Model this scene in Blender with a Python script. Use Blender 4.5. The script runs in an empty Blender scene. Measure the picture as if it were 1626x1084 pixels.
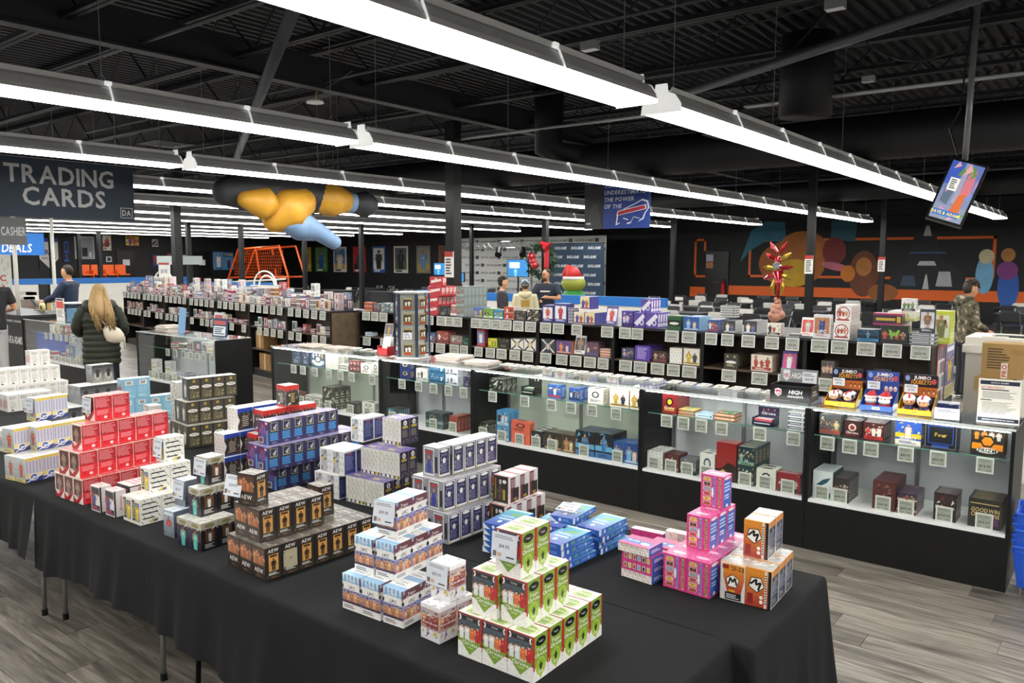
import bpy, bmesh, math, random
from mathutils import Vector, Matrix
R=math.radians; PI=math.pi
scene=bpy.context.scene; C=scene.collection
# ---------------- camera, world, exposure ----------------
FPX=1258.27; YAW=.667934; PIT=.1005714; ROL=.00261617
cam=bpy.data.cameras.new('camera'); cam.sensor_fit='HORIZONTAL'; cam.sensor_width=36.0; cam.lens=36.0*FPX/1626.0
cam.clip_start=.05; cam.clip_end=200
camo=bpy.data.objects.new('camera',cam); C.objects.link(camo)
fw=Vector((-math.sin(YAW)*math.cos(PIT),math.cos(YAW)*math.cos(PIT),-math.sin(PIT)))
rt=Vector((math.cos(YAW),math.sin(YAW),0)); up=rt.cross(fw)
rt2=math.cos(ROL)*rt+math.sin(ROL)*up; up2=-math.sin(ROL)*rt+math.cos(ROL)*up
camo.matrix_world=Matrix(((rt2.x,up2.x,-fw.x,0),(rt2.y,up2.y,-fw.y,0),(rt2.z,up2.z,-fw.z,2.0),(0,0,0,1)))
scene.camera=camo
w=bpy.data.worlds.new('world'); scene.world=w; w.use_nodes=True
w.node_tree.nodes['Background'].inputs[0].default_value=(.55,.62,.7,1); w.node_tree.nodes['Background'].inputs[1].default_value=.02
vs=scene.view_settings; vs.view_transform='Standard'; vs.look='None'; vs.gamma=1; vs.use_curve_mapping=False
vs.exposure=0.75
LAMP=11.0      # emission of the ceiling lamps' lenses
# ---------------- materials ----------------
def lin(h):
    if not isinstance(h,str): return h
    o=[]
    for i in (0,2,4):
        c=int(h[i:i+2],16)/255; o.append(c/12.92 if c<=.04045 else ((c+.055)/1.055)**2.4)
    return tuple(o)
MATS={}
def mat(name,col,rough=.5,metal=0,spec=.5,coat=0,emit=0,var=0,vscale=8,bump=0,bscale=60,coatr=.1,sheen=0):
    if name in MATS: return MATS[name]
    m=bpy.data.materials.new(name); m.use_nodes=True; nt=m.node_tree; b=nt.nodes['Principled BSDF']; I=b.inputs
    c=lin(col)+(1,)
    I['Base Color'].default_value=c; I['Roughness'].default_value=rough; I['Metallic'].default_value=metal
    I['Specular IOR Level'].default_value=spec; I['Coat Weight'].default_value=coat; I['Coat Roughness'].default_value=coatr
    I['Sheen Weight'].default_value=sheen
    if emit: I['Emission Color'].default_value=c; I['Emission Strength'].default_value=emit
    if var or bump:
        tc=nt.nodes.new('ShaderNodeTexCoord')
    if var:
        n=nt.nodes.new('ShaderNodeTexNoise'); n.inputs['Scale'].default_value=vscale; n.inputs['Detail'].default_value=4
        nt.links.new(tc.outputs['Object'],n.inputs['Vector'])
        r=nt.nodes.new('ShaderNodeMapRange'); r.inputs[1].default_value=.3; r.inputs[2].default_value=.7; r.inputs[3].default_value=1-var; r.inputs[4].default_value=1+var
        nt.links.new(n.outputs['Fac'],r.inputs[0])
        x=nt.nodes.new('ShaderNodeVectorMath'); x.operation='SCALE'; x.inputs[0].default_value=c[:3]
        nt.links.new(r.outputs[0],x.inputs['Scale']); nt.links.new(x.outputs[0],I['Base Color'])
    if bump:
        n=nt.nodes.new('ShaderNodeTexNoise'); n.inputs['Scale'].default_value=bscale; n.inputs['Detail'].default_value=2
        nt.links.new(tc.outputs['Object'],n.inputs['Vector'])
        bp=nt.nodes.new('ShaderNodeBump'); bp.inputs['Strength'].default_value=bump; bp.inputs['Distance'].default_value=.01
        nt.links.new(n.outputs['Fac'],bp.inputs['Height']); nt.links.new(bp.outputs[0],I['Normal'])
    MATS[name]=m; return m
def printmat(name,rough,coat,bump=.0,emit=0,coatr=.12):
    m=bpy.data.materials.new(name); m.use_nodes=True; nt=m.node_tree; b=nt.nodes['Principled BSDF']; I=b.inputs
    a=nt.nodes.new('ShaderNodeAttribute'); a.attribute_name='Col'; nt.links.new(a.outputs['Color'],I['Base Color'])
    if bump:     # fine print grain
        t0=nt.nodes.new('ShaderNodeTexCoord'); n0=nt.nodes.new('ShaderNodeTexNoise'); n0.inputs['Scale'].default_value=170; n0.inputs['Detail'].default_value=3; n0.inputs['Roughness'].default_value=.7
        o0=nt.nodes.new('ShaderNodeObjectInfo'); a0=nt.nodes.new('ShaderNodeVectorMath'); nt.links.new(t0.outputs['Object'],a0.inputs[0]); nt.links.new(o0.outputs['Random'],a0.inputs[1]); nt.links.new(a0.outputs[0],n0.inputs['Vector'])
        r0=nt.nodes.new('ShaderNodeMapRange'); r0.inputs[1].default_value=.36; r0.inputs[2].default_value=.62; r0.inputs[3].default_value=.84; r0.inputs[4].default_value=1.05; nt.links.new(n0.outputs['Fac'],r0.inputs[0])
        m0=nt.nodes.new('ShaderNodeVectorMath'); m0.operation='SCALE'; nt.links.new(a.outputs['Color'],m0.inputs[0]); nt.links.new(r0.outputs[0],m0.inputs['Scale']); nt.links.new(m0.outputs[0],I['Base Color'])
    I['Roughness'].default_value=rough; I['Coat Weight'].default_value=coat; I['Coat Roughness'].default_value=coatr
    if emit: nt.links.new(a.outputs['Color'],I['Emission Color']); I['Emission Strength'].default_value=emit
    if bump:
        tc=nt.nodes.new('ShaderNodeTexCoord'); n=nt.nodes.new('ShaderNodeTexNoise'); n.inputs['Scale'].default_value=28; n.inputs['Detail'].default_value=3
        mp=nt.nodes.new('ShaderNodeMapping'); mp.inputs['Rotation'].default_value=(.4,.6,.5); mp.inputs['Scale'].default_value=(1,2.6,1)
        oi=nt.nodes.new('ShaderNodeObjectInfo'); ad=nt.nodes.new('ShaderNodeVectorMath'); ad.operation='ADD'
        nt.links.new(tc.outputs['Object'],ad.inputs[0]); nt.links.new(oi.outputs['Random'],ad.inputs[1])
        nt.links.new(ad.outputs[0],mp.inputs['Vector']); nt.links.new(mp.outputs[0],n.inputs['Vector'])
        bp=nt.nodes.new('ShaderNodeBump'); bp.inputs['Strength'].default_value=bump; bp.inputs['Distance'].default_value=.01
        nt.links.new(n.outputs['Fac'],bp.inputs['Height']); nt.links.new(bp.outputs[0],I['Coat Normal'])
    MATS[name]=m; return m
def glassmat(name,tint='fcfefd',refl=1.0,rough=.02,clear=1.0):
    m=bpy.data.materials.new(name); m.use_nodes=True; nt=m.node_tree
    for n in list(nt.nodes): nt.nodes.remove(n)
    o=nt.nodes.new('ShaderNodeOutputMaterial'); t=nt.nodes.new('ShaderNodeBsdfTransparent'); g=nt.nodes.new('ShaderNodeBsdfGlossy')
    t.inputs[0].default_value=lin(tint)+(1,); g.inputs['Roughness'].default_value=rough; g.inputs[0].default_value=(refl,refl,refl,1)
    ge=nt.nodes.new('ShaderNodeNewGeometry'); dt=nt.nodes.new('ShaderNodeVectorMath'); dt.operation='DOT_PRODUCT'; nt.links.new(ge.outputs['Incoming'],dt.inputs[0]); nt.links.new(ge.outputs['Normal'],dt.inputs[1])
    def mth(op,a,b=None):
        q=nt.nodes.new('ShaderNodeMath'); q.operation=op; nt.links.new(a,q.inputs[0])
        if b is not None: q.inputs[1].default_value=b
        return q.outputs[0]
    ab=mth('ABSOLUTE',dt.outputs['Value']); iv=nt.nodes.new('ShaderNodeMath'); iv.operation='SUBTRACT'; iv.inputs[0].default_value=1; nt.links.new(ab,iv.inputs[1])
    fr=mth('ADD',mth('MULTIPLY',mth('POWER',iv.outputs[0],5),.96),.03); x=nt.nodes.new('ShaderNodeMixShader')
    nt.links.new(fr,x.inputs[0]); nt.links.new(t.outputs[0],x.inputs[1]); nt.links.new(g.outputs[0],x.inputs[2]); nt.links.new(x.outputs[0],o.inputs[0])
    MATS[name]=m; return m
PRINT=printmat('wrapped_print',.42,.55,.35); PAPER=printmat('matte_print',.55,0); GLOSSP=printmat('gloss_print',.3,.3); SCREEN=printmat('screen_print',.3,.3,0,.4)
GLASS=glassmat('clear_glass'); ACRYL=glassmat('clear_acrylic','fbfcfc')
BLACK=mat('black_laminate','0d0e10',.45,0,.4,var=.15); BLACKM=mat('black_steel','101114',.4,.3); WHITEP=mat('white_plastic','e9e9e4',.4); CHROME=mat('chrome','c8cacc',.2,1)
GREYM=mat('grey_steel','8e9092',.4,.6); DARKG=mat('dark_grey','2b2d30',.6)
# ---------------- mesh helper ----------------
class M:
    def __init__(s): s.v=[];s.f=[];s.c=[]
    def add(s,vs,fs,col=None):
        n=len(s.v); s.v+= [tuple(v) for v in vs]; s.f+=[tuple(i+n for i in f) for f in fs]; s.c+=[lin(col) if col else (1,1,1)]*len(fs); return s
    def box(s,c,d,col=None,rz=0,rx=0,ry=0):
        x,y,z=d[0]/2,d[1]/2,d[2]/2
        vs=[Vector((a*x,b*y,e*z)) for e in(-1,1) for b in(-1,1) for a in(-1,1)]
        if rz or rx or ry:
            m=Matrix.Rotation(rz,3,'Z')@Matrix.Rotation(ry,3,'Y')@Matrix.Rotation(rx,3,'X'); vs=[m@v for v in vs]
        c=Vector(c)
        return s.add([v+c for v in vs],[(0,2,3,1),(4,5,7,6),(0,1,5,4),(2,6,7,3),(0,4,6,2),(1,3,7,5)],col)
    def b2(s,a,b,col=None): return s.box([(a[i]+b[i])/2 for i in range(3)],[abs(b[i]-a[i]) for i in range(3)],col)
    def tube(s,pts,r,n=8,col=None,cap=True,sq=1):
        pts=[Vector(p) for p in pts]; rs=r if isinstance(r,(list,tuple)) else [r]*len(pts); vs=[];k=len(pts); pu=None
        for i,p in enumerate(pts):
            d=(pts[min(i+1,k-1)]-pts[max(i-1,0)]).normalized()
            if pu is None: u=d.orthogonal().normalized() if abs(d.z)>.95 or True else 0
            else:
                u=pu-d*pu.dot(d); u=u.normalized() if u.length>1e-6 else d.orthogonal().normalized()
            pu=u; w_=d.cross(u)
            for j in range(n):
                a=2*PI*j/n; vs.append(p+(u*math.cos(a)+w_*math.sin(a)*sq)*rs[i])
        fs=[(i*n+j,i*n+(j+1)%n,(i+1)*n+(j+1)%n,(i+1)*n+j) for i in range(k-1) for j in range(n)]
        if cap: fs+=[tuple(range(n))[::-1],tuple(range((k-1)*n,k*n))]
        return s.add(vs,fs,col)
    def cyl(s,p,r,h,n=16,col=None,r2=None):
        p=Vector(p); return s.tube([p,p+Vector((0,0,h))],[r,r if r2 is None else r2],n,col)
    def loft(s,rings,n=20,col=None,cap=True,wob=None):
        vs=[];k=len(rings)
        for q,(z,cx,cy,rx,ry) in enumerate(rings):
            for j in range(n):
                a=2*PI*j/n; e=1+(wob(q,j) if wob else 0)
                ca,sa=math.cos(a),math.sin(a); p=.8
                vs.append((cx+rx*e*math.copysign(abs(ca)**p,ca),cy+ry*e*math.copysign(abs(sa)**p,sa),z))
        fs=[(i*n+j,i*n+(j+1)%n,(i+1)*n+(j+1)%n,(i+1)*n+j) for i in range(k-1) for j in range(n)]
        if cap: fs+=[tuple(range(n))[::-1],tuple(range((k-1)*n,k*n))]
        return s.add(vs,fs,col)
    def ell(s,c,r,nu=12,nv=8,col=None,fn=None):
        c=Vector(c); r=(r,r,r) if not isinstance(r,(tuple,list)) else r; vs=[c+Vector((0,0,-r[2]))]
        for i in range(1,nv):
            t=-PI/2+PI*i/nv
            for j in range(nu):
                a=2*PI*j/nu; v=Vector((math.cos(t)*math.cos(a),math.cos(t)*math.sin(a),math.sin(t)))
                e=fn(v) if fn else 1
                vs.append(c+Vector((v.x*r[0],v.y*r[1],v.z*r[2]))*e)
        vs.append(c+Vector((0,0,r[2]))); L=len(vs)-1
        fs=[(0,1+(j+1)%nu,1+j) for j in range(nu)]
        for i in range(nv-2):
            for j in range(nu): fs.append((1+i*nu+j,1+i*nu+(j+1)%nu,1+(i+1)*nu+(j+1)%nu,1+(i+1)*nu+j))
        o=1+(nv-2)*nu; fs+=[(o+j,o+(j+1)%nu,L) for j in range(nu)]
        return s.add(vs,fs,col)
    def ext(s,prof,axis,a,b,col=None):   # extrude closed 2-D profile along an axis ('x': profile y,z  'y': profile x,z  'z': profile x,y)
        n=len(prof); f={'x':lambda p,t:(t,p[0],p[1]),'y':lambda p,t:(p[0],t,p[1]),'z':lambda p,t:(p[0],p[1],t)}[axis]
        vs=[f(p,a) for p in prof]+[f(p,b) for p in prof]
        return s.add(vs,[tuple(range(n)),tuple(range(n,2*n))[::-1]]+[(i,i+n,(i+1)%n+n,(i+1)%n) for i in range(n)],col)
    def mesh(s,name,m,smooth=False):
        me=bpy.data.meshes.new(name); me.from_pydata(s.v,[],s.f); me.materials.append(m)
        if any(c!=(1,1,1) for c in s.c):
            at=me.color_attributes.new('Col','FLOAT_COLOR','CORNER'); buf=[]
            for p,c in zip(s.f,s.c): buf+=(list(c)+[1])*len(p)
            at.data.foreach_set('color',buf)
        if smooth: me.polygons.foreach_set('use_smooth',[True]*len(me.polygons))
        me.update(); return me
    def build(s,name,m,parent=None,smooth=False,loc=None,rz=0,label=None,cat=None,group=None,kind=None):
        return put(name,s.mesh(name,m,smooth),parent,loc,rz,label,cat,group,kind)
def put(name,me,parent=None,loc=None,rz=0,label=None,cat=None,group=None,kind=None):
    o=bpy.data.objects.new(name,me); C.objects.link(o)
    if loc is not None: o.location=loc
    if rz: o.rotation_euler=(0,0,rz)
    if parent: o.parent=parent
    return tag(o,label,cat,group,kind)
def tag(o,label=None,cat=None,group=None,kind=None):
    if label: o['label']=label
    if cat: o['category']=cat
    if group: o['group']=group
    if kind: o['kind']=kind
    return o
def thing(name,label,cat,loc=(0,0,0),rz=0,group=None,kind=None):
    o=bpy.data.objects.new(name,None); C.objects.link(o); o.location=loc; o.rotation_euler=(0,0,rz); o.empty_display_size=.1
    return tag(o,label,cat,group,kind)
def dup(root,loc,rz=0,label=None,group=None):
    r=root.copy(); C.objects.link(r); r.location=loc; r.rotation_euler=(0,0,rz)
    if label: r['label']=label
    if group: r['group']=group
    for ch in root.children:
        c=ch.copy(); C.objects.link(c); c.parent=r
        for g in ch.children:
            d=g.copy(); C.objects.link(d); d.parent=c
    return r
ORD=['first','second','third','fourth','fifth','sixth','seventh','eighth','ninth','tenth','eleventh','twelfth']
# ---------------- lettering ----------------
GL={}
def make_glyphs():
    obs=[]
    for ch in "ABCDEFGHIJKLMNOPQRSTUVWXYZabcdefghijklmnopqrstuvwxyz0123456789$.,&'-:!|/+*?":
        for bold in (0,1):
            cu=bpy.data.curves.new('g','FONT'); cu.body=ch; cu.resolution_u=1 if ch.islower() else 2; cu.offset=.022 if bold else 0.0; cu.fill_mode='FRONT'
            ob=bpy.data.objects.new('g',cu); C.objects.link(ob); obs.append((ch,bold,ob,cu))
    dg=bpy.context.evaluated_depsgraph_get(); dg.update()
    for ch,bold,ob,cu in obs:
        e=ob.evaluated_get(dg); me=e.to_mesh(); vs=[(v.co.x,v.co.y) for v in me.vertices]; fs=[tuple(p.vertices) for p in me.polygons]; e.to_mesh_clear()
        x0=min((v[0] for v in vs),default=0); x1=max((v[0] for v in vs),default=.3)
        GL[ch,bold]=([(x-x0,y) for x,y in vs],fs,x1-x0)
    for ch,bold,ob,cu in obs: bpy.data.objects.remove(ob); bpy.data.curves.remove(cu)
make_glyphs()
CAPH=max(v[1] for v in GL['H',0][0])
class F:     # a flat face frame for print: origin, U and V edges, outward normal
    def __init__(s,m,O,U,V,eps=.00013):
        s.m=m;s.O=Vector(O);s.U=Vector(U);s.V=Vector(V);s.n=s.U.cross(s.V).normalized();s.e=eps;s.L=0;s.rng=random.Random(7)
    def p(s,u,v): return s.O+s.U*u+s.V*v+s.n*s.e*s.L
    def poly(s,pts,col): s.L+=1*0.12; s.m.add([s.p(*q) for q in pts],[tuple(range(len(pts)))],col)
    def r(s,u0,v0,u1,v1,col): s.poly([(u0,v0),(u1,v0),(u1,v1),(u0,v1)],col)
    def e_(s,u,v,ru,rv,col,n=14): s.poly([(u+ru*math.cos(2*PI*i/n),v+rv*math.sin(2*PI*i/n)) for i in range(n)],col)
    def g(s,u0,v0,u1,v1,ca,cb,n=6):
        a,b=lin(ca),lin(cb)
        for i in range(n):
            t=(i+.5)/n; s.L-=.12 if i else 0; s.r(u0,v0+(v1-v0)*i/n,u1,v0+(v1-v0)*(i+1)/n,tuple(a[k]*(1-t)+b[k]*t for k in range(3)))
    def frame(s,u0,v0,u1,v1,t,col):
        k=s.U.length/s.V.length
        s.r(u0,v0,u1,v0+t*k,col); s.r(u0,v1-t*k,u1,v1,col); s.r(u0,v0,u0+t,v1,col); s.r(u1-t,v0,u1,v1,col)
    def t(s,txt,u,v,h,col,bold=1,sh=0,wmax=.92,al='c',rot=0):
        s.L+=.12; ul,vl=s.U.length,s.V.length; hm=h*(ul if rot else vl); sc=hm/CAPH
        gs=[];x=0
        for ch in txt:
            if ch==' ' or (ch,bold) not in GL: x+=.32; continue
            g=GL[ch,bold]; gs.append((x,g)); x+=g[2]+.085
        tw=max(x-.085,.01)*sc; lim=wmax*(vl if rot else ul); kx=min(1,lim/tw); ox={'c':-tw*kx/2,'l':0,'r':-tw*kx}[al]
        ud,vd=s.U/ul,s.V/vl
        if rot: ud,vd=vd,-ud
        base=s.p(u,v)
        for gx,(vs,fs,_) in gs:
            s.m.add([base+ud*(ox+(gx+a)*sc*kx+sh*b*sc)+vd*(b*sc-hm/2) for a,b in vs],fs,col)
    def dash(s,u0,v0,u1,v1,n,col,fill=.55,seed=1,jag=.35):
        rg=random.Random(seed); s.L+=.12
        for i in range(n):
            h=(v1-v0)/n; y=v0+h*(i+(1-fill)/2); a=u0; 
            if jag: b=u1-(u1-u0)*rg.random()*jag
            else: b=u1
            s.m.add([s.p(a,y),s.p(b,y),s.p(b,y+h*fill),s.p(a,y+h*fill)],[(0,1,2,3)],col)
    def slash(s,nx,ny,col,seed=3,l=.07,u0=0,v0=0,u1=1,v1=1):
        rg=random.Random(seed); s.L+=.12; k=s.U.length/s.V.length
        for i in range(nx):
            for j in range(ny):
                a=u0+(u1-u0)*(i+.5+(j%2)*.35-.17)/nx; b=v0+(v1-v0)*(j+.5)/ny; d=l; t=l*.28
                s.m.add([s.p(a-d,b+d*k),s.p(a-d+t,b+d*k+t*k),s.p(a+d,b-d*k),s.p(a+d-t,b-d*k-t*k)],[(0,3,2,1)],col)
    def man(s,u,v,h,jer,skin='c9936c',pants=None,cap=None,wf=None):
        k=s.V.length/s.U.length*(wf or 1); w=h*.17*k
        if pants: s.r(u-w*.9,v,u-w*.12,v+h*.5,pants); s.L-=.12; s.r(u+w*.12,v,u+w*.9,v+h*.5,pants)
        s.poly([(u-w*.8,v+(h*.42 if pants else 0)),(u+w*.8,v+(h*.42 if pants else 0)),(u+w*1.15,v+h*.78),(u-w*1.15,v+h*.78)],jer)
        s.L-=.12; s.poly([(u+w*1.15,v+h*.78),(u+w*.75,v+h*.7),(u+w*1.25,v+h*.4),(u+w*1.6,v+h*.44)],skin)
        s.poly([(u-w*1.15,v+h*.78),(u-w*1.6,v+h*.46),(u-w*1.2,v+h*.42),(u-w*.75,v+h*.7)],skin)
        s.r(u-w*.3,v+h*.74,u+w*.3,v+h*.84,skin); s.L-=.12; s.e_(u,v+h*.88,h*.085*k,h*.1,skin,10)
        s.L-=.06; s.r(u-w*.35,v+h*.52,u+w*.35,v+h*.64,tuple(min(1,c*1.7+.05) for c in lin(jer)))
        if cap: s.poly([(u-h*.09*k,v+h*.9),(u+h*.12*k,v+h*.9),(u+h*.07*k,v+h*.985),(u-h*.07*k,v+h*.985)],cap)
    def crowd(s,u0,v0,u1,v1,n,pal,seed=1,caps=True):
        rg=random.Random(seed)
        q=[(i,(v1-v0)*(.72+.28*rg.random())) for i in range(n)]; q.sort(key=lambda a:-a[1]); w0=(u1-u0)/n
        for i,h in q:
            k=s.V.length/s.U.length; wf=min(1.15,w0*1.5/(h*.17*k*2.3)); s.man(u0+w0*(i+.5+rg.uniform(-.08,.08)),v0,h,rg.choice(pal),rg.choice(['d9a884','b87a54','8a5a3c','e0b896']),None,rg.choice(pal) if caps and rg.random()<.5 else '2a211c',wf)
    def blobs(s,n,pal,seed=1,sz=.12,u0=0,v0=0,u1=1,v1=1):
        rg=random.Random(seed)
        for i in range(n):
            u,v=u0+(u1-u0)*rg.random(),v0+(v1-v0)*rg.random(); a=sz*(.4+rg.random()); b=sz*(.3+rg.random()*.8)
            u_,v_=max(u0,u-a/2),max(v0,v-b/2); U_,V_=min(u1,u+a/2),min(v1,v+b/2); m=(u_+U_)/2
            s.L+=.01; s.m.add([s.p(u_,v_),s.p(U_,(v_+V_)/2),s.p(m,V_)],[(0,1,2)],rg.choice(pal))
def boxframes(m,W,D,H,z0=0):
    return (F(m,(-W/2,-D/2,z0),(W,0,0),(0,0,H)),F(m,(W/2,-D/2,z0),(0,D,0),(0,0,H)),F(m,(-W/2,-D/2,z0+H),(W,0,0),(0,D,0)))
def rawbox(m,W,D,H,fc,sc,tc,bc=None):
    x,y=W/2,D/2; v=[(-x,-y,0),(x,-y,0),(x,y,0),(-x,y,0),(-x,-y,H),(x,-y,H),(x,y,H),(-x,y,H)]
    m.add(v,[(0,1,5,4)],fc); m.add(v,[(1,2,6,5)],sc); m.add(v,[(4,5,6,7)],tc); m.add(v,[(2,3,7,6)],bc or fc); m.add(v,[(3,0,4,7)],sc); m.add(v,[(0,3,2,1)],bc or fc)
def cardbox(name,W,D,H,fc,sc,tc,fn,material=None):
    m=M(); rawbox(m,W,D,H,fc,sc,tc); f,s,t=boxframes(m,W,D,H); f.L=s.L=t.L=.3
    fn(f,s,t); return m.mesh(name,material or PRINT)

# ================= the setting =================
XL,XR,YN,YF=-41.0,9.0,-8.0,30.0; ZC=4.75
def wallmat(name,col,rough=.55): return mat(name,col,rough,var=.12,vscale=1.3)
WALLB=wallmat('black_wall_paint','141518')
def plankmat():
    m=bpy.data.materials.new('grey_wood_plank'); m.use_nodes=True; nt=m.node_tree; b=nt.nodes['Principled BSDF']; N=nt.nodes.new; L=nt.links.new
    geo=N('ShaderNodeNewGeometry'); oi=N('ShaderNodeObjectInfo'); ad=N('ShaderNodeMath'); ad.operation='ADD'; L(geo.outputs['Random Per Island'],ad.inputs[0]); L(oi.outputs['Random'],ad.inputs[1])
    fr=N('ShaderNodeMath'); fr.operation='FRACT'; L(ad.outputs[0],fr.inputs[0])
    of=N('ShaderNodeMath'); of.operation='MULTIPLY'; of.inputs[1].default_value=37; L(fr.outputs[0],of.inputs[0])
    cmb=N('ShaderNodeCombineXYZ'); L(of.outputs[0],cmb.inputs[0]); L(of.outputs[0],cmb.inputs[2])
    av=N('ShaderNodeVectorMath'); L(geo.outputs['Position'],av.inputs[0]); L(cmb.outputs[0],av.inputs[1])
    mp=N('ShaderNodeMapping'); mp.inputs['Scale'].default_value=(1.1,11,1); L(av.outputs[0],mp.inputs['Vector'])
    n1=N('ShaderNodeTexNoise'); n1.inputs['Scale'].default_value=1.6; n1.inputs['Detail'].default_value=6; n1.inputs['Roughness'].default_value=.62; n1.inputs['Distortion'].default_value=.9; L(mp.outputs[0],n1.inputs['Vector'])
    mp2=N('ShaderNodeMapping'); mp2.inputs['Scale'].default_value=(3,90,1); L(av.outputs[0],mp2.inputs['Vector'])
    n2=N('ShaderNodeTexNoise'); n2.inputs['Scale'].default_value=1.5; n2.inputs['Detail'].default_value=3; L(mp2.outputs[0],n2.inputs['Vector'])
    r=N('ShaderNodeValToRGB'); e=r.color_ramp.elements
    e[0].position=.28; e[0].color=lin('2f2b28')+(1,); e[1].position=.74; e[1].color=lin('b9b2a8')+(1,)
    k=e.new(.44); k.color=lin('686259')+(1,); k=e.new(.58); k.color=lin('8c857b')+(1,)
    mix=N('ShaderNodeMath'); mix.operation='MULTIPLY_ADD'; mix.inputs[1].default_value=.25; L(n2.outputs[0],mix.inputs[0])
    sb=N('ShaderNodeMath'); sb.operation='MULTIPLY_ADD'; sb.inputs[1].default_value=.85; sb.inputs[2].default_value=-.06; L(n1.outputs[0],sb.inputs[0]); L(sb.outputs[0],mix.inputs[2])
    L(mix.outputs[0],r.inputs[0])
    mr=N('ShaderNodeMapRange'); mr.inputs[3].default_value=.62; mr.inputs[4].default_value=1.15; L(fr.outputs[0],mr.inputs[0])
    vm=N('ShaderNodeVectorMath'); vm.operation='SCALE'; L(r.outputs[0],vm.inputs[0]); L(mr.outputs[0],vm.inputs['Scale']); L(vm.outputs[0],b.inputs['Base Color'])
    b.inputs['Roughness'].default_value=.38
    bp=N('ShaderNodeBump'); bp.inputs['Strength'].default_value=.12; bp.inputs['Distance'].default_value=.004; L(n2.outputs[0],bp.inputs['Height']); L(bp.outputs[0],b.inputs['Normal'])
    return m
PLANK=plankmat()
m=M(); m.b2((XL,YN,-.2),(XR,YF,-.008)); floor=m.build('floor',mat('floor_underlay','4c4843',.5,var=.2,vscale=2),kind='structure')
PWD,PLN=.18,1.22
pm=M(); pm.box((0,0,-.004),(PLN-.003,PWD-.003,.008)); pme=pm.mesh('plank',PLANK)
rest=M(); rr=random.Random(4); cnt=0
for j in range(int((YF-YN)/PWD)):
    y=YN+(j+.5)*PWD; off=rr.random()*PLN; i=0; x=XL+off
    while x<XR:
        xc=x+PLN/2
        near=(.3<y<5.5 and -5.3<xc<1.2) or (3.0<y<5.5 and -9.6<xc<-5.3)
        if near and cnt<300:
            o=put('plank',pme,floor,(xc,y,0)); cnt+=1
        else: rest.box((xc,y,-.004),(PLN-.003,PWD-.003,.008))
        x+=PLN
rest.build('planks',PLANK,floor,kind='stuff')
m=M(); m.b2((XL,YF,0),(XR,YF+.2,ZC)); wall_back=m.build('wall_back',WALLB,kind='structure')
m=M(); m.b2((XL-.2,YN,0),(XL,YF,ZC)); wall_left=m.build('wall_left',WALLB,kind='structure')
m=M(); m.b2((XR,YN,0),(XR+.2,YF,ZC)); m.build('wall_right',WALLB,kind='structure')
m=M(); m.b2((XL,YN-.2,0),(XR,YN,ZC)); m.build('wall_near',WALLB,kind='structure')
# ceiling: corrugated deck, joists, girders, ducts and pipes
CEIL=mat('dark_painted_steel','0c1017',.6,.1,var=.15,vscale=2); PIPE=mat('dark_pipe','3a3d44',.5,.2)
m=M(); x=XL; pts=[]
while x<XR:
    pts+=[(x,ZC),(x+.05,ZC),(x+.07,ZC+.05),(x+.13,ZC+.05)]; x+=.15
pts.append((XR,ZC)); vs_=[(p[0],YN,p[1]) for p in pts]+[(p[0],YF,p[1]) for p in pts]; n=len(pts)
m.add(vs_,[(i,i+1,i+1+n,i+n) for i in range(n-1)]); m.b2((XL,YN,ZC+.06),(XR,YF,ZC+.2))
ceiling=m.build('ceiling',CEIL,kind='structure')
m=M(); jz0,jz1=4.18,4.7
for dy in (-.03,.03):
    m.box(((XL+XR)/2,dy,jz0),(XR-XL,.045,.045)); m.box(((XL+XR)/2,dy,jz1),(XR-XL,.045,.045))
nb=int((XR-XL)/.55)
for i in range(nb):
    a=XL+i*.55; up_=i%2
    m.tube([(a,0,jz0 if up_ else jz1),(a+.55,0,jz1 if up_ else jz0)],.012,5,cap=False)
jme=m.mesh('joist',CEIL)
y=YN+.8
while y<YF: put('joist',jme,ceiling,(0,y,0)); y+=1.75
for gx in (-34,-25.5,-17.3,-7.75,.9):
    m=M(); m.box((gx,(YN+YF)/2,4.02),(.16,YF-YN,.02)); m.box((gx,(YN+YF)/2,4.2),(.02,YF-YN,.36)); m.build('girder',CEIL,ceiling)
m=M(); m.tube([(XL+1,12.1,3.75),(XR-1,12.1,3.75)],.32,18); m.build('round_duct',CEIL,ceiling,smooth=True)
m=M(); m.tube([(-17,21.5,3.85),(XR-1,21.5,3.85)],.28,16); m.build('round_duct',CEIL,ceiling,smooth=True)
m=M(); m.tube([(-6.9,9.6,4.62),(-6.9,9.6,3.65),(-6.6,9.9,3.5)],.22,14); m.build('duct_drop',CEIL,ceiling,smooth=True)
m=M(); m.tube([(-3.2,9.6,4.62),(-3.2,9.6,3.7)],.3,16); m.build('duct_drop',CEIL,ceiling,smooth=True)
for (a,b,r) in (((-5.0,3.8,3.98),(-13.9,8.97,3.98),.06),((.2,6.3,3.98),(-4.4,8.82,3.98),.05),((-12.0,3.5,4.1),(-19,6.2,4.1),.05)):
    m=M(); m.tube([a,b],r,12); m.build('drain_pipe',PIPE,ceiling,smooth=True)
for (y,z,x0,x1,r) in ((9.4,3.9,-8.7,-5.1,.022),(9.6,3.9,-3.95,2.5,.016),(9.68,3.9,-3.95,2.5,.014),(4.0,4.1,-12,-1,.02),(6.2,4.12,-14,2,.018),(12.5,4.0,-20,4,.02),(19,3.9,-20,4,.03)):
    m=M(); m.tube([(x0,y,z),(x1,y,z)],r,8); m.build('conduit',mat('pale_conduit','9fa3a6',.4,.3) if y in(9.6,9.68,9.4) else PIPE,ceiling)
m=M()
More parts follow.
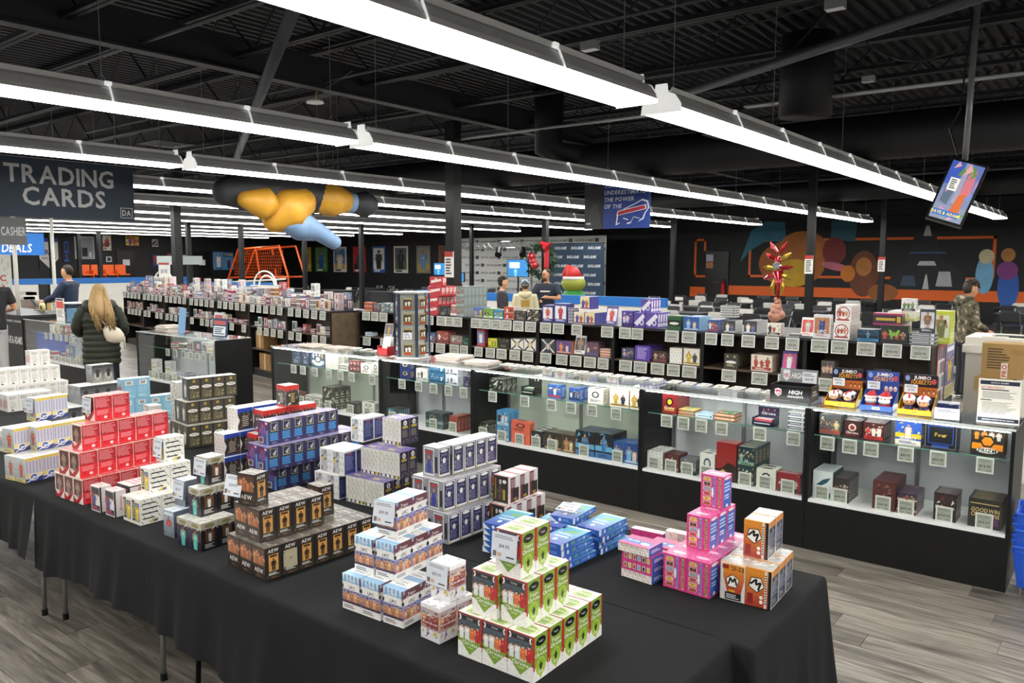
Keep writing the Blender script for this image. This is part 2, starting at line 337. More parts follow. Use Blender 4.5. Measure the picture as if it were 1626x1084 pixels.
for p,s_ in (((-2.2,8.4,3.78),.07),((-4.2,6.5,4.02),.1),((-2.0,6.6,4.0),.09),((-1.4,7.2,4.0),.07)): m.box(p,(s_*1.6,s_,s_*.8))
m.build('junction_boxes',mat('zinc_box','a8aaac',.4,.6),ceiling)
m=M()
for k,(a,b,s_) in enumerate((((-1.6,6.7,4.15),(-4.1,6.5,4.02),.12),((-2.2,7.6,4.1),(-1.2,7.3,3.7),.2),((-7,6,4.1),(-11,7,4.1),.15),((-3,4.6,4.15),(-6.5,5.2,4.1),.1))):
    a,b=Vector(a),Vector(b); m.tube([a.lerp(b,t/8)-Vector((0,0,s_*math.sin(PI*t/8))) for t in range(9)],.007,5)
m.build('loose_wires',mat('black_wire','15161a',.5),ceiling)
for (x,y,s_) in ((-9.0,7.9,.6),(-12.7,6.9,.65),(-5.0,11.6,.6)):
    m=M()
    for k in range(4): q=s_*(1-k*.24)/2; m.box((x,y,3.9-.012*k),(2*q,2*q,.012))
    m.build('air_vent',mat('vent_grey','4a4d52',.5),ceiling)
m=M(); m.b2((XL,YF-.5,3.62),(XR,YF-.001,4.1)); m.build('trim_1',wallmat('soffit_black','0f1013'),kind='structure')
# painted stripe and frames on the mural wall (flat paint a few millimetres proud)
ORNG=mat('orange_paint','ff7320',.5,var=.05,vscale=3)
def pband(name,x0,x1,z0,z1,mt,parent,y=YF): m=M(); m.b2((x0,y-.012,z0),(x1,y,z1)); return m.build(name,mt,parent)

# ---------- mural wall: stripe, frames and plain colour shapes ----------
pband('stripe',-14.4,-13.74,.60,1.0,ORNG,wall_back); pband('stripe',-13.1,XR,.72,1.08,ORNG,wall_back)
for k,(x0,x1,z0,z1) in enumerate(((-14.24,-13.74,1.38,2.93),(-11.96,-3.7,1.42,2.87))):
    t=.09
    for a,b,c_,d_ in ((x0,x1,z1-t,z1),(x0,x1,z0,z0+t),(x0,x0+t,z0,z1),(x1-t,x1,z0,z1)):
        if k==0 and a==x1-t: b=a+t; c_=2.45
        pband('frame_line',a,b,c_,d_,ORNG,wall_back)
def paint(name,pts,col,dy,lab=None):
    m=M(); n=len(pts); m.ext(pts,'y',YF-dy-.004,YF-dy); o=m.build(name,mat('mural_'+col,col,.55,var=.12,vscale=2),wall_back)
    if lab: o['label']=lab
    return o
def epts(cx,cz,rx,rz,n=26,a0=0,a1=2*PI,tilt=0):
    r=[]
    for i in range(n):
        a=a0+(a1-a0)*i/(n-(0 if abs(a1-a0-2*PI)<1e-6 else 1)); x,z=rx*math.cos(a),rz*math.sin(a); r.append((cx+x*math.cos(tilt)-z*math.sin(tilt),cz+x*math.sin(tilt)+z*math.cos(tilt)))
    return r
paint('mural_shape',[(-12.3,2.0),(-11.9,3.2),(-11.3,3.55),(-10.6,3.5),(-10.5,2.75),(-11.3,2.8),(-11.9,2.45)],'37809a',.014,'teal painted shape')
paint('mural_shape',[(-8.9,3.5),(-8.0,3.55),(-8.05,2.75),(-8.9,2.8)],'2f6a7c',.014,'teal painted panel')
paint('mural_shape',epts(-10.3,1.95,1.25,.88),'bd6d2e',.02,'large burnt orange painted oval')
paint('mural_shape',epts(-9.9,2.6,.85,.55),'c67834',.024,'burnt orange painted oval')
paint('mural_shape',epts(-10.2,1.6,.75,.52),'e8b830',.03,'yellow painted oval')
paint('mural_shape',epts(-8.75,2.4,.42,.5),'8a2f2c',.026,'dark red painted oval')
paint('mural_shape',epts(-8.7,1.85,.5,.14,tilt=-.2),'d9788a',.032,'pink painted oval')
paint('mural_shape',epts(-8.25,1.6,.25,.3),'e88a28',.034,'orange painted spot')
paint('mural_shape',epts(-7.72,1.6,.5,.82),'80472a',.018,'brown painted oval')
paint('mural_shape',epts(-7.72,1.85,.27,.33),'cf8640',.026,'tan painted oval')
paint('mural_shape',epts(-7.05,.95,.5,.3),'a8652c',.022,'ochre painted oval')
paint('mural_shape',[(-7.0,1.07),(-6.7,1.75),(-6.2,2.1),(-6.15,2.9),(-5.8,3.3),(-5.45,2.9),(-5.3,2.1),(-4.6,1.75),(-4.4,1.07)],'1c2027',.016,'black painted silhouette panel')
for x0,x1,z0,z1,c in ((-6.5,-6.0,1.2,1.55,'4a5a72'),(-5.4,-4.9,1.2,1.7,'c8cacb'),(-6.0,-5.4,1.9,2.05,'d8dadb'),(-5.85,-5.6,2.9,3.25,'c8cacb'),(-6.3,-5.1,2.3,2.36,'3a5a8a'),(-5.8,-5.6,1.1,1.6,'d8dadb')): paint('mural_shape',[(x0,z0),(x1,z0),(x1-.08,z1),(x0+.08,z1)],c,.024)
paint('mural_shape',epts(-3.98,1.6,.26,.62),'82c4ec',.026,'pale blue painted oval'); paint('mural_shape',epts(-3.95,2.2,.22,.24),'e4d9ae',.032,'cream painted oval')
paint('mural_shape',epts(-3.35,1.75,.3,.3),'8a3f8a',.026,'purple painted oval'); paint('mural_shape',epts(-3.3,1.2,.3,.7),'2f68c4',.022,'blue painted oval'); paint('mural_shape',epts(-3.35,2.25,.2,.22),'c88a4a',.032,'amber painted oval')
m=M(); m.b2((-13.72,YF-.06,0),(-12.75,YF-.001,2.42)); d1=m.build('door_1',mat('black_door','08090a',.35),kind='structure')
m=M(); f=F(m,(-13.7,YF-.062,1.75),(.3,0,0),(0,0,.55)); f.r(0,0,1,.45,'c98a5a'); f.r(0,.5,1,1,'c8c4d8'); m.build('notice',PAPER,d1)
m=M(); m.tube([(-13.35,YF-.1,1.2),(-13.1,YF-.1,1.2)],.02,6); m.build('handle',CHROME,d1)
m=M(); m.b2((-13.02,YF-.05,1.55),(-12.8,YF-.001,2.1),'e8e2e0'); f=F(m,(-13.0,YF-.052,1.6),(.18,0,0),(0,0,.45)); f.dash(.3,0,.7,1,6,'b84a4a'); m.build('wall_notice',PAPER,label='white and red notice on the black mural wall',cat='sign')
m=M(); m.loft([(0.7,-12.93,29.88,.08,.08),(.72,-12.93,29.88,.09,.09),(1.15,-12.93,29.88,.09,.09),(1.22,-12.93,29.88,.03,.03),(1.28,-12.93,29.88,.03,.03)],12); fe=m.build('fire_extinguisher',mat('red_enamel','c2202c',.3,coat=.5),label='red fire extinguisher on the wall by the black door',cat='extinguisher')
m=M(); m.box((-12.93,29.88,1.3),(.12,.05,.05)); m.build('valve',BLACKM,fe)
# ---------- ceiling lamps ----------
def lensmat():
    m=bpy.data.materials.new('lamp_lens'); m.use_nodes=True; I=m.node_tree.nodes['Principled BSDF'].inputs
    I['Base Color'].default_value=(.9,.9,.88,1); I['Emission Color'].default_value=(1.0,.985,.94,1); I['Emission Strength'].default_value=LAMP; return m
LENS=lensmat(); HOUS=mat('lamp_housing','d2d4d4',.45,.0); CAPW=mat('lamp_end_cap','f2f2ee',.4,emit=.35)  # caps and clips get a faint added glow, imitating lamp light through the plastic
SEG=1.22
m=M(); m.ext([(-.165,.0),(.165,.0),(.17,.022),(.155,.022),(-.155,.022),(-.17,.022)],'y',0,SEG-.012); LENSME=m.mesh('lens',LENS)
def housing(n):
    m=M(); L_=n*SEG
    m.ext([(-.172,.024),(.172,.024),(.16,.06),(.115,.125),(.075,.15),(-.075,.15),(-.115,.125),(-.16,.06)],'y',0,L_)
    m.ext([(-.09,.15),(.09,.15),(.1,.185),(.085,.185),(.075,.165),(-.075,.165),(-.085,.185),(-.1,.185)],'y',.0,L_-.06)
    for i in range(n*2+1): m.ext([(-.174,.026),(.174,.026),(.163,.062),(.117,.128),(-.117,.128),(-.163,.062)],'y',max(0,i*SEG/2-.006),min(L_,i*SEG/2+.006))
    return m.mesh('housing',HOUS)
HME={}
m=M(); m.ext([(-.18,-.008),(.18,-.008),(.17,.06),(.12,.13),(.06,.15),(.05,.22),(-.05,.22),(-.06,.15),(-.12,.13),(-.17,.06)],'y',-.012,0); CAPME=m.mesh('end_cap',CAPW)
m=M(); m.tube([(0,0,.18),(0,0,1.565)],.004,5,cap=False); m.tube([(0,-.05,.18),(0,0,.26),(0,.05,.18)],.004,5,cap=False); HANGME=m.mesh('hanger',GREYM)
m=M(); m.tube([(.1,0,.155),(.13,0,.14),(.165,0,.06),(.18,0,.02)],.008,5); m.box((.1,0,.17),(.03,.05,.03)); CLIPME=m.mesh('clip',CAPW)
ROWX=[-3.09,-6.45,-9.8,-12.9,-16.25,-19.6,-22.9,-26.3,-29.6,-33.0,-36.4,.28,3.65,7.0]; LZ=3.19
def run(x,y0,n,label,k):
    t=thing('strip_light',label,'ceiling light',(x,y0,LZ),group='linear ceiling lamps in rows')
    if n not in HME: HME[n]=housing(n)
    put('housing',HME[n],t)
    for i in range(n): put('lens',LENSME,t,(0,i*SEG,0))
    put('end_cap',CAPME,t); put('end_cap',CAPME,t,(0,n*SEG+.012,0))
    for i in range(0,n+1,2): put('hanger',HANGME,t,(0,min(max(i*SEG,.2),n*SEG-.2),0))
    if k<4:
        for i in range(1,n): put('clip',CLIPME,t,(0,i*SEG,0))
for k,x in enumerate(ROWX):
    nm='row '+['over the near tables','second from the near tables','third from the near tables','fourth from the near tables','fifth from the near tables','sixth from the near tables','seventh from the near tables','eighth from the near tables','ninth from the near tables','tenth from the near tables','eleventh, nearest the poster wall','straight overhead','first to the east','second to the east'][k]
    g=.4 if k==0 else .2
    run(x,5.44-10*SEG,10,f'white strip light, near half of {nm}',k)
    run(x,5.44+g,16,f'white strip light, far half of {nm}',k)
# ---------- posts ----------
POST=mat('black_post','0d0e11',.4,.2)
for k,(x,y,s_,lb) in enumerate(((-8.5,9.28,.18,'behind the red box pile'),(-5.7,17.8,.15,'in front of the yellow painted oval'),(-13.5,18.65,.15,'carrying the wreath'),(-11.5,22.7,.14,'right of the navy backdrop'),(-5.6,23.6,.14,'beside the brown painted oval'),(-22.5,19.57,.14,'between the red and blue posters'),(-19.25,22.0,.12,'in front of the grey backdrop'),(-24.7,18.7,.13,'left of the card posters'),(-18.1,10.0,.18,'behind the left shelf, thickest'),(-25.3,14.4,.14,'beside the first glass tower'),(-23.9,15.5,.14,'in front of the orange arcade frame'),(-37.2,15.95,.14,'in front of the grey display frame'),(-33.8,15.3,.14,'beside the tall picture'),(-37.5,14.9,.12,'next to the cashier pole'))):
    t=thing('steel_post','black steel post '+lb,'post',(x,y,0),group='steel roof posts')
    m=M(); m.b2((-s_/2,-s_/2,0),(s_/2,s_/2,4.15)); m.build('shaft',POST,t)
    m=M(); m.b2((-s_,-s_,0),(s_,s_,.015)); m.build('base_plate',POST,t)
    if k in (0,1,4):
        m=M(); m.b2((-.09,-s_/2-.02,1.75),(.09,-s_/2,2.15),'e9e6de'); f=F(m,(-.09,-s_/2-.021,1.75),(.18,0,0),(0,0,.4)); f.r(0,.8,1,1,'b8352f'); f.dash(.15,.1,.85,.75,6,'4a4a4a'); m.build('notice',PAPER,t)
# ---------- back wall posters ----------
PX=[(-39.9,-39.0,'c9b23a','8a7a6a','tall yellow baseball poster at the far corner'),(-38.57,-37.46,'5a8a4a','2f5aa8','green framed poster of a blue shirted player'),(-36.89,-35.77,'3a78c0','e8e4da','blue poster of a smiling capped player'),(-35.17,-34.1,'b8303a','3a3436','red framed basketball poster'),(-33.53,-32.51,'e4e2da','23242a','blue framed hockey poster of a black jersey player'),(-31.82,-30.75,'5a6a6a','2a2a34','white framed poster of a bearded capped player'),(-30.09,-29.07,'9a9890','6fa0c8','grey framed action poster with gold plate'),(-28.49,-27.4,'8a5a3a','4a3a34','brown portrait poster beside the thick post')]
for k,(x0,x1,c1,c2,lb) in enumerate(PX):
    m=M(); m.b2((x0,YF-.04,1.37),(x1,YF-.001,2.81),['c8a83a','3f7a3a','e9e6dc','b8303a','2f6ab8','e9e6dc','8a8a86','9a6a4a'][k]); f=F(m,(x0,YF-.041,1.37),(x1-x0,0,0),(0,0,1.44))
    f.r(.08,.12,.92,.93,c1); f.r(.08,.12,.92,.35,['d8c88a','7a9a5a','c8a83a','2a2a2e','e8e8e8','4a6a4a','c8a83a','3a2a22'][k]); f.man(.5,.14,.72,c2,['d0a07c','c99470','d8a884','8a5a3c','8a8a8a','5a3a28','b88a64','7a4a30'][k],None,[None,'2f5aa8','23346a',None,'1a1a1c','1a1a22',None,None][k],1.25)
    f.r(.15,.04,.6,.1,['3a3a3a','e8e8e8','3a3a3a','e8e8e8','e8e8e8','3a3a3a','c8a83a','e8e8e8'][k]); m.build('poster',PAPER,label=lb,cat='poster',group='portrait posters on the back wall')
# ---------- left wall pictures ----------
def lpic(y0,y1,z0,z1,label,fn,fr='16171a',cat='picture'):
    m=M(); m.b2((XL+.001,y0,z0),(XL+.05,y1,z1),fr); f=F(m,(XL+.051,y0,z0),(0,y1-y0,0),(0,0,z1-z0)); fn(f); return m.build('wall_picture',PAPER,label=label,cat=cat)
lpic(17.37,18.3,2.07,3.17,'grey memorabilia display with a black seat',lambda f:(f.r(.06,.05,.94,.95,'8f9396'),f.r(.36,.12,.64,.5,'1a1b1e'),f.r(.2,.08,.3,.3,'d8dadc'),f.r(.72,.08,.84,.3,'d8dadc')),'c8cacc')
lpic(18.67,19.19,2.46,3.3,'tall red and white sketch picture',lambda f:(f.r(.1,.05,.9,.95,'e9e4da'),f.man(.5,.25,.6,'b8303a'),f.blobs(20,['3a6a3a','b8303a','2a2a2a'],3,.2,.1,.1,.9,.5)))
lpic(19.83,20.6,2.73,3.3,'bright yellow and red action painting',lambda f:(f.r(.06,.08,.94,.92,'e8c83a'),f.blobs(40,['d8402c','6a3a8a','e87a2a','3a7a3a','e8e8e8'],5,.3,.06,.08,.94,.92),f.man(.35,.12,.7,'6a3a8a'),f.man(.65,.12,.7,'c8302c')))
lpic(21.22,21.64,2.68,3.17,'small black and white action photo',lambda f:(f.r(.1,.1,.9,.9,'c8cac8'),f.blobs(16,['1a1a1a'],6,.35,.1,.1,.9,.9)))
lpic(21.25,21.63,1.69,2.31,'framed red jersey with blue hem',lambda f:(f.r(.12,.1,.88,.9,'a82a34'),f.r(.12,.1,.88,.3,'2a4a8a')),'2a3a6a')
lpic(22.44,22.99,2.6,3.2,'white framed page with columns',lambda f:(f.r(.1,.08,.9,.92,'dcdad2'),f.r(.12,.1,.35,.9,'9a5a6a'),f.dash(.45,.2,.6,.8,4,'2a2a2a'),f.dash(.65,.2,.85,.8,4,'3a3a3a')),'2a211e')
lpic(22.05,22.64,2.0,2.39,'small maroon team photo',lambda f:(f.r(.05,.05,.95,.95,'8a4a52'),f.crowd(.1,.1,.9,.8,5,['b83a3a','d8d4d0'],3)))
lpic(22.86,23.18,2.05,2.3,'small white framed photo beside the maroon one',lambda f:(f.r(.15,.15,.85,.85,'6a4a3a'),),'dcdad4')
lpic(18.86,19.13,1.92,2.2,'little blue photo in a white frame',lambda f:(f.r(.2,.2,.8,.8,'1f3a6a'),),'dcdcd8')
lpic(24.74,26.05,1.49,2.49,'blue hockey poster lettered TAGE',lambda f:(f.r(0,0,.5,1,'5f8fc4'),f.r(.5,0,1,.72,'5a9ac8'),f.r(.5,.72,1,1,'2a5a9a'),f.man(.27,.15,.75,'e4e8ec'),f.man(.75,.08,.6,'1f3a78'),f.t('TAGE',.75,.86,.14,'e8d03a'),f.t('TAGE',.27,.08,.11,'14181e')),cat='poster')
lpic(15.75,16.6,1.55,3.05,'white shield banner with dark lettering',lambda f:(f.poly([(0,.35),(.5,.05),(1,.35),(1,1),(0,1)],'e4e2de'),f.r(0,.88,1,1,'2a4aa0'),f.t('RJ',.5,.55,.16,'3a4a8a'),f.t('1971-2021',.5,.36,.07,'4a4a4a')),'16181c','banner')
lpic(16.8,17.16,1.9,2.95,'blue painted microphone outline',lambda f:(f.r(.25,.45,.75,.95,'2a5ac8'),f.r(.35,.52,.65,.88,'15171b'),f.r(.42,.1,.58,.4,'2a5ac8'),f.r(.15,.05,.85,.12,'2a5ac8')),'15171b','wall graphic')
for k,(y0,y1) in enumerate(((19.38,20.34),(23.6,24.57))):
    m=M(); m.b2((XL+.001,y0,0),(XL+.05,y1,2.5)); d=m.build(f'door_{k+2}',MATS['black_door'],kind='structure')
    m=M(); m.b2((XL+.05,y0+.3,1.75),(XL+.06,y0+.66,2.05),'e6e6e2'); m.build('notice',PAPER,d)
    m=M(); m.ell((XL+.09,y1-.1,1.1),.04); m.build('knob',CHROME,d)
SEATO=mat('orange_seat_plastic','e8641c',.4)
m0=M(); m0.b2((0,0,0),(.45,.5,.05)); m0.b2((-.05,0,0),(.0,.5,.5)); m0.b2((-.03,-.05,-.45),(.35,-.02,.25)); sme=m0.mesh('stadium_seat',SEATO)
for k in range(4):
    o=put('stadium_seat',sme,None,(-39.2,16.75+k*.57,1.3),0,['orange stadium seat, left end of the row','orange stadium seat, second from the left','orange stadium seat, third from the left','orange stadium seat, right end of the row'][k],'seat','orange stadium seats on the left wall')
m=M(); m.b2((-40.99,16.6,.0),(-38.7,19.2,.84)); m.build('low_platform',BLACK,label='low black platform carrying the orange seats',cat='platform')
# rink boards
BLUEP=mat('blue_cap','1f6fc0',.4); WB=mat('white_board','dedcd4',.45)
def board(name,a,b,h,label):
    a,b=Vector(a),Vector(b); L_=(b-a).length; t=thing('rink_board',label,'rink boards',(a.x,a.y,0),math.atan2(b.y-a.y,b.x-a.x))
    m=M(); m.b2((0,-.05,0),(L_,.05,h-.22)); m.build('white_panel',WB,t); m=M(); m.b2((0,-.07,h-.22),(L_,.07,h)); m.build('blue_cap',BLUEP,t)
board('a',(-17,17,0),(-8.75,17,0),1.14,'white rink board with blue cap behind the three men')
board('b',(-33,10.5,0),(-33,18.9,0),1.3,'white rink board with blue cap behind the cashier'); board('c',(-31,15.2,0),(-25,17.6,0),1.2,'white rink board with blue cap below the arched lamps')
# backdrops
def repeat(name,x0,x1,y,z0,z1,bg,fg,nx,nz,label,da):
    t=thing(name,label,'backdrop',(x0,y,0)); m=M(); m.b2((0,-.015,z0),(x1-x0,.015,z1),bg); f=F(m,(0,-.016,z0),(x1-x0,0,0),(0,0,z1-z0),.004)
    for j in range(nz):
        for i in range(nx):
            u=(i+.5+(.0 if j%2 else .25))/(nx+.3); v=(j+.5)/nz; f.t("DAVE & ADAM'S",u,v,.03 if nz>7 else .042,fg,1,.15,.65/nx); f.L-=.12
            if da: f.r(u+.38/nx,v-.025,u+.52/nx,v+.025,fg); f.L-=.12; f.t('DA',u+.45/nx,v,.03,bg,1,0,.1/nx); f.L-=.12
    m.build('banner',PAPER,t); m=M()
    for x in (.03,x1-x0-.03): m.tube([(x,.05,0),(x,.05,z1)],.02,6)
    m.tube([(0,.05,z1),(x1-x0,.05,z1)],.02,6); m.build('frame',CHROME,t)
repeat('step_and_repeat',-24.5,-16.6,27,.3,3.03,'b9bab8','2c2e32',6,8,'long grey backdrop repeating a dark shop name',True)
repeat('step_and_repeat',-18.3,-15.75,25.5,.3,2.69,'18344c','e0e4e6',3,7,'navy backdrop repeating a white shop name',False)
# stage truss
t=thing('stage_truss','chrome lighting truss in front of the grey backdrop','truss',(-22,24,0)); 
for z,y in ((2.75,0),(2.75,.25),(2.52,.12)):
    m=M(); m.tube([(0,y,z),(3.9,y,z)],.025,6); m.build('chord',CHROME,t)
m=M()
for i in range(13): m.tube([(i*.3,0,2.75),(i*.3+.15,.12,2.52),(i*.3+.3,0,2.75)],.012,5,cap=False)
m.build('lacing',CHROME,t)
for x in (.0,3.9): m=M(); m.tube([(x,.12,0),(x,.12,2.6)],.04,8); m.build('leg',CHROME,t)
for x in (2.3,3.5): m=M(); m.tube([(x,.12,2.5),(x+.15,-.1,2.25)],[.1,.14],10); m.build('spotlight',BLACKM,t)
# inflatable, wreath
t=thing('inflatable','green and olive inflatable with a red winter hat','inflatable',(-13.35,19.9,0)); OL=mat('olive_nylon','9aa03a',.5); GN=mat('green_nylon','2f8a3a',.5); RD=mat('red_nylon','c82a2a',.5); WN=mat('white_nylon','ece8e4',.6)
m=M(); m.ell((0,0,.62),(.48,.4,.62),16,10); m.build('body',GN,t,True); m=M(); m.ell((0,0,1.35),(.38,.34,.28),16,10); m.build('head',OL,t,True)
m=M(); m.tube([(0,0,1.5),(-.06,0,1.72),(-.2,0,1.8),(-.33,0,1.62),(-.36,0,1.42)],[.3,.2,.12,.08,.05],12); m.build('hat',RD,t,True)
m=M(); m.tube([(.0,0,1.46),(0,0,1.55)],[.33,.32],14); m.ell((-.37,0,1.36),.07,8,6); m.build('hat_trim',WN,t,True)
t=thing('wreath','round green wreath with red bow on the post','wreath',(-13.48,18.5,2.02)); rg=random.Random(2); m=M()
for i in range(420):
    a=rg.random()*2*PI; r=.42+rg.uniform(-.1,.1); p=Vector((r*1.02*math.cos(a),rg.uniform(-.1,.1)-.05,r*math.sin(a))); d=Vector((rg.uniform(-1,1),rg.uniform(-1,.2),rg.uniform(-1,1))).normalized()*.12; q=d.orthogonal().normalized()*.03
    m.add([p-q,p+q,p+d],[(0,1,2)])
m.build('needles',mat('fir_green','1f3a20',.7),t,kind='stuff'); RB=mat('red_ribbon','b81c28',.35)
for (x,z) in ((-.3,.12),(-.18,-.12),(-.25,-.02)): m=M(); m.ell((x,-.14,z),.12,12,8); m.build('bauble',mat('red_bauble','a81420',.15,coat=.6),t,True)
m=M(); m.tube([(.22,-.15,.35),(.12,-.16,.5),(.28,-.16,.42)],.09,8); m.tube([(.22,-.15,.35),(.36,-.16,.48),(.2,-.16,.38)],.08,8); m.b2((.16,-.16,-.5),(.24,-.14,.35)); m.b2((.25,-.16,-.35),(.33,-.14,.35)); m.build('bow',RB,t)
# monitors in the back
for (x,y,z,w_,h_,lb) in ((-20.85,22,1.47,.62,.48,'wall screen left of the grey backdrop'),(-17.1,22,1.46,.95,.62,'large blue screen beside the wreath'),(-19.6,21.75,1.25,.45,.34,'upper dark monitor on the desk by the backdrop'),(-19.6,21.6,.86,.45,.32,'lower dark monitor on the desk by the backdrop'),(-18.9,20.6,1.2,.3,.35,'slim blue screen beside the thick post')):
    t=thing('monitor',lb,'screen',(x,y,z)); m=M(); m.b2((-w_/2,-.02,0),(w_/2,.03,h_)); m.build('case',BLACKM,t); m=M(); f=F(m,(-w_/2+.02,-.021,.02),(w_-.04,0,0),(0,0,h_-.04)); f.r(0,0,1,1,'2a7ab8'); f.r(.1,.5,.6,.85,'d8e4ea'); f.man(.4,.0,.55,'6fb4e4','6fb4e4'); m.build('display',SCREEN,t)
    m=M(); m.b2((-.03,0,-z),(.03,.03,0)); m.build('stand',BLACKM,t)
# basketball arcade
t=thing('basketball_arcade','orange caged basketball arcade game in the far corner','arcade game',(-38.6,24.2,0)); OT=mat('orange_tube','e05a1c',.4)
for y in (0,1.0):
    for seg in (((0,y,0),(0,y,1.1)),((0,y,1.1),(1.0,y,2.6)),((1.0,y,2.6),(4.6,y,2.75)),((4.6,y,2.75),(5.3,y,1.2)),((5.3,y,1.2),(0,y,1.1)),((5.3,y,1.2),(5.3,y,0)),((2.6,y,2.65),(2.9,y,1.15))): m=M(); m.tube(seg,.05,6); m.build('cage_tube',OT,t)
m=M()
for i in range(26): x=.6+i*.16; m.tube([(x,0,1.25+.0*i),(x+.3,0,2.55)],.008,4,cap=False)
for j in range(9): m.tube([(.5+j*.05,0,1.3+j*.15),(4.9-j*.03,0,1.3+j*.16)],.008,4,cap=False)
m.build('cage_net',OT,t)
for z in (.55,.85): m=M(); m.tube([(.2,-.1,z),(5.2,-.1,z+.25)],.05,6); m.build('white_rail',mat('white_rail','e4e4e0',.4),t)
m=M(); m.b2((3.6,.2,1.6),(3.7,.9,2.3)); m.build('backboard',BLACKM,t)
m=M(); m.tube([(3.5+.22*math.cos(a*PI/8),.5+.22*math.sin(a*PI/8),1.75) for a in range(17)],.015,6,cap=False); m.build('hoop',OT,t)
# ---------- folding tables and chairs behind ----------
TBL=mat('black_table_cloth','1d1f22',.7); CHW=mat('pale_chair_plastic','c9c7c0',.45); 
def mk_table():
    t=thing('folding_table','x','table'); m=M(); m.b2((-.91,-.38,.7),(.91,.38,.74)); m.build('top',TBL,t)
    for x in (-.7,.7):
        m=M(); m.tube([(x,-.3,.7),(x,-.32,0),(x,.32,0),(x,.3,.7)],.014,6); m.build('leg_frame',BLACKM,t)
    m=M(); m.loft([(.2,0,0,.93,.4),(.72,0,0,.915,.385)],24,cap=False); m.build('cloth_skirt',TBL,t); return t
def mk_chair():
    t=thing('folding_chair','x','chair'); m=M(); m.loft([(.44,0,0,.21,.2),(.465,0,0,.22,.21)],16); m.build('seat',CHW,t)
    m=M(); m.loft([(.56,0,.2,.2,.015),(.6,0,.205,.215,.018),(.78,0,.23,.21,.018),(.83,0,.235,.17,.014)],16); m.build('backrest',CHW,t)
    for x in (-.21,.21):
        m=M(); m.tube([(x,-.24,0),(x,.05,.46),(x,.235,.82)],.013,6); m.build('leg',GREYM,t); m=M(); m.tube([(x,.24,0),(x,-.14,.45)],.013,6); m.build('leg',GREYM,t)
    return t
CHD=mat('charcoal_chair_plastic','232427',.45)
ROWS=[('mural','nearest',18.4,[-11.3,-9.3,-7.3]),('mural','second',20.9,[-11.8,-9.5,-7.1,-4.5]),('mural','third',23.5,[-12.6,-10.2,-7.9,-4.2,-1.9]),('mural','rear',26.5,[-12.3,-9.9,-7.3,-4.8,-2.3]),('mural','lone',15.9,[-3.2]),('posters','nearest',22.6,[-30.5,-27.5,-24.5]),('posters','rear',25.4,[-28.5,-25.4,-22.3])]
t0=mk_table(); c0=mk_chair(); CHW0=CHW; CHW=CHD; c1=mk_chair(); CHW=CHW0; ut=0; uc=[0,0]; rg=random.Random(9)
for side,rown,y,xs in ROWS:
    for i,x in enumerate(xs):
        if ut==0: t=t0; t.location=(x,y,0)
        else: t=dup(t0,(x,y,0),0)
        ut+=1; t['label']=f'black covered folding table, {ORD[i]} from left in the {rown} row before the {side}'; t['group']='black folding tables'
        for q,(dx,dy,rz) in enumerate(((-.45,-.62,PI),(.45,-.6,PI),(-.4,.62,0),(.5,.6,0))):
            if side=='posters' and q<2: continue
            pale=rg.random()<(.55 if q<2 else .3); pr=c0 if pale else c1; rz+=rg.uniform(-.15,.15); p=(x+dx+rg.uniform(-.06,.06),y+dy,0)
            if uc[pale]==0: c=pr; c.location=p; c.rotation_euler=(0,0,rz)
            else: c=dup(pr,p,rz)
            uc[pale]+=1; c['label']=('pale' if pale else 'charcoal')+f' folding chair, {["near left","near right","far left","far right"][q]} of the {ORD[i]} table, {rown} {side} row'; c['group']='folding chairs at the black tables'

# ================= furniture =================
WHD=mat('white_laminate','e6e6e6',.4); BACKP=mat('frosted_back_panel','c9cbd0',.5); BACKG=mat('pale_green_back_panel','ccd3c4',.5); ALU=mat('aluminium','a9abad',.35,.8); WOODB=mat('brown_laminate','4a3c2e',.5,var=.25,vscale=6); EDGEW=mat('polished_glass_edge','dfe9e6',.15,coat=.5)
CY0,CY1,CH=5.51,6.03,1.01
LED=bpy.data.materials.new('led_strip'); LED.use_nodes=True; _i=LED.node_tree.nodes['Principled BSDF'].inputs; _i['Emission Color'].default_value=(1,.98,.95,1); _i['Emission Strength'].default_value=32
def case(x0,x1,label,back=None,y0=CY0,nstd=2,led=True):
    L_=x1-x0; t=thing('display_case',label,'display case',(x0,y0,0)); D=CY1-CY0
    def part(n,a,b,mt): m=M(); m.b2(a,b); return m.build(n,mt,t)
    part('plinth',(.02,.0,0),(L_-.02,D,.34),BLACK); part('deck',(.02,.0,.34),(L_-.02,D,.36),WHD)
    part('end_panel',(0,0,0),(.02,D,.998),BLACK); part('end_panel',(L_-.02,0,0),(L_,D,.998),BLACK)
    part('back_panel',(.02,D-.02,.36),(L_-.02,D,.998),back or BACKP)
    part('top_glass',(0,0,1.0),(L_,D,1.008),GLASS); part('front_glass',(.02,.006,.36),(L_-.02,.012,.998),GLASS)
    part('top_edge',(0,-.004,.997),(L_,.004,1.01),EDGEW)
    part('glass_shelf',(.025,.07,.8),(L_-.025,D-.04,.808),GLASS); part('shelf_edge',(.025,.066,.8),(L_-.025,.07,.808),mat('green_glass_edge','5f8a7a',.2))
    for i in range(nstd+1):
        x=.05+(L_-.1)*i/nstd; part('shelf_standard',(x-.012,D-.04,.36),(x+.012,D-.02,.99),ALU)
    if led: part('led_strip',(.03,.014,.984),(L_-.03,.019,.989),LED)
    part('rear_stock_bin',(.03,D-.14,.9),(L_-.03,D-.03,.905),GLASS)
    return t
CASES={5:(-1.735,-.518),4:(-3.037,-1.738),3:(-4.816,-3.04),2:(-6.079,-4.819),1:(-7.954,-6.082)}
case(*CASES[5],'glass display case at the end by the blue baskets')
case(*CASES[4],'glass display case holding the big red box')
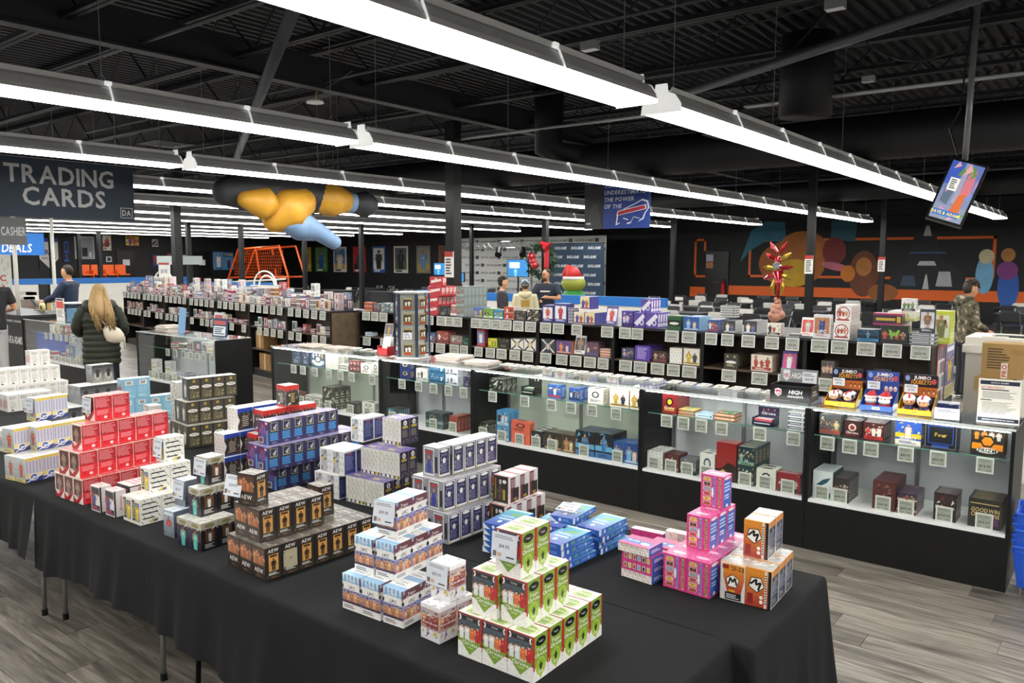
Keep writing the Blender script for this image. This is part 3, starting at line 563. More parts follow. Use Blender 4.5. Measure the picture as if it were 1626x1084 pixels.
case(*CASES[3],'glass display case with pale green back and basketball boxes',BACKG)
case(*CASES[2],'glass display case under the tall spinner rack',nstd=3)
case(*CASES[1],'glass display case left of the spinner rack',BACKG,nstd=3)
case(-11.07,-9.05,'glass display case right of the woman in green',y0=5.46,led=False); case(-14.9,-12.63,'glass display case at the cashier counter',y0=5.42,led=False)
# stock shelves
TZ,LZ2,BZ=1.25,.87,.48
def shelving(p0,rz,bays,depth,label):
    t=thing('stock_shelf',label,'shelf unit',p0,rz); L_=bays[-1]
    def part(n,a,b,mt): m=M(); m.b2(a,b); return m.build(n,mt,t)
    for i,x in enumerate(bays):
        part('upright',(max(x-.02,0),0,0),(min(x+.02,L_),depth,TZ-.025),BLACK)
    part('top_board',(0,-.01,TZ-.025),(L_,depth,TZ),mat('black_top_board','1d1f22',.35)); part('back_panel',(.0,depth/2-.01,.06),(L_,depth/2+.01,TZ-.03),WOODB)
    for a,b in zip(bays,bays[1:]):
        for z in (LZ2,BZ): part('shelf_board',(a+.02,.01,z-.022),(b-.02,depth/2-.01,z),WOODB)
        part('kick_board',(a+.02,.03,0),(b-.02,.05,.1),BLACK); part('floor_board',(a+.02,.05,.1),(b-.02,depth/2-.01,.12),WOODB)
    return t
RB_=[-9.28,-8.15,-7.03,-5.9,-4.8,-3.68,-2.58,-1.44]
SH_R=shelving((RB_[0],8.0,0),0,[x-RB_[0] for x in RB_],1.17,'long black stock shelf facing the glass cases')
# left shelf is turned a little; its front line runs from LP0 (left end) to LP1 (right end)
LP0,LP1=Vector((-19.3,9.25,0)),Vector((-9.46,7.6,0)); LDIR=(LP1-LP0); LLEN=LDIR.length; LRZ=math.atan2(LDIR.y,LDIR.x)
SH_L=shelving(LP0,LRZ,[LLEN*i/7 for i in range(8)],.7,'long black stock shelf on the left with brown end panel')
m=M(); m.b2((LLEN+.001,.02,.0),(LLEN+.02,.68,TZ-.03)); m.build('end_panel',mat('walnut_end_panel','6b5a45',.5,var=.2,vscale=10),SH_L)
for k,(a,b,z,w_,d_,h_) in enumerate(((.6,.25,.12,.5,.35,.3),(.55,.25,.42,.4,.3,.3),(2.0,.25,.12,.55,.35,.28),(4.9,.22,.12,.6,.3,.25),(8.0,.2,.12,.45,.3,.3),(9.2,.2,.12,.5,.3,.26),(9.1,.2,BZ,.5,.3,.2))):
    pass
# tables with cloths
CLOTH=mat('black_tablecloth','17181a',.9,0,.25,bump=.25,bscale=9,var=.1,vscale=5)
def cloth_table(x0,x1,y0,y1,h,drop,near,right,far,left,label,clabel,legs):
    t=thing('folding_table',label,'table',(0,0,0),group='folding tables under the black cloths'); m=M(); m.b2((x0+.03,y0+.03,h-.05),(x1-.03,y1-.03,h-.012)); m.build('top',DARKG,t)
    LG=mat('grey_leg_tube','8a8a86',.4,.4)
    for (lx,ly,tilt,mt) in legs:
        m=M(); m.tube([(lx,ly,.03),(lx+tilt,ly+.02,h-.05)],.0125,10); l=m.build('leg',LG if mt else BLACKM,t,True); m=M(); m.cyl((lx,ly,0),.016,.035,10); m.build('foot_cap',BLACKM,l)
    rg=random.Random(int((x0*7+y0*13)*100)); ph=[rg.uniform(0,6) for _ in range(8)]
    P=[];st=.03;r=.03
    def side(a,b,nv):
        a,b=Vector(a),Vector(b); n=max(2,int((b-a).length/st)); return [(a.lerp(b,i/n),Vector(nv)) for i in range(n+1)]
    segs=[]
    if left: segs.append(side((x0,y1),(x0,y0),(-1,0)))
    if near: segs.append(side((x0 if y0<2 else x1-.12,y0),(x1,y0),(0,-1)))
    if right: segs.append(side((x1,y0),(x1,y1),(1,0)))
    if far: segs.append(side((x1,y1),(x0,y1),(0,1)))
    for i,s_ in enumerate(segs):
        if P: 
            n0,n1=P[-1][1],s_[0][1]
            for q in (.25,.5,.75): P.append((s_[0][0].copy(),(n0.lerp(n1,q)).normalized()))
        P+=s_
    m=M(); rows=[(0,0,0),(.006,-.002,0),(.012,-.008,0),(.016,-.02,.0)]+[(.018,-.02-(drop-.02)*k/9,k/9) for k in range(1,10)]
    acc=0; vs_=[]
    for i,(p,nv) in enumerate(P):
        if i: acc+=(p-P[i-1][0]).length+.012*(p==P[i-1][0])
        wv=.5*math.sin(acc*11+ph[0])+.35*math.sin(acc*23+ph[1])+.3*math.sin(acc*5.3+ph[2])+.25*math.sin(acc*41+ph[3]); wv=max(0,wv+.55)
        hem=.03*math.sin(acc*3+ph[4])+.03*math.sin(acc*1.3+ph[5]); corner=1.0+.35*(1 if abs(nv.x*nv.y)>.05 else 0)
        for (o,z,s_) in rows:
            out=o+(.034*wv*s_**1.2+.012*s_)*corner
            vs_.append((p.x+nv.x*out,p.y+nv.y*out,h+z+hem*s_))
    k=len(rows); fs=[(i*k+j,(i+1)*k+j,(i+1)*k+j+1,i*k+j+1) for i in range(len(P)-1) for j in range(k-1)]
    m.add(vs_,fs)
    n=24; g=[]
    for a in range(n+1):
        for b in range(9):
            x=x0+(x1-x0)*a/n; y=y0+(y1-y0)*b/8; e=min(a,n-a,b,8-b); g.append((x,y,h+(0 if e==0 else .0008*math.sin(x*6+ph[6])*math.sin(y*9+ph[7]))))
    m.add(g,[(a*9+b,(a+1)*9+b,(a+1)*9+b+1,a*9+b+1) for a in range(n) for b in range(8)])
    bm=m; o=bm.build('tablecloth',CLOTH,None,True,label=clabel,cat='tablecloth',group='black cloths over the sales tables')
    me=o.data; b_=bmesh.new(); b_.from_mesh(me); bmesh.ops.remove_doubles(b_,verts=b_.verts,dist=.0006); bmesh.ops.recalc_face_normals(b_,faces=b_.faces); b_.to_mesh(me); b_.free()
TT=.742
NB=[-1.0,-3.4,-4.62,-6.45,-8.4]; FB=[-.925,-3.4,-4.62,-6.45,-8.4]
nms=['with the green and white boxes at its end','between the two pairs of grey legs','with the yellow striped boxes','at the far left edge']
fms=['with the pink and orange boxes at its end','behind the purple boxes','with the black and pale blue boxes','with the plain white boxes']
for k in range(4):
    x1,x0=NB[k],NB[k+1]; lg=[]
    if k==0: lg=[(-3.33,1.86,.03,0),(-1.15,1.85,0,1),(-1.15,2.3,0,1),(-3.3,2.3,0,0)]
    if k==1: lg=[(-3.55,1.81,-.01,1),(-3.55,2.3,0,1),(-4.6,1.8,-.02,1),(-4.5,2.3,0,1)]
    if k==2: lg=[(-4.75,1.75,-.02,1),(-4.75,2.3,0,1),(-6.3,1.8,0,1),(-6.3,2.3,0,1)]
    if k==3: lg=[(-6.6,1.8,0,1),(-6.6,2.3,0,1),(-8.2,1.8,0,1),(-8.2,2.3,0,1)]
    cloth_table(x0,x1,1.70,2.438,TT,[.42,.40,.36,.36][k],True,k==0,False,False,f'folding table in the near row {nms[k]}',f'black cloth on the near table {nms[k]}',lg)
    x1,x0=FB[k],FB[k+1]
    cloth_table(x0,x1,2.446,3.2,TT-.002,.6,k==0,k==0,True,False,f'folding table in the far row {fms[k]}',f'black cloth on the far table {fms[k]}',[(x0+.2,2.6,0,0),(x0+.2,3.05,0,0),(x1-.2,2.6,0,0),(x1-.2,3.05,0,0)])

# ================= card boxes on the tables =================
KD={}
def kind(n,W,D,H,fc,sc,tc,fn): KD[n]=(cardbox('card_box',W,D,H,fc,sc,tc,fn),W,D,H)
W_='f0eee9';K_='141418'
def a_tennis(f,s,t):
    f.r(0,.35,1,1,'7c2b2b'); f.r(.03,.4,.97,.97,'4a5a66'); f.poly([(.0,.5),(.0,.42),(.5,.08),(1,.42),(1,.5)],'7fa53a'); f.crowd(.06,.42,.94,.84,4,['c02a30','e8e8ea','2a4a9a','e0703a'],3); f.r(.03,.86,.97,.95,'241c1c'); f.t("TENNIS",.5,.905,.04,'d8d8d8',0); f.poly([(.06,.97),(.1,.9),(.06,.84),(.12,.84),(.16,.9),(.12,.97)],W_); f.poly([(.94,.97),(.9,.9),(.94,.84),(.88,.84),(.84,.9),(.88,.97)],W_)
    f.t('Topps',.5,.44,.075,W_,1,.1); f.t('Chrome',.5,.34,.085,W_,1,.12); f.t('TENNIS',.52,.25,.035,'d8e4b0'); f.r(.95,.4,1,1,'b8352f'); f.r(0,.95,.02,1,'b8352f')
    s.r(0,.3,1,1,'86a93a'); s.r(0,.25,.1,1,'b8352f'); s.r(.92,.25,1,1,'b8352f'); s.e_(.5,.84,.34,.1,K_); s.t('Topps',.5,.84,.04,W_); s.t('Topps',.5,.67,.08,W_,1,.1); s.t('Chrome',.5,.56,.08,W_,1,.1); s.e_(.5,.29,.33,.2,'a9c94a',18); s.e_(.5,.29,.27,.16,'95b83e',18); s.man(.5,.18,.22,'23331a','23331a'); s.poly([(.17,.3),(.83,.3),(.5,.02)],'a9c94a')
    s.man(.5,.18,.22,'23331a','23331a'); s.dash(.35,.14,.7,.22,3,'dfeaba')
    t.r(0,0,1,.05,'b8352f'); t.e_(.5,.5,.42,.38,'c9d89a',20); t.e_(.5,.55,.3,.26,'8fae44',18); t.dash(.2,.15,.8,.4,4,'6f8a3a',.5,4); t.t('Chrome',.5,.6,.16,W_)
kind('tennis',.098,.0772,.1432,W_,W_,'e6e6de',a_tennis)
def a_ufc(f,s,t):
    for q in (f,s):
        q.r(0,.78,1,1,'7fb2dc' if q is f else '6b3f48'); 
        if q is f:
            for i in range(5): q.poly([(i*.2,1),(i*.2+.12,1),(i*.2+.05,.78)],'dfeaf4')
        q.t('Topps',.5,.87,.075,W_,1,.1,.7); q.t('Chrome',.5,.775,.085,W_,1,.12,.8); q.r(0,.2,1,.72,'8d90c2'); q.r(.0,.58,1,.72,W_); q.t('UFC',.5,.65,.085,K_,1,.2); q.e_(.02,.65,.05,.06,'2a2a2e'); q.e_(.98,.65,.05,.06,'2a2a2e'); q.crowd(.04,.2,.96,.57,5,['d0a07c','b87a54','c89068','d8b090'],5 if q is f else 8,False); q.r(.0,.19,1,.26,'4a3a52') if q is f else q.blobs(8,['c83a3a','3a7a4a','e8c83a'],4,.2,.05,.2,.95,.32); q.r(0,0,1,.19,W_); q.dash(.08,.05,.7,.15,2 if q is f else 4,'5a5a62',.5,3)
    f.r(.94,.72,1,1,'7a3a42'); s.r(0,.9,.1,1,'8fb8dc')
    t.r(0,0,1,.35,'8fbbe0'); t.r(0,.35,1,1,'eef0f2'); t.dash(.2,.45,.8,.6,2,'8a8a92'); t.t('UFC',.5,.75,.14,'9a9aa2')
kind('ufc',.0935,.087,.131,W_,W_,'e9ecef',a_ufc)
def a_kn(f,s,t):
    for q in (f,s):
        q.r(0,.3,1,.88,'b9a3a8'); q.crowd(.05,.35,.95,.86,4,['c89068','7a3a3a','d8b090','8a4a4a'],9,False); q.r(.08,.42,.92,.56,'8a1f26'); q.t('Knockout',.5,.5,.085,W_,1,.15); q.t('UFC',.5,.72,.07,W_,1,.2); q.r(0,0,1,.26,'e2e0e4'); q.blobs(10,['9a9aa8','5a4a8a','c8b83a'],2,.18,.05,.05,.95,.3)
    t.blobs(8,['b8b8c0','9a9aa4'],3,.25); t.t('UFC',.4,.6,.16,'8a8a94')
kind('knock',.088,.08,.1214,'ebe9ec','ebe9ec','f0f0f2',a_kn)
def a_aew(f,s,t):
    f.r(.04,.42,.96,.94,'5c3a2a'); f.crowd(.08,.45,.92,.92,4,['a8623c','8a4a30','b87a50'],2,False); f.t('AEW',.5,.27,.13,W_); f.dash(.3,.06,.7,.14,2,'8a6a4a'); f.blobs(14,['4a3a2c','2a221d','6a4a34'],4,.12,0,0,1,.4)
    s.t('AEW',.5,.88,.1,W_); s.r(.22,.25,.8,.77,'d6a055'); s.r(.3,.68,.72,.75,'4a2f1a'); s.man(.51,.27,.38,K_,'6a3a22',K_); s.dash(.2,.13,.85,.21,3,'dcdcd8'); s.blobs(12,['4a3a2c','5a4a3a'],6,.1,0,0,1,.12); s.dash(.35,.03,.7,.09,2,'8a6a4a')
    t.blobs(14,['6a6258','8a8278','3a342e'],5,.3); t.t('AEW',.5,.5,.2,'a8a49a')
kind('aew',.092,.0755,.132,'2b241f','2d2722','5a544c',a_aew)
def a_aew2(f,s,t):
    a_aew(f,s,t); s.r(.08,.2,.92,.76,'b9b096'); s.r(.5,.47,.58,.5,K_); s.r(.1,.68,.15,.72,K_); s.r(.1,.21,.2,.25,K_)
kind('aewblank',.092,.0755,.132,'2b241f','2d2722','5a544c',a_aew2)
def a_bb(f,s,t):
    for q in (f,s): q.r(0,.76,1,1,'b9b6a6'); q.e_(.5,.87,.3,.07,'8f8558'); q.blobs(8,['8f8c80','d0cec4'],3,.14,0,.7,1,.8)
    f.man(.5,.02,.72,'63bdb4','a8714c',None,'2a3a5a'); f.r(0,.0,.12,.7,'3a2a5a')
    s.r(.25,.3,.8,.7,'6a4a30'); s.man(.52,.3,.38,'e6e4de','7a4a30'); s.dash(.2,.08,.8,.24,4,'d8d6cf')
    t.blobs(10,['d0d0c8','8a8a80'],2,.3)
kind('bb',.09,.083,.125,'231f2c','1d1a20','c6c5bc',a_bb)
def a_bs(f,s,t):
    f.g(0,0,1,1,'6a7482','a9b9c8',5); f.man(.5,.1,.7,'c83a34','9a6a4a','8a929c'); f.r(.1,.82,.9,.92,'dfe4ea'); s.g(0,0,1,1,'2a333f','7d8896',5); s.dash(.2,.2,.8,.6,5,'9aa6b2'); t.blobs(9,['e8ecf0','8a98a8'],2,.3)
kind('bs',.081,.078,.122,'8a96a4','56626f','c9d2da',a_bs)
def a_wc(f,s,t):
    f.r(.06,.12,.4,.92,'2a2a26'); f.r(.45,.12,.94,.85,'4a6a9a'); f.man(.68,.14,.68,'e8c83a','c9936c'); f.dash(.1,.2,.36,.85,8,'e4d27a'); f.slash(2,4,K_,3,.05)
    for k in range(4): s.dash(.12,.18+k*.19,.88,.27+k*.19,1,'2a2a2a',.55,k+2,.3)
    s.slash(3,6,K_,4,.055); s.poly([(.45,.04),(.75,.04),(.85,.16),(.55,.16)],'d8b83a'); s.poly([(.6,.04),(.75,.04),(.82,.13),(.66,.13)],'3a5a9a')
    t.slash(3,4,'3a3a38',5,.06); t.poly([(.4,.4),(.6,.4),(.7,.6),(.5,.6)],'c8b04a')
kind('wc',.078,.108,.125,'eceae2','f1efe6','eeeee6',a_wc)
def a_bow(f,s,t):
    f.r(.05,.05,.95,.95,'2a2a34'); f.crowd(.08,.25,.92,.9,4,['b8303a','e8e8ea','2a4a9a'],4); f.dash(.1,.08,.9,.22,3,'d86a7a'); s.r(0,0,.14,1,K_); s.t('Bowman',.55,.5,.2,'c85a6a',1,.2,.9,'c',1); t.dash(.1,.2,.9,.8,3,'b8a8a8')
kind('bow',.088,.06,.13,'e6e2e0','d9d4d2','ece8e8',a_bow)
def a_bowf(f,s,t):
    f.r(0,0,1,.9,'26262c'); f.t('Topps',.5,.5,.4,'c85a6a',1,.2); s.r(0,.1,1,.85,'e8e0e0'); s.t('Bowman',.5,.48,.5,'c84a5c',1,.25); t.dash(.1,.15,.9,.85,5,'c9a0a8')
kind('bowflat',.13,.205,.045,'26262c','26262c','e9e0e2',a_bowf)
def a_red(f,s,t):
    f.r(0,.0,1,1,'e9dccf'); f.r(.1,.3,1,.95,'5a1c20'); f.man(.5,.25,.65,'8a7a72','c9936c',None,'2a2a2a'); f.poly([(0,0),(.7,.0),(1,.35),(1,.5),(.3,.1),(0,.3)],'b8202c'); f.poly([(.55,0),(1,0),(1,.3)],W_)
    s.r(0,.0,1,.46,'dc2b35'); s.r(.0,.97,1,1,'ecd9c8'); s.dash(.1,.52,.9,.92,9,'e9a0a4',.4,3); s.dash(.15,.22,.85,.42,4,'f0a8ac',.4,4); s.r(.55,.06,.72,.16,'f0dede'); s.blobs(5,['3a1014','8a1a22'],4,.14,.05,.05,.95,.95); s.r(0,0,.03,1,'ecd9c8')
    t.r(0,0,1,.08,'ecd9c8'); t.dash(.1,.2,.9,.8,4,'e88a90')
kind('red',.0942,.098,.1325,'a81c26','bb2029','d0303a',a_red)
def a_yel(f,s,t):
    f.g(0,.15,1,1,'9aa4aa','c4cccf',4); f.man(.6,.22,.65,'b8583a','c9936c'); f.r(0,.0,1,.15,'e2cf72'); f.dash(.1,.03,.8,.12,2,'6a7a9a')
    for i in range(5): s.r(.06+i*.19,.36,.16+i*.19,.86,'aeb0c8')
    s.r(0,.88,1,1,'e6cf66'); s.r(0,.2,1,.34,'e8d884'); s.poly([(0,0),(1,0),(1,.2),(.5,.1),(0,.16)],'2c3f86'); s.e_(.5,.2,.26,.15,W_,16); s.e_(.5,.2,.2,.115,'3a6ab8',16); s.dash(.38,.17,.64,.23,2,W_); s.poly([(0,.02),(.15,.02),(1,.28),(1,.34)],W_)
    t.dash(.1,.2,.9,.8,5,'c9ccd2')
kind('yel',.1,.098,.14,'d9dcda','d4d4de','f1f1ee',a_yel)
def a_white(f,s,t):
    f.crowd(.1,.2,.9,.8,3,['c8a0a0','9aa0b0'],3); s.dash(.15,.72,.85,.9,5,'8a8a86',.45,2); s.dash(.2,.2,.8,.65,8,'b9b8b2',.4,4); s.r(.3,.04,.55,.12,'55554f'); s.blobs(3,['3a3a44'],7,.14,.1,.1,.9,.9); t.dash(.1,.2,.9,.8,4,'d4d2cc')
kind('white',.1,.085,.14,'dcd9d4','e6e3dc','eeece7',a_white)
def a_gray(f,s,t):
    f.g(0,0,1,1,'6c6e70','a4a6a8',6); f.r(.55,.55,.78,.72,'e4e4e4'); f.r(.6,.57,.73,.7,'5a5a5a'); f.dash(.2,.78,.6,.9,3,'5a5c5e'); s.g(0,0,1,1,'9c9a96','3c3d3e',6); s.e_(.5,.4,.35,.25,'b4b0a2'); s.man(.5,.3,.55,'2a2a2c','4a4a4a'); t.dash(.1,.3,.9,.7,3,'d0d0ce')
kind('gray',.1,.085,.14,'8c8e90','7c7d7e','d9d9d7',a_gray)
def a_lb(f,s,t):
    f.crowd(.1,.2,.9,.85,2,['b8b0b8','8a4a5a'],3); s.r(.25,.68,.78,.9,W_); s.r(.32,.71,.7,.87,'cfcfca')
    for i in range(4): s.r(.36+i*.08,.72,.4+i*.08,.86,'4a4a4a')
    s.dash(.2,.3,.8,.55,4,'b9dcec',.3,3); s.dash(.2,.08,.8,.2,3,'cfe6f0'); t.dash(.1,.2,.9,.8,4,'b4d8e8')
kind('lb',.09,.095,.14,'a3c6d8','8cc0da','b9dcea',a_lb)
def a_bp(f,s,t):
    f.r(.35,.1,.6,.92,'6a5f58'); f.man(.5,.15,.7,'cfcac0','9a6a4a'); f.r(.05,.05,.2,.95,'2a2822'); s.r(.06,.05,.94,.95,'4c473a'); s.e_(.5,.87,.12,.07,'b89a4a'); s.e_(.5,.6,.4,.075,W_,18); s.t('PRIZM',.5,.6,.055,'6a6658'); s.blobs(16,['2a2822','7a7258','c8b878'],4,.16,.1,.1,.9,.5); s.dash(.15,.1,.85,.4,5,'8a8260',.35,3); t.blobs(8,['c9c5b8','8a8678'],3,.3)
kind('bp',.1,.085,.15,'3a372f','35322a','cfccc0',a_bp)
def a_pr(f,s,t):
    f.slash(3,6,'3a3a38',3,.05); s.r(0,.05,1,.86,'35302e'); s.blobs(14,['6a5a4a','b8b4aa','23201f','8a6a4a'],3,.22,.05,.05,.95,.8); s.poly([(0,.86),(.12,.74),(.25,.86),(.4,.74),(.55,.86),(.7,.74),(.85,.86),(1,.76),(1,1),(0,1)],'2748a8'); s.dash(.3,.15,.75,.65,6,'d0c8b8',.4,4); s.r(0,0,1,.05,'2748a8'); s.poly([(0,.2),(.14,.45),(0,.7)],'e6e4de'); t.slash(4,4,'b0b0b4',3,.04)
kind('pr',.11,.1,.13,'efede8','2f2c2a','f0efec',a_pr)
def a_rs(f,s,t):
    for q in (f,s): q.blobs(18,['d8d4ca','5a5652','23211f','9a9690'],3,.25); q.poly([(0,.86),(.15,.7),(.3,.86),(.5,.72),(.65,.86),(.85,.7),(1,.84),(1,1),(0,1)],'d8342c'); q.dash(.35,.2,.7,.65,6,'d9b84a' if q is s else 'c8c4ba',.4,3); q.r(0,0,1,.08,'d8342c')
    t.slash(3,3,'c83a34',2,.06)
kind('rs',.1,.09,.13,'4a4744','3b3836','e9dcd8',a_rs)
def a_don(f,s,t):
    f.man(.45,.1,.8,'4a5ab0','b87a54',None,'b8303a'); f.r(.78,.0,.98,.62,'4a9ad8'); f.r(.04,.05,.5,.3,'d8dcd0'); f.r(.1,.08,.44,.27,'4a4a3a'); f.r(.7,.86,.9,.95,W_); f.blobs(8,['b8303a','6a5ab8'],2,.2,.1,.4,.8,.9)
    s.r(.2,.56,.78,.93,'b9bca4'); s.r(.24,.58,.74,.91,'2b2748'); s.t('d',.49,.74,.2,W_,1,.25); s.r(.24,.565,.74,.61,'8a9a5a')
    s.dash(.12,.16,.9,.5,5,'4aa6e8',.6,5,.2); s.dash(.3,.04,.7,.12,2,'8a86a8'); s.r(0,.965,.3,.985,'d8b83a')
    t.dash(.05,.2,.6,.5,2,'6a5fa0')
kind('don',.096,.0775,.13,'453d78','36305c','8f88ae',a_don)
def a_op(f,s,t):
    f.r(.03,.14,.97,.97,'d9d8cf'); f.slash(4,5,'2f2f2c',3,.04,.05,.18,.95,.95); f.dash(.12,.3,.88,.85,7,'b8b7ac',.3,3,.2); f.r(.03,.02,.97,.13,'26242c')
    for i,c in enumerate(('e9e7df','e9e7df','e9e7df','d8c23a')): f.r(.1+i*.22,.03,.24+i*.22,.12,c)
    s.e_(.5,.85,.2,.1,W_,14); s.t('6',.5,.85,.09,'2e2748'); s.r(.2,.64,.8,.74,'c8b03a'); s.dash(.15,.3,.85,.58,5,'a8a08a',.4,3); s.blobs(8,['8a7a4a','5a4a7a'],3,.2,.1,.05,.9,.25)
    t.r(0,0,1,1,'5a4a8e'); t.slash(3,3,'23203a',3,.06); t.r(.2,.4,.55,.6,'d8c23a'); t.dash(.1,.7,.8,.9,2,'b8b0d8')
kind('op',.135,.067,.14,'d6d4cc','2c2644','5a4a8e',a_op)
def a_wt(f,s,t):
    f.r(.1,.06,.6,.94,'b9bcc0'); f.blobs(14,['e0c83a','7a8a9a','3a4a7a','4a4a4a','c8c8cc'],3,.25,.1,.06,.6,.94); f.slash(2,3,K_,3,.07,.55,.1,1,.9); s.r(.05,.05,.95,.93,'37407e'); s.dash(.15,.2,.85,.8,8,'8a92c0',.35,3); s.r(.3,.84,.7,.9,'b8503a'); t.slash(3,4,'9a9aa0',3,.05)
kind('wt',.092,.085,.13,'e9e8e6','e4e4ea','f2f2f0',a_wt)
def a_si(f,s,t):
    f.frame(.08,.05,.72,.95,.05,'e6e6e8'); f.r(.14,.1,.64,.9,'6a6a7a'); f.r(.2,.76,.6,.86,'b83a3a'); f.man(.4,.12,.6,'3a4a9a','c9936c'); f.r(.78,.15,.94,.7,'2a2a30'); f.slash(2,3,K_,2,.06)
    s.r(.04,.03,.96,.97,'e2e2e4'); s.r(.1,.1,.92,.94,'2b2a4c'); s.e_(.5,.88,.33,.05,W_,16); s.t('PRIZM',.5,.74,.06,'8f8fb8'); s.e_(.5,.55,.14,.09,W_,12); s.dash(.2,.15,.85,.48,6,'8a8ab4',.4,5,.3); s.r(.05,.02,.2,.08,'d8c83a'); s.blobs(6,['c8c8d8'],5,.12,.15,.15,.85,.7)
    t.slash(3,3,'6a6a70',3,.06); t.dash(.2,.3,.8,.7,3,'b4b4b8')
kind('si',.1,.0765,.137,'97979c','8e8e93','c2c2c6',a_si)
def a_rb(f,s,t):
    f.r(.04,.04,.96,.96,'29241f'); f.r(.12,.12,.2,.9,'8a7a2a'); f.e_(.68,.8,.12,.07,W_); f.r(.38,.7,.5,.86,'d8d4cc'); f.r(.6,.12,.72,.5,'b8a02a'); f.man(.42,.12,.55,'4a4038','6a4a3a'); f.r(.9,0,1,1,'e2ddd8'); f.r(0,.6,.06,.95,'b8303a')
    s.r(0,0,1,1,'e2ddd8'); s.r(.08,.04,.55,.96,'7a2a30'); s.r(.3,.06,.95,.55,'26221f'); s.dash(.15,.58,.85,.9,5,'c8c0b8',.4,3); s.t('NFL',.62,.14,.09,'d8b83a')
    t.r(0,0,1,.14,'a84a4c'); t.r(0,.86,1,1,'a84a4c'); t.e_(.5,.5,.22,.2,W_); t.blobs(6,['b86a6a','8a8a86'],3,.2)
kind('rb',.1,.075,.128,'3a322d','dcd6d0','d9cfcb',a_rb)
def a_slab(f,s,t):
    f.r(0,0,1,1,'2a5cb0'); f.poly([(0,0),(.32,0),(.0,1)],'dfe4e6'); f.e_(.45,.5,.06,.3,W_); f.dash(.55,.25,.85,.75,3,'8ab0e4',.4,3)
    s.r(0,0,.08,1,'dfe4e6'); s.e_(.2,.5,.03,.35,W_); s.t('NFL',.4,.5,.5,'8fc44a'); s.dash(.52,.25,.95,.75,2,'8ab0e4',.5,2,.1); s.e_(.75,.5,.02,.3,W_)
    t.g(0,0,1,1,'3c46a8','5fb8c8',7); t.dash(.2,.35,.8,.45,1,'dfe8f4'); t.e_(.45,.22,.08,.06,W_); t.poly([(.4,.62),(.8,.7),(.8,.8),(.4,.74)],'7ab84a'); t.dash(.15,.5,.85,.6,2,'bcd8f0'); t.r(0,.93,1,1,'cfe6e4')
kind('slab',.12,.225,.0255,'2a5cb0','2f68c0','4a78c0',a_slab)
PK='d83f86'
def a_pink(f,s,t):
    for i,c in enumerate(('b83a3a','e0c83a','c8404a','6fa8d0','3a2a2a','e0c040')): f.r(.1,.07+i*.148,.46,.19+i*.148,'d8c4b8'); f.r(.14,.08+i*.148,.42,.17+i*.148,c); f.e_(.28,.13+i*.148,.06,.035,['8a5a3c','c99470'][i%2],7)
    f.r(.55,.03,.66,.97,'9a8fd0'); f.r(.8,.05,.9,.95,'c8b07a'); f.dash(.56,.1,.65,.9,12,'6a5ab0',.5,3,.1); f.dash(.81,.1,.89,.9,14,'4a3a3a',.5,4,.1); f.e_(.53,.48,.05,.16,W_,12); f.slash(3,5,'2a1420',3,.045)
    s.r(.06,.04,.94,.86,'2f63c2'); s.e_(.5,.92,.36,.045,W_,14); s.dash(.15,.5,.85,.8,3,'c8dcf4',.5,3,.2); s.dash(.2,.28,.8,.44,2,'e8f0fa',.5,2,.2); s.e_(.5,.09,.14,.05,W_); s.slash(2,5,'1a1030',4,.06)
    t.slash(4,3,'4a1430',3,.06); t.e_(.5,.5,.3,.16,'f0b8d0',16); t.t('PRIZM',.5,.5,.12,W_)
kind('pink',.096,.078,.135,PK,PK,'dd5a98',a_pink)
def a_ps(f,s,t):
    f.r(0,.0,1,.9,PK); f.r(.05,.12,.95,.86,'8a2a5a')
    for i in range(6): f.r(.07+i*.15,.18,.18+i*.15,.82,'e0d0c8'); f.r(.09+i*.15,.25,.16+i*.15,.7,['b83a3a','e0c83a','c03040','6fb0d8','3a2a2a','e0b83a'][i])
    s.r(.1,.1,.9,.9,'3a6ac4'); s.dash(.15,.3,.85,.7,2,'dfe8f4'); t.r(.0,.2,.9,.6,'3f6cc4'); t.e_(.72,.35,.14,.12,W_); t.t('PRIZM',.3,.45,.12,W_); t.slash(5,4,'3a1428',3,.04)
kind('pinkcards',.142,.105,.035,PK,'3a6ac4',PK,a_ps)
def a_pw(f,s,t): a_ps(f,s,t); f.r(0,0,1,1,'e9e0d8'); f.dash(.1,.5,.9,.9,4,'b8aca4',.4,3); f.slash(6,2,'2a2024',3,.03); f.r(0,.92,1,1,PK)
kind('pinkwhite',.142,.105,.035,'e9e0d8','3a6ac4',PK,a_pw)
def a_pu(f,s,t): f.slash(4,4,'2a2024',3,.04); f.r(.38,.7,.58,.95,'8a8a86'); f.r(.4,.72,.56,.93,'d0ccc8'); s.r(0,0,.5,1,PK); s.r(.5,.1,1,.9,'3a6ac4'); t.slash(5,1,'2a2024',3,.04)
kind('pinkup',.15,.04,.12,'ecdcd4','b84a8a','efe6e0',a_pu)
def a_pu2(f,s,t): f.r(0,.25,1,1,'c93a7c'); f.e_(.5,.6,.36,.13,W_,16); f.t('PRIZM',.5,.6,.15,'3a3238',1,.1); f.r(0,0,1,.25,'e9e0d8'); f.slash(4,3,'3a1428',3,.04); t.slash(6,1,'2a2024',3,.04)
kind('pinkfront',.15,.04,.1,'c93a7c','3a6ac4','efe6e0',a_pu2)
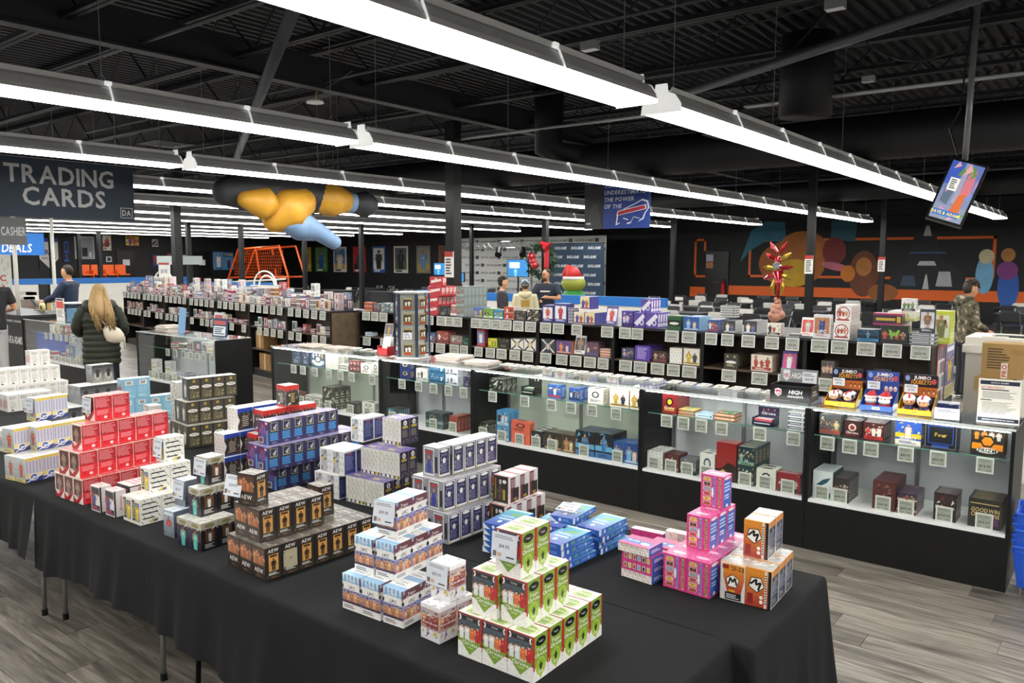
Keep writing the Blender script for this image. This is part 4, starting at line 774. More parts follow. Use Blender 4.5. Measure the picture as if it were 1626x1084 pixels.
def mono(q,u,v,s_,rot):
    k=q.U.length/q.V.length; P=lambda r,n:[(u+r*math.sin(2*PI*i/5+rot),v+r*k*math.cos(2*PI*i/5+rot)) for i in range(5)]
    q.poly(P(s_,5),K_); q.poly(P(s_*.88,5),W_); q.poly(P(s_*.8,5),W_)
    pts=[(-.55,-.45),(-.3,.5),(0,-.1),(.3,.5),(.55,-.45)]
    for a,b in zip(pts,pts[1:]):
        c,s2=math.cos(-rot*1.0),math.sin(-rot*1.0); R_=lambda x,y:(u+s_*(x*c-y*s2),v+s_*k*(x*s2+y*c))
        dx,dy=b[0]-a[0],b[1]-a[1]; l=math.hypot(dx,dy); nx,ny=-dy/l*.12,dx/l*.12
        q.poly([R_(a[0]-nx,a[1]-ny),R_(b[0]-nx,b[1]-ny),R_(b[0]+nx,b[1]+ny),R_(a[0]+nx,a[1]+ny)],K_)
def mos_side(s,t):
    s.r(.06,.03,.94,.82,'34384c'); s.r(.0,.82,1,1,'e0902c'); s.dash(.15,.3,.85,.7,6,'a8b0c0',.4,3); s.dash(.2,.08,.8,.25,3,'8a92a8'); s.r(0,0,.08,1,'d4d2cc'); s.blobs(6,['c8c8cc','8a8a96'],3,.15,.1,.1,.9,.8)
    t.blobs(12,['5a5a5a','9a9a96','e4e0d8'],3,.3); t.r(0,.0,1,.1,'e0902c')
def a_mo1(f,s,t):
    f.r(0,0,1,1,'d8d5cf'); f.g(.12,.22,.96,.97,'b8342c','e0922c',6); f.poly([(0,.0),(.0,.9),(.3,.2),(.2,0)],'d8d5cf'); f.poly([(1,0),(1,.7),(.8,.1)],'d8d5cf'); mono(f,.5,.52,.3,0); f.t("'21-22",.68,.88,.1,K_); f.r(.08,.84,.34,.95,'8a2a24'); f.r(.2,.02,.85,.22,'1a1a1c'); f.dash(.25,.05,.8,.18,3,'d0d0d0'); f.r(.35,.24,.6,.29,'d8c02a'); mos_side(s,t)
def a_mo2(f,s,t):
    f.g(0,0,1,1,'a83230','df902c',7); mono(f,.42,.6,.34,PI/5*.9); f.r(.08,.06,.3,.34,'8a2428'); f.e_(.62,.15,.07,.05,W_); f.e_(.62,.27,.07,.05,W_); f.r(.74,0,.83,1,'e0dcd4'); f.dash(.75,.1,.82,.9,12,'2a2a2a',.5,3,.1); f.r(.88,0,1,1,'1c1c1e'); mos_side(s,t)
kind('mosaicA',.094,.088,.142,'d8d5cf','d0cec8','b4b2ac',a_mo1); kind('mosaicB',.094,.088,.142,'c06a2c','d0cec8','b4b2ac',a_mo2)
def a_sp(f,s,t): f.crowd(.1,.1,.9,.8,3,['8a6ab0','b8a0a8'],3); s.e_(.5,.75,.2,.12,W_); s.r(.2,.3,.8,.5,'c8b07a'); s.dash(.2,.1,.8,.28,3,'8a86a8'); t.dash(.1,.3,.9,.7,2,'a8a0c0')
kind('smallpurple',.12,.09,.085,'5a4a7a','26222e','cfcbd8',a_sp)
def a_col(f,s,t): f.blobs(30,['d8b83a','c8503a','e8e8e0','5a7a9a','8a8a86','b8a888'],5,.22); s.slash(4,6,'8a8a86',3,.05); t.blobs(8,['c8c8c4'],3,.3)
kind('colour',.1,.085,.13,'d4cfc4','e2e0da','e8e8e4',a_col)
# ---- placing ----
KNAME={'tennis':'tennis','ufc':'fight','knock':'fight','aew':'wrestling','aewblank':'wrestling','bb':'baseball','bs':'basketball','wc':'chevron','bow':'script','bowflat':'script','red':'red','yel':'banded','white':'white','gray':'silver','lb':'pale_blue','bp':'oval_badge','colour':'patterned','pr':'spiked','rs':'spiked','don':'football','op':'number_badge','wt':'navy_panel','si':'navy_panel','rb':'football','smallpurple':'purple','pink':'pink','mosaicA':'pentagon','mosaicB':'pentagon','slab':'flat_blue','pinkcards':'flat_pink','pinkwhite':'flat_pink','pinkup':'flat_pink','pinkfront':'flat_pink'}
ENC=[]      # (x0,x1,y0,y1,top) of what has been set down, for resting one box on another
def cb(kd,x,y,z,rz,label,group,tilt=None):
    me,W,D,H=KD[kd]; o=put(KNAME[kd]+'_card_box',me,None,(x,y,z),rz,label,'card box',group)
    if tilt: o.rotation_euler=tilt
    return o
LAY=['bottom','second','third','fourth','fifth']
def pile(kd,desc,layers,yaw,group,nm=None,swap=None):
    me,W,D,H=KD[kd]; z=TT+.0015
    tot=sum(l[2]*l[3] for l in layers); multi=len({l[4] if len(l)>4 else q for q,l in enumerate(layers)})>1
    seen=set()
    for q,l in enumerate(layers):
        x,y,nx,ny=l[:4]; lv=l[4] if len(l)>4 else q; yw=R(l[5] if len(l)>5 else yaw); ux=Vector((math.cos(yw),math.sin(yw))); uy=Vector((-math.sin(yw),math.cos(yw)))
        rg=random.Random(q*31+len(desc))
        for i in range(nx):
            for j in range(ny):
                p=Vector((x,y))-ux*((i+.5)*(W+.0022))+uy*((j+.5)*(D+.0022))+uy*rg.uniform(-.0006,.0006)
                lb=f'{desc}'
                if tot>1:
                    lb+=f', {LAY[lv]} layer' if multi else ''
                    if nx>1: lb+=f', {ORD[i]} from right'
                    if ny>1: lb+=f', {ORD[j]} back'
                if lb in seen: lb+=' in second group'
                if lb in seen: lb=lb.replace('second group','third group')
                seen.add(lb)
                k=swap.get((q,i,j),kd) if swap else kd
                cb(k,p.x,p.y,z+lv*(H+.001),yw+R(rg.uniform(-.45,.45)),lb,group)
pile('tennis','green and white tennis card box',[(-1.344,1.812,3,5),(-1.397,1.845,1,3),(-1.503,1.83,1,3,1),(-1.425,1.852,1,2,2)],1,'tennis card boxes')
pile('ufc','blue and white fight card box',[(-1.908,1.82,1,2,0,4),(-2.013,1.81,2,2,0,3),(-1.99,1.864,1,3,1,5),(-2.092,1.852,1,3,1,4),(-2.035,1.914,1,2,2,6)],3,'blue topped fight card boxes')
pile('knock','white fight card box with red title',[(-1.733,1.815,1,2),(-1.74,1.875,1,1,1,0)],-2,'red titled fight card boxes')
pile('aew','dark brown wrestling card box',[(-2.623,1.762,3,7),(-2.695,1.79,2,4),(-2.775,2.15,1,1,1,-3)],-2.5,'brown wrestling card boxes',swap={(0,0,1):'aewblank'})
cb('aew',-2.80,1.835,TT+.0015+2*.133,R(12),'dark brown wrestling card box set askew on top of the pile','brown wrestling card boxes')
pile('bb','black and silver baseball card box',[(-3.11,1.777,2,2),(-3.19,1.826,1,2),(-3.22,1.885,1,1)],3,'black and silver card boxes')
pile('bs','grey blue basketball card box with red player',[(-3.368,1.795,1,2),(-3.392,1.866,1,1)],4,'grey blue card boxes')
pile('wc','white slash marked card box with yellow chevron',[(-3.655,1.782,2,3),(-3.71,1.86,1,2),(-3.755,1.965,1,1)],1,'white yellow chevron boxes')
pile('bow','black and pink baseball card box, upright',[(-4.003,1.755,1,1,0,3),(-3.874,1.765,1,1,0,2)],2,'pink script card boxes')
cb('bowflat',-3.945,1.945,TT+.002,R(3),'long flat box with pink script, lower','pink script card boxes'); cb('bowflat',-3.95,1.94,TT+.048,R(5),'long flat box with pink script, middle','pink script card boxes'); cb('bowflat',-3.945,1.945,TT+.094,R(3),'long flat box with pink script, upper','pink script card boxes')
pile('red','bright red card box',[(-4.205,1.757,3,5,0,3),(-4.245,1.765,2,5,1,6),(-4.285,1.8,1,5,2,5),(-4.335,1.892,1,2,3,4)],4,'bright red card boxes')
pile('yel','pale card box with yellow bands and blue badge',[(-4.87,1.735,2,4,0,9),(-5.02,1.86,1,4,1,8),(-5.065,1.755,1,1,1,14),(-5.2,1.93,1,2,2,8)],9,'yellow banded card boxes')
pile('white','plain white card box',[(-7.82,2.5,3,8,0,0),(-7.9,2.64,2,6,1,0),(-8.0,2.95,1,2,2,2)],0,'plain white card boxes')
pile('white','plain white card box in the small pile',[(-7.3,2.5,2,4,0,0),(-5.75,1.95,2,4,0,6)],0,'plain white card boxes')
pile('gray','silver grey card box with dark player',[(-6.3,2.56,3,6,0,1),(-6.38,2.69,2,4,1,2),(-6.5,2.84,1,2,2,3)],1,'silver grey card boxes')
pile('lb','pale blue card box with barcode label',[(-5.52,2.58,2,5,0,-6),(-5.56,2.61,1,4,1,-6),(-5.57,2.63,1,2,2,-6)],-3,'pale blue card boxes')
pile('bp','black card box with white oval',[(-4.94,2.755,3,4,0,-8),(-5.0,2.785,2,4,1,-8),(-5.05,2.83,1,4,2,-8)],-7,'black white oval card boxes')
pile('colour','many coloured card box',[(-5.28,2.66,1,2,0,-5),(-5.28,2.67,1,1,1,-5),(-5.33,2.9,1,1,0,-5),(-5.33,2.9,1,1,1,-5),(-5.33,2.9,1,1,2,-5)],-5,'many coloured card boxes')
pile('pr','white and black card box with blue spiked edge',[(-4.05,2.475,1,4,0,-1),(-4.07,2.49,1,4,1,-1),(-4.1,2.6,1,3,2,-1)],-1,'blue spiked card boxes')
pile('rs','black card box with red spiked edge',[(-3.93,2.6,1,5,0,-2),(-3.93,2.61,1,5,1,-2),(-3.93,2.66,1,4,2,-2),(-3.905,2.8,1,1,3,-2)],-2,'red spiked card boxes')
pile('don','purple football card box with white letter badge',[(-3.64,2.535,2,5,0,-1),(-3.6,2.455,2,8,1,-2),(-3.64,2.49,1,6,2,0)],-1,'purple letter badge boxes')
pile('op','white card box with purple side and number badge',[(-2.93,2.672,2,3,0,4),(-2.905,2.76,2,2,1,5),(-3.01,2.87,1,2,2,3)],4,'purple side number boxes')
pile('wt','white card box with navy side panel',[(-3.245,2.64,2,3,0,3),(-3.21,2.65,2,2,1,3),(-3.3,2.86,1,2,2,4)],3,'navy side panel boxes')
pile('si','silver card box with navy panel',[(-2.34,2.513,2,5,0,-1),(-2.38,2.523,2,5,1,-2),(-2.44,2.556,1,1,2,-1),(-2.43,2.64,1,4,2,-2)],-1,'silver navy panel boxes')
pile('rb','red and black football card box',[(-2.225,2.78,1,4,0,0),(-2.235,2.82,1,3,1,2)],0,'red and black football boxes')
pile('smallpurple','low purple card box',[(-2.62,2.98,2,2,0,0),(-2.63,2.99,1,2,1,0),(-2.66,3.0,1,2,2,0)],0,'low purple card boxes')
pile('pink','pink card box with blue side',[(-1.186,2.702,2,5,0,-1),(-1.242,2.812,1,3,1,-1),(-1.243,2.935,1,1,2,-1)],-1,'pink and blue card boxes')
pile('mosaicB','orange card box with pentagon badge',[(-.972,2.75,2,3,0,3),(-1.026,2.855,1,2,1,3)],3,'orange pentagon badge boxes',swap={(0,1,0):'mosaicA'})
def flats(kd,items,desc,group):
    me,W,D,H=KD[kd] if isinstance(kd,str) else KD[kd[0]]
    for q,(k,x,y,lv,rz,lb) in enumerate(items): cb(k,x,y,TT+.0015+lv*(KD[k][3]+.001),R(rz),lb,group)
it=[]
for lv in range(5): it.append(('slab',-2.118+.004*(lv%2),2.665,lv,3+(lv*1.3)%3,f'flat blue card box, left stack, {ORD[lv]} from table'))
for lv in range(4): it.append(('slab',-1.818-.008*lv,2.70,lv,-3+(lv*2.1)%4,f'flat blue card box, front right stack, {ORD[lv]} from table'))
for lv in range(4): it.append(('slab',-1.80-.012*(lv%2),2.945,lv,-2+(lv*1.7)%4,f'flat blue card box, back right stack, {ORD[lv]} from table'))
for lv in range(4): it.append(('slab',-1.96,2.87,lv,3+(lv*2.3)%5,f'flat blue card box, middle stack, {ORD[lv]} from table'))
it.append(('slab',-1.955,2.93,4,6,'flat blue card box with a price sheet, on top of the middle stack'))
it.append(('slab',-2.09,2.92,0,2,'flat blue card box behind the left stack, on the table')); it.append(('slab',-2.09,2.92,1,4,'flat blue card box behind the left stack, upper'))
flats('slab',it,'','flat blue card boxes')
it=[('pinkwhite',-1.487,2.742,0,-4,'flat white and pink card box at the bottom of its stack'),('pinkcards',-1.487,2.742,1,-3,'flat pink box with card pictures, lower'),('pinkcards',-1.487,2.745,2,-5,'flat pink box with card pictures, upper'),('pinkwhite',-1.5,2.735,3,-2,'flat white and pink card box jutting out on top of its stack')]
it+=[('pinkcards',-1.45,2.87,l,1,f'flat pink card box in the rear stack, {ORD[l]} from table') for l in range(3)]
flats('pinkcards',it,'','flat pink card boxes')
cb('pinkfront',-1.60,2.99,TT+.0015,R(4),'pink card box standing upright behind the flat stack','flat pink card boxes'); cb('pinkup',-1.44,3.0,TT+.0015,R(3),'pale pink slash box standing upright','flat pink card boxes')

# ================= small signs, shelf stock and price tags =================
def price_sign(x,y,z,rz,tilt,price,label,w_=.098,h_=.085):
    t=thing('price_sign',label,'price sign',(x,y,z),0,'clear price signs on the table boxes'); t.rotation_euler=(tilt,0,rz)
    m=M(); m.b2((-w_/2,-.0035,0),(w_/2,0,h_)); m.build('acrylic_sleeve',ACRYL,t)
    m=M(); m.b2((-w_/2+.002,-.0024,.002),(w_/2-.002,-.0012,h_-.002),'dfe2ea'); f=F(m,(-w_/2+.002,-.0025,.002),(w_-.004,0,0),(0,0,h_-.004)); f.dash(.12,.78,.88,.92,2,'8a8c94',.45,3,.2); f.t(price,.5,.52,.12,'55575e',1); f.r(.06,.1,.2,.3,'6a6c72'); f.r(.24,.12,.4,.26,'d8a890'); f.dash(.6,.1,.92,.2,1,'3a3c42'); m.build('price_card',PAPER,t)
Z2=TT+.0015
price_sign(-1.478,1.836,Z2+2*.1442+.052,R(2),R(-4),'$14.95','price sign reading $14.95 on the tennis boxes',.1,.088)
price_sign(-2.085,1.893,Z2+2*.132+.045,R(8),R(-10),'$39.95','price sign reading $39.95 on the blue fight boxes',.1,.088)
price_sign(-1.79,1.862,Z2+.1224+.045,R(0),R(-5),'$29.95','price sign reading $29.95 on the red titled fight boxes',.1,.082)
price_sign(-2.86,1.775,Z2+2*.133+.03,R(10),R(-14),'$24.95','tilted price sign on the askew brown wrestling box',.1,.09)
price_sign(-3.27,1.872,Z2+2*.126+.04,R(3),R(-6),'$19.95','price sign on the top black and silver baseball box',.095,.08)
price_sign(-3.435,1.855,Z2+.123+.035,R(5),R(-6),'$17.95','price sign on the grey blue basketball boxes',.085,.085)
price_sign(-3.795,1.95,Z2+2*.126+.025,R(2),R(-6),'$34.95','price sign on the top white yellow chevron box',.08,.095)
price_sign(-4.39,1.878,Z2+3*.1335+.04,R(4),R(-5),'$49.95','price sign on the top bright red box',.09,.085)
price_sign(-5.255,1.912,Z2+2*.141+.05,R(8),R(-5),'$29.95','price sign on the top yellow banded box',.095,.088)
price_sign(-1.955,2.86,TT+5*.0266+.012,R(6),R(-80),'$27.95','price sheet lying on the flat blue boxes',.1,.085)
# ---- generic stock art ----
def art(st,c1,c2,c3,ti,seed):
    def fn(f,s,t):
        rg=random.Random(seed); sd=seed
        s.dash(.12,.15,.88,.85,6,c2,.3,sd,.4); t.dash(.1,.2,.9,.8,3,c2,.3,sd)
        if st in('crowd','red','teal','yel','grn'):
            f.r(.05,.06,.95,.94,c1); f.crowd(.08,.25,.92,.86,3 if st=='crowd' else 2,[c2,c3,c1],sd); f.r(.05,.06,.95,.24,c2 if st!='crowd' else c3); f.dash(.2,.09,.8,.2,2,c1); f.blobs(8,[c2,c3,'e8e4dc'],sd,.16,.05,.25,.95,.94)
            if st=='red': f.r(0,0,1,1,c1); f.poly([(.1,.3),(.9,.55),(.9,.8),(.1,.6)],c2); f.blobs(6,[c3,c2],sd,.2); s.r(.15,.45,.85,.85,c2); s.dash(.2,.5,.8,.8,3,c1)
            if st=='yel': s.r(.1,.1,.9,.45,c2); s.r(.1,.55,.9,.9,'f0f0e6')
            if st=='grn': f.r(0,0,1,1,c2); f.r(0,.7,1,1,c1); f.r(0,0,1,.25,c1); f.e_(.5,.45,.36,.1,'e8e8e0')
        elif st=='cam': f.blobs(26,[c1,c2,c3,c2],sd,.3); s.blobs(16,[c1,c2,c3],sd+1,.3); t.blobs(12,[c1,c2,c3],sd+2,.3)
        elif st=='duo': f.r(.04,.05,.96,.95,c1); f.man(.32,.1,.75,c2); f.man(.7,.08,.68,c3,'8a5a3c'); f.r(.04,.05,.96,.16,c2); f.dash(.1,.07,.9,.14,1,c3)
        elif st in('dd','emb','crest'): f.r(.06,.06,.94,.94,c1); f.e_(.5,.6,.24,.22,c2,16); f.e_(.5,.6,.15,.14,c1 if st!='emb' else c3,12); f.dash(.15,.12,.85,.32,3,c2 if st!='emb' else c3,.5,sd); t.e_(.5,.5,.25,.25,c2)
        elif st in('band','select','soccer'): f.r(0,.3,1,.5,c3); f.man(.5,.28,.62,c2); f.r(0,0,1,.22,c2); f.dash(.15,.05,.85,.17,2,c1); f.blobs(6,[c2,c3],sd,.2,0,.5,1,1); s.r(0,.3,1,.45,c2)
        elif st=='flat': f.r(0,.15,1,.85,c2); f.dash(.1,.3,.8,.7,1,c3); f.r(.82,.25,.95,.75,c3); t.r(.1,.1,.9,.9,c1); t.blobs(10,[c2,c3,'e8e8e4'],sd,.3); s.r(0,.2,1,.8,c2)
        elif st=='slash': f.slash(4,5,c2,sd,.05); s.slash(3,5,c2,sd,.06); t.slash(4,3,c2,sd,.06)
        elif st in('tall','lean'): f.r(.07,.05,.93,.95,c2); f.man(.5,.2,.7,c3); f.r(.07,.05,.93,.2,c1); f.dash(.15,.08,.85,.17,2,c2); f.r(.07,.88,.93,.95,c1)
        elif st in('hexa','round','prz','exx','nine','wwe'):
            f.r(.04,.04,.96,.96,c1)
            if st=='hexa': f.crowd(.05,.55,.95,.95,4,[c2,c3],sd); f.r(.04,.2,.96,.42,c2); f.e_(.5,.5,.24,.24,'1a1a1a',6); f.e_(.5,.5,.18,.17,c2,6); f.e_(.5,.17,.32,.1,'f0f0ec',16)
            if st=='round': f.e_(.5,.52,.42,.4,c2,20); f.e_(.5,.52,.36,.34,'e9e6e2',20); f.crowd(.2,.35,.8,.78,3,[c3,c2],sd,False); f.r(.1,.1,.9,.2,c2)
            if st=='prz': f.e_(.5,.42,.38,.1,'f0efe8',16); f.e_(.25,.8,.07,.07,c2); f.e_(.75,.8,.07,.07,c2); f.dash(.2,.12,.8,.3,3,c2)
            if st=='exx': f.poly([(0,.0),(.15,0),(1,1),(.85,1)],c2); f.poly([(1,0),(.85,0),(0,1),(.15,1)],c2); f.e_(.5,.5,.2,.2,c3,10); f.man(.5,.2,.55,'d8d4cc')
            if st=='nine': f.poly([(.0,.3),(.3,.1),(1,.75),(.8,.95)],c2); f.e_(.7,.35,.18,.2,c2); f.e_(.7,.35,.1,.12,c1); s.r(.1,.1,.9,.3,c2); s.r(.25,.4,.75,.9,c2)
            if st=='wwe': f.crowd(.05,.2,.95,.85,4,[c3,'8a6a5a'],sd,False); f.poly([(.28,.75),(.38,.75),(.45,.5),(.5,.68),(.55,.5),(.62,.75),(.72,.75),(.58,.3),(.5,.5),(.42,.3)],c2)
        elif st in('dk','lines','plain','gw','four','swoosh'):
            f.r(.04,.04,.96,.96,c1); 
            if st=='lines': f.dash(.15,.1,.85,.9,8,c2,.35,sd)
            elif st=='plain': f.poly([(0,.0),(1,0),(1,.42),(.6,.5),(.3,.34),(0,.3)],c2); f.e_(.35,.24,.12,.06,c3)
            elif st=='gw': f.r(.3,.12,.9,.4,c3); f.r(.05,.82,.9,.85,c2); f.r(.62,.12,.8,.32,'8a3a3a')
            elif st=='four': f.frame(.12,.18,.88,.82,.03,c2); f.r(.25,.86,.75,.95,c2); f.r(.25,.05,.75,.14,c2); f.frame(.04,.04,.96,.96,.015,'8a8c90')
            elif st=='swoosh': f.poly([(.1,.45),(.5,.7),(.9,.8),(.7,.6),(.3,.42)],c2); f.r(.1,.05,.9,.25,c2); f.dash(.2,.08,.8,.2,2,c1); s.r(0,0,1,1,c3); s.r(.2,.3,.6,1,c2)
            else: f.blobs(8,[c2,c3],sd,.2,.1,.4,.9,.9); f.dash(.2,.1,.8,.35,3,c2,.4,sd)
        if ti:
            ls=ti.split('|')
            for q,w_ in enumerate(ls): f.t(w_,.5,(.62-.16*q) if st in('gw',) else (.5 if st in('four','dk') else (.17 if st=='hexa' else .3)),.13,{'four':c3,'gw':c2,'dk':c2,'hexa':'2a2a2a','prz':'4a4a44'}.get(st,'f0f0ec'),1,.1,.84)
    return fn
def stockmesh(W,D,H,st,c1,c2,c3,ti,seed):
    sidec={'duo':c2,'crowd':c1,'yel':c1,'tall':c1,'swoosh':c3,'slash':c1,'lean':c2}.get(st,c1)
    if st=='open':      # an open counter tray with its lid standing up behind
        m=M(); k=.006; rawt=[((-W/2,-D/2,0),(W/2,D/2,k)),((-W/2,-D/2,0),(W/2,-D/2+k,H*.6)),((-W/2,D/2-k,0),(W/2,D/2,H*2.2)),((-W/2,-D/2,0),(-W/2+k,D/2,H)),((W/2-k,-D/2,0),(W/2,D/2,H))]
        for a,b in rawt: m.b2(a,b,c1)
        for i in range(4): m.box((0,-D/2+.02+i*(D-.04)/4,H*.45),(W*.86,.012,H*.75),c2 if i%2 else c3,rx=-.3)
        f=F(m,(-W/2,D/2-k-.0005,H*1.0),(W,0,0),(0,0,H*1.2)); f.r(.04,.05,.96,.95,c1); f.crowd(.1,.5,.9,.95,3,[c2,c3],seed); 
        if ti: f.t(ti,.5,.28,.3,'f0f0ee',1,.12)
        f=F(m,(-W/2,-D/2-.0005,0),(W,0,0),(0,0,H*.6)); f.dash(.1,.3,.9,.7,1,c2); return m.mesh('card_display',PRINT)
    return cardbox('card_box',W,D,H,c1,sidec,c1 if st not in('crowd','duo') else c1,art(st,c1,c2,c3,ti,seed))
# ---- electronic price tags ----
FRW=mat('tag_frame','e6e6e0',.4)
TGF={}
def tagframe(w_,h_):
    if (w_,h_) not in TGF:
        m=M(); m.b2((-w_/2,0,0),(w_/2,.008,h_)); TGF[w_,h_]=m.mesh('price_tag',FRW)
    return TGF[w_,h_]
TGS={}
def tagscreen(w_,h_,price):
    if (w_,h_,price) not in TGS:
        m=M(); f=F(m,(-w_/2+.008,-.0004,.008),(w_-.016,0,0),(0,0,h_-.016),.0003); f.r(0,0,1,1,'a6a99e'); f.L=1; f.dash(.08,.74,.92,.92,2,'6e7068',.4,len(price)*3,.25); f.dash(.35,.62,.65,.68,1,'7c7e76',.6,2); f.t(price,.5,.42,.17,'33352f',1); f.dash(.06,.08,.3,.16,1,'5e605a'); f.dash(.6,.08,.94,.16,1,'5e605a'); m2=m.mesh('screen',PAPER); TGS[w_,h_,price]=m2
    return TGS[w_,h_,price]
def ptag(x,y,z,price,label,group,w_=.16,h_=.125,rz=0,tilt=.0):
    o=put('price_tag',tagframe(w_,h_),None,(x,y,z),0,label,'price tag',group); o.rotation_euler=(tilt,0,rz); put('screen',tagscreen(w_,h_,price),o); return o
TOPS=[]
def rest_z(x,y,z): 
    b=None
    for (a,b_,c_,d_,top) in TOPS:
        if a<x<b_ and c_<y<d_ and abs(top-z)<.09 and (b is None or top>b): b=top
    return b
def stock(x,yf,z,W,D,H,nd,nl,st,c1,c2,c3,ti,desc,where,group,seed,rz=0):
    W_2=max(W-.004,.03); H=max(H,.012); me=stockmesh(W_2,D-.002,H-.001,st,c1,c2,c3,ti,seed); nm={'open':'card_display','lean':'card_pack','crowd':'photo_card_box','duo':'player_card_box','flat':'flat_card_box','cam':'patterned_card_box','red':'red_card_box','tall':'tall_card_box'}.get(st,'card_box')
    for l in range(nl):
        for j in range(nd):
            lb=desc+(' '+where if where else '')
            if nd>1: lb+=f', {ORD[j]} from the front'
            if nl>1: lb+=f', {["lower","upper"][l] if nl==2 else ORD[l]+" up"}'
            o=put(nm,me,None,(x,yf+(j+.5)*D,z+l*H),rz,lb,'card display' if st=='open' else ('card pack' if st=='lean' else 'card box'),group)
            if st=='lean': o.rotation_euler=(-.22,0,rz); o.location.y+=.03; o.location.z+=.005
    TOPS.append((x-W/2,x+W/2,yf,yf+nd*D,z+nl*H))
CNAME={'1':'left glass case','2':'spinner rack case','3':'pale green case','4':'red box case','5':'end glass case'}
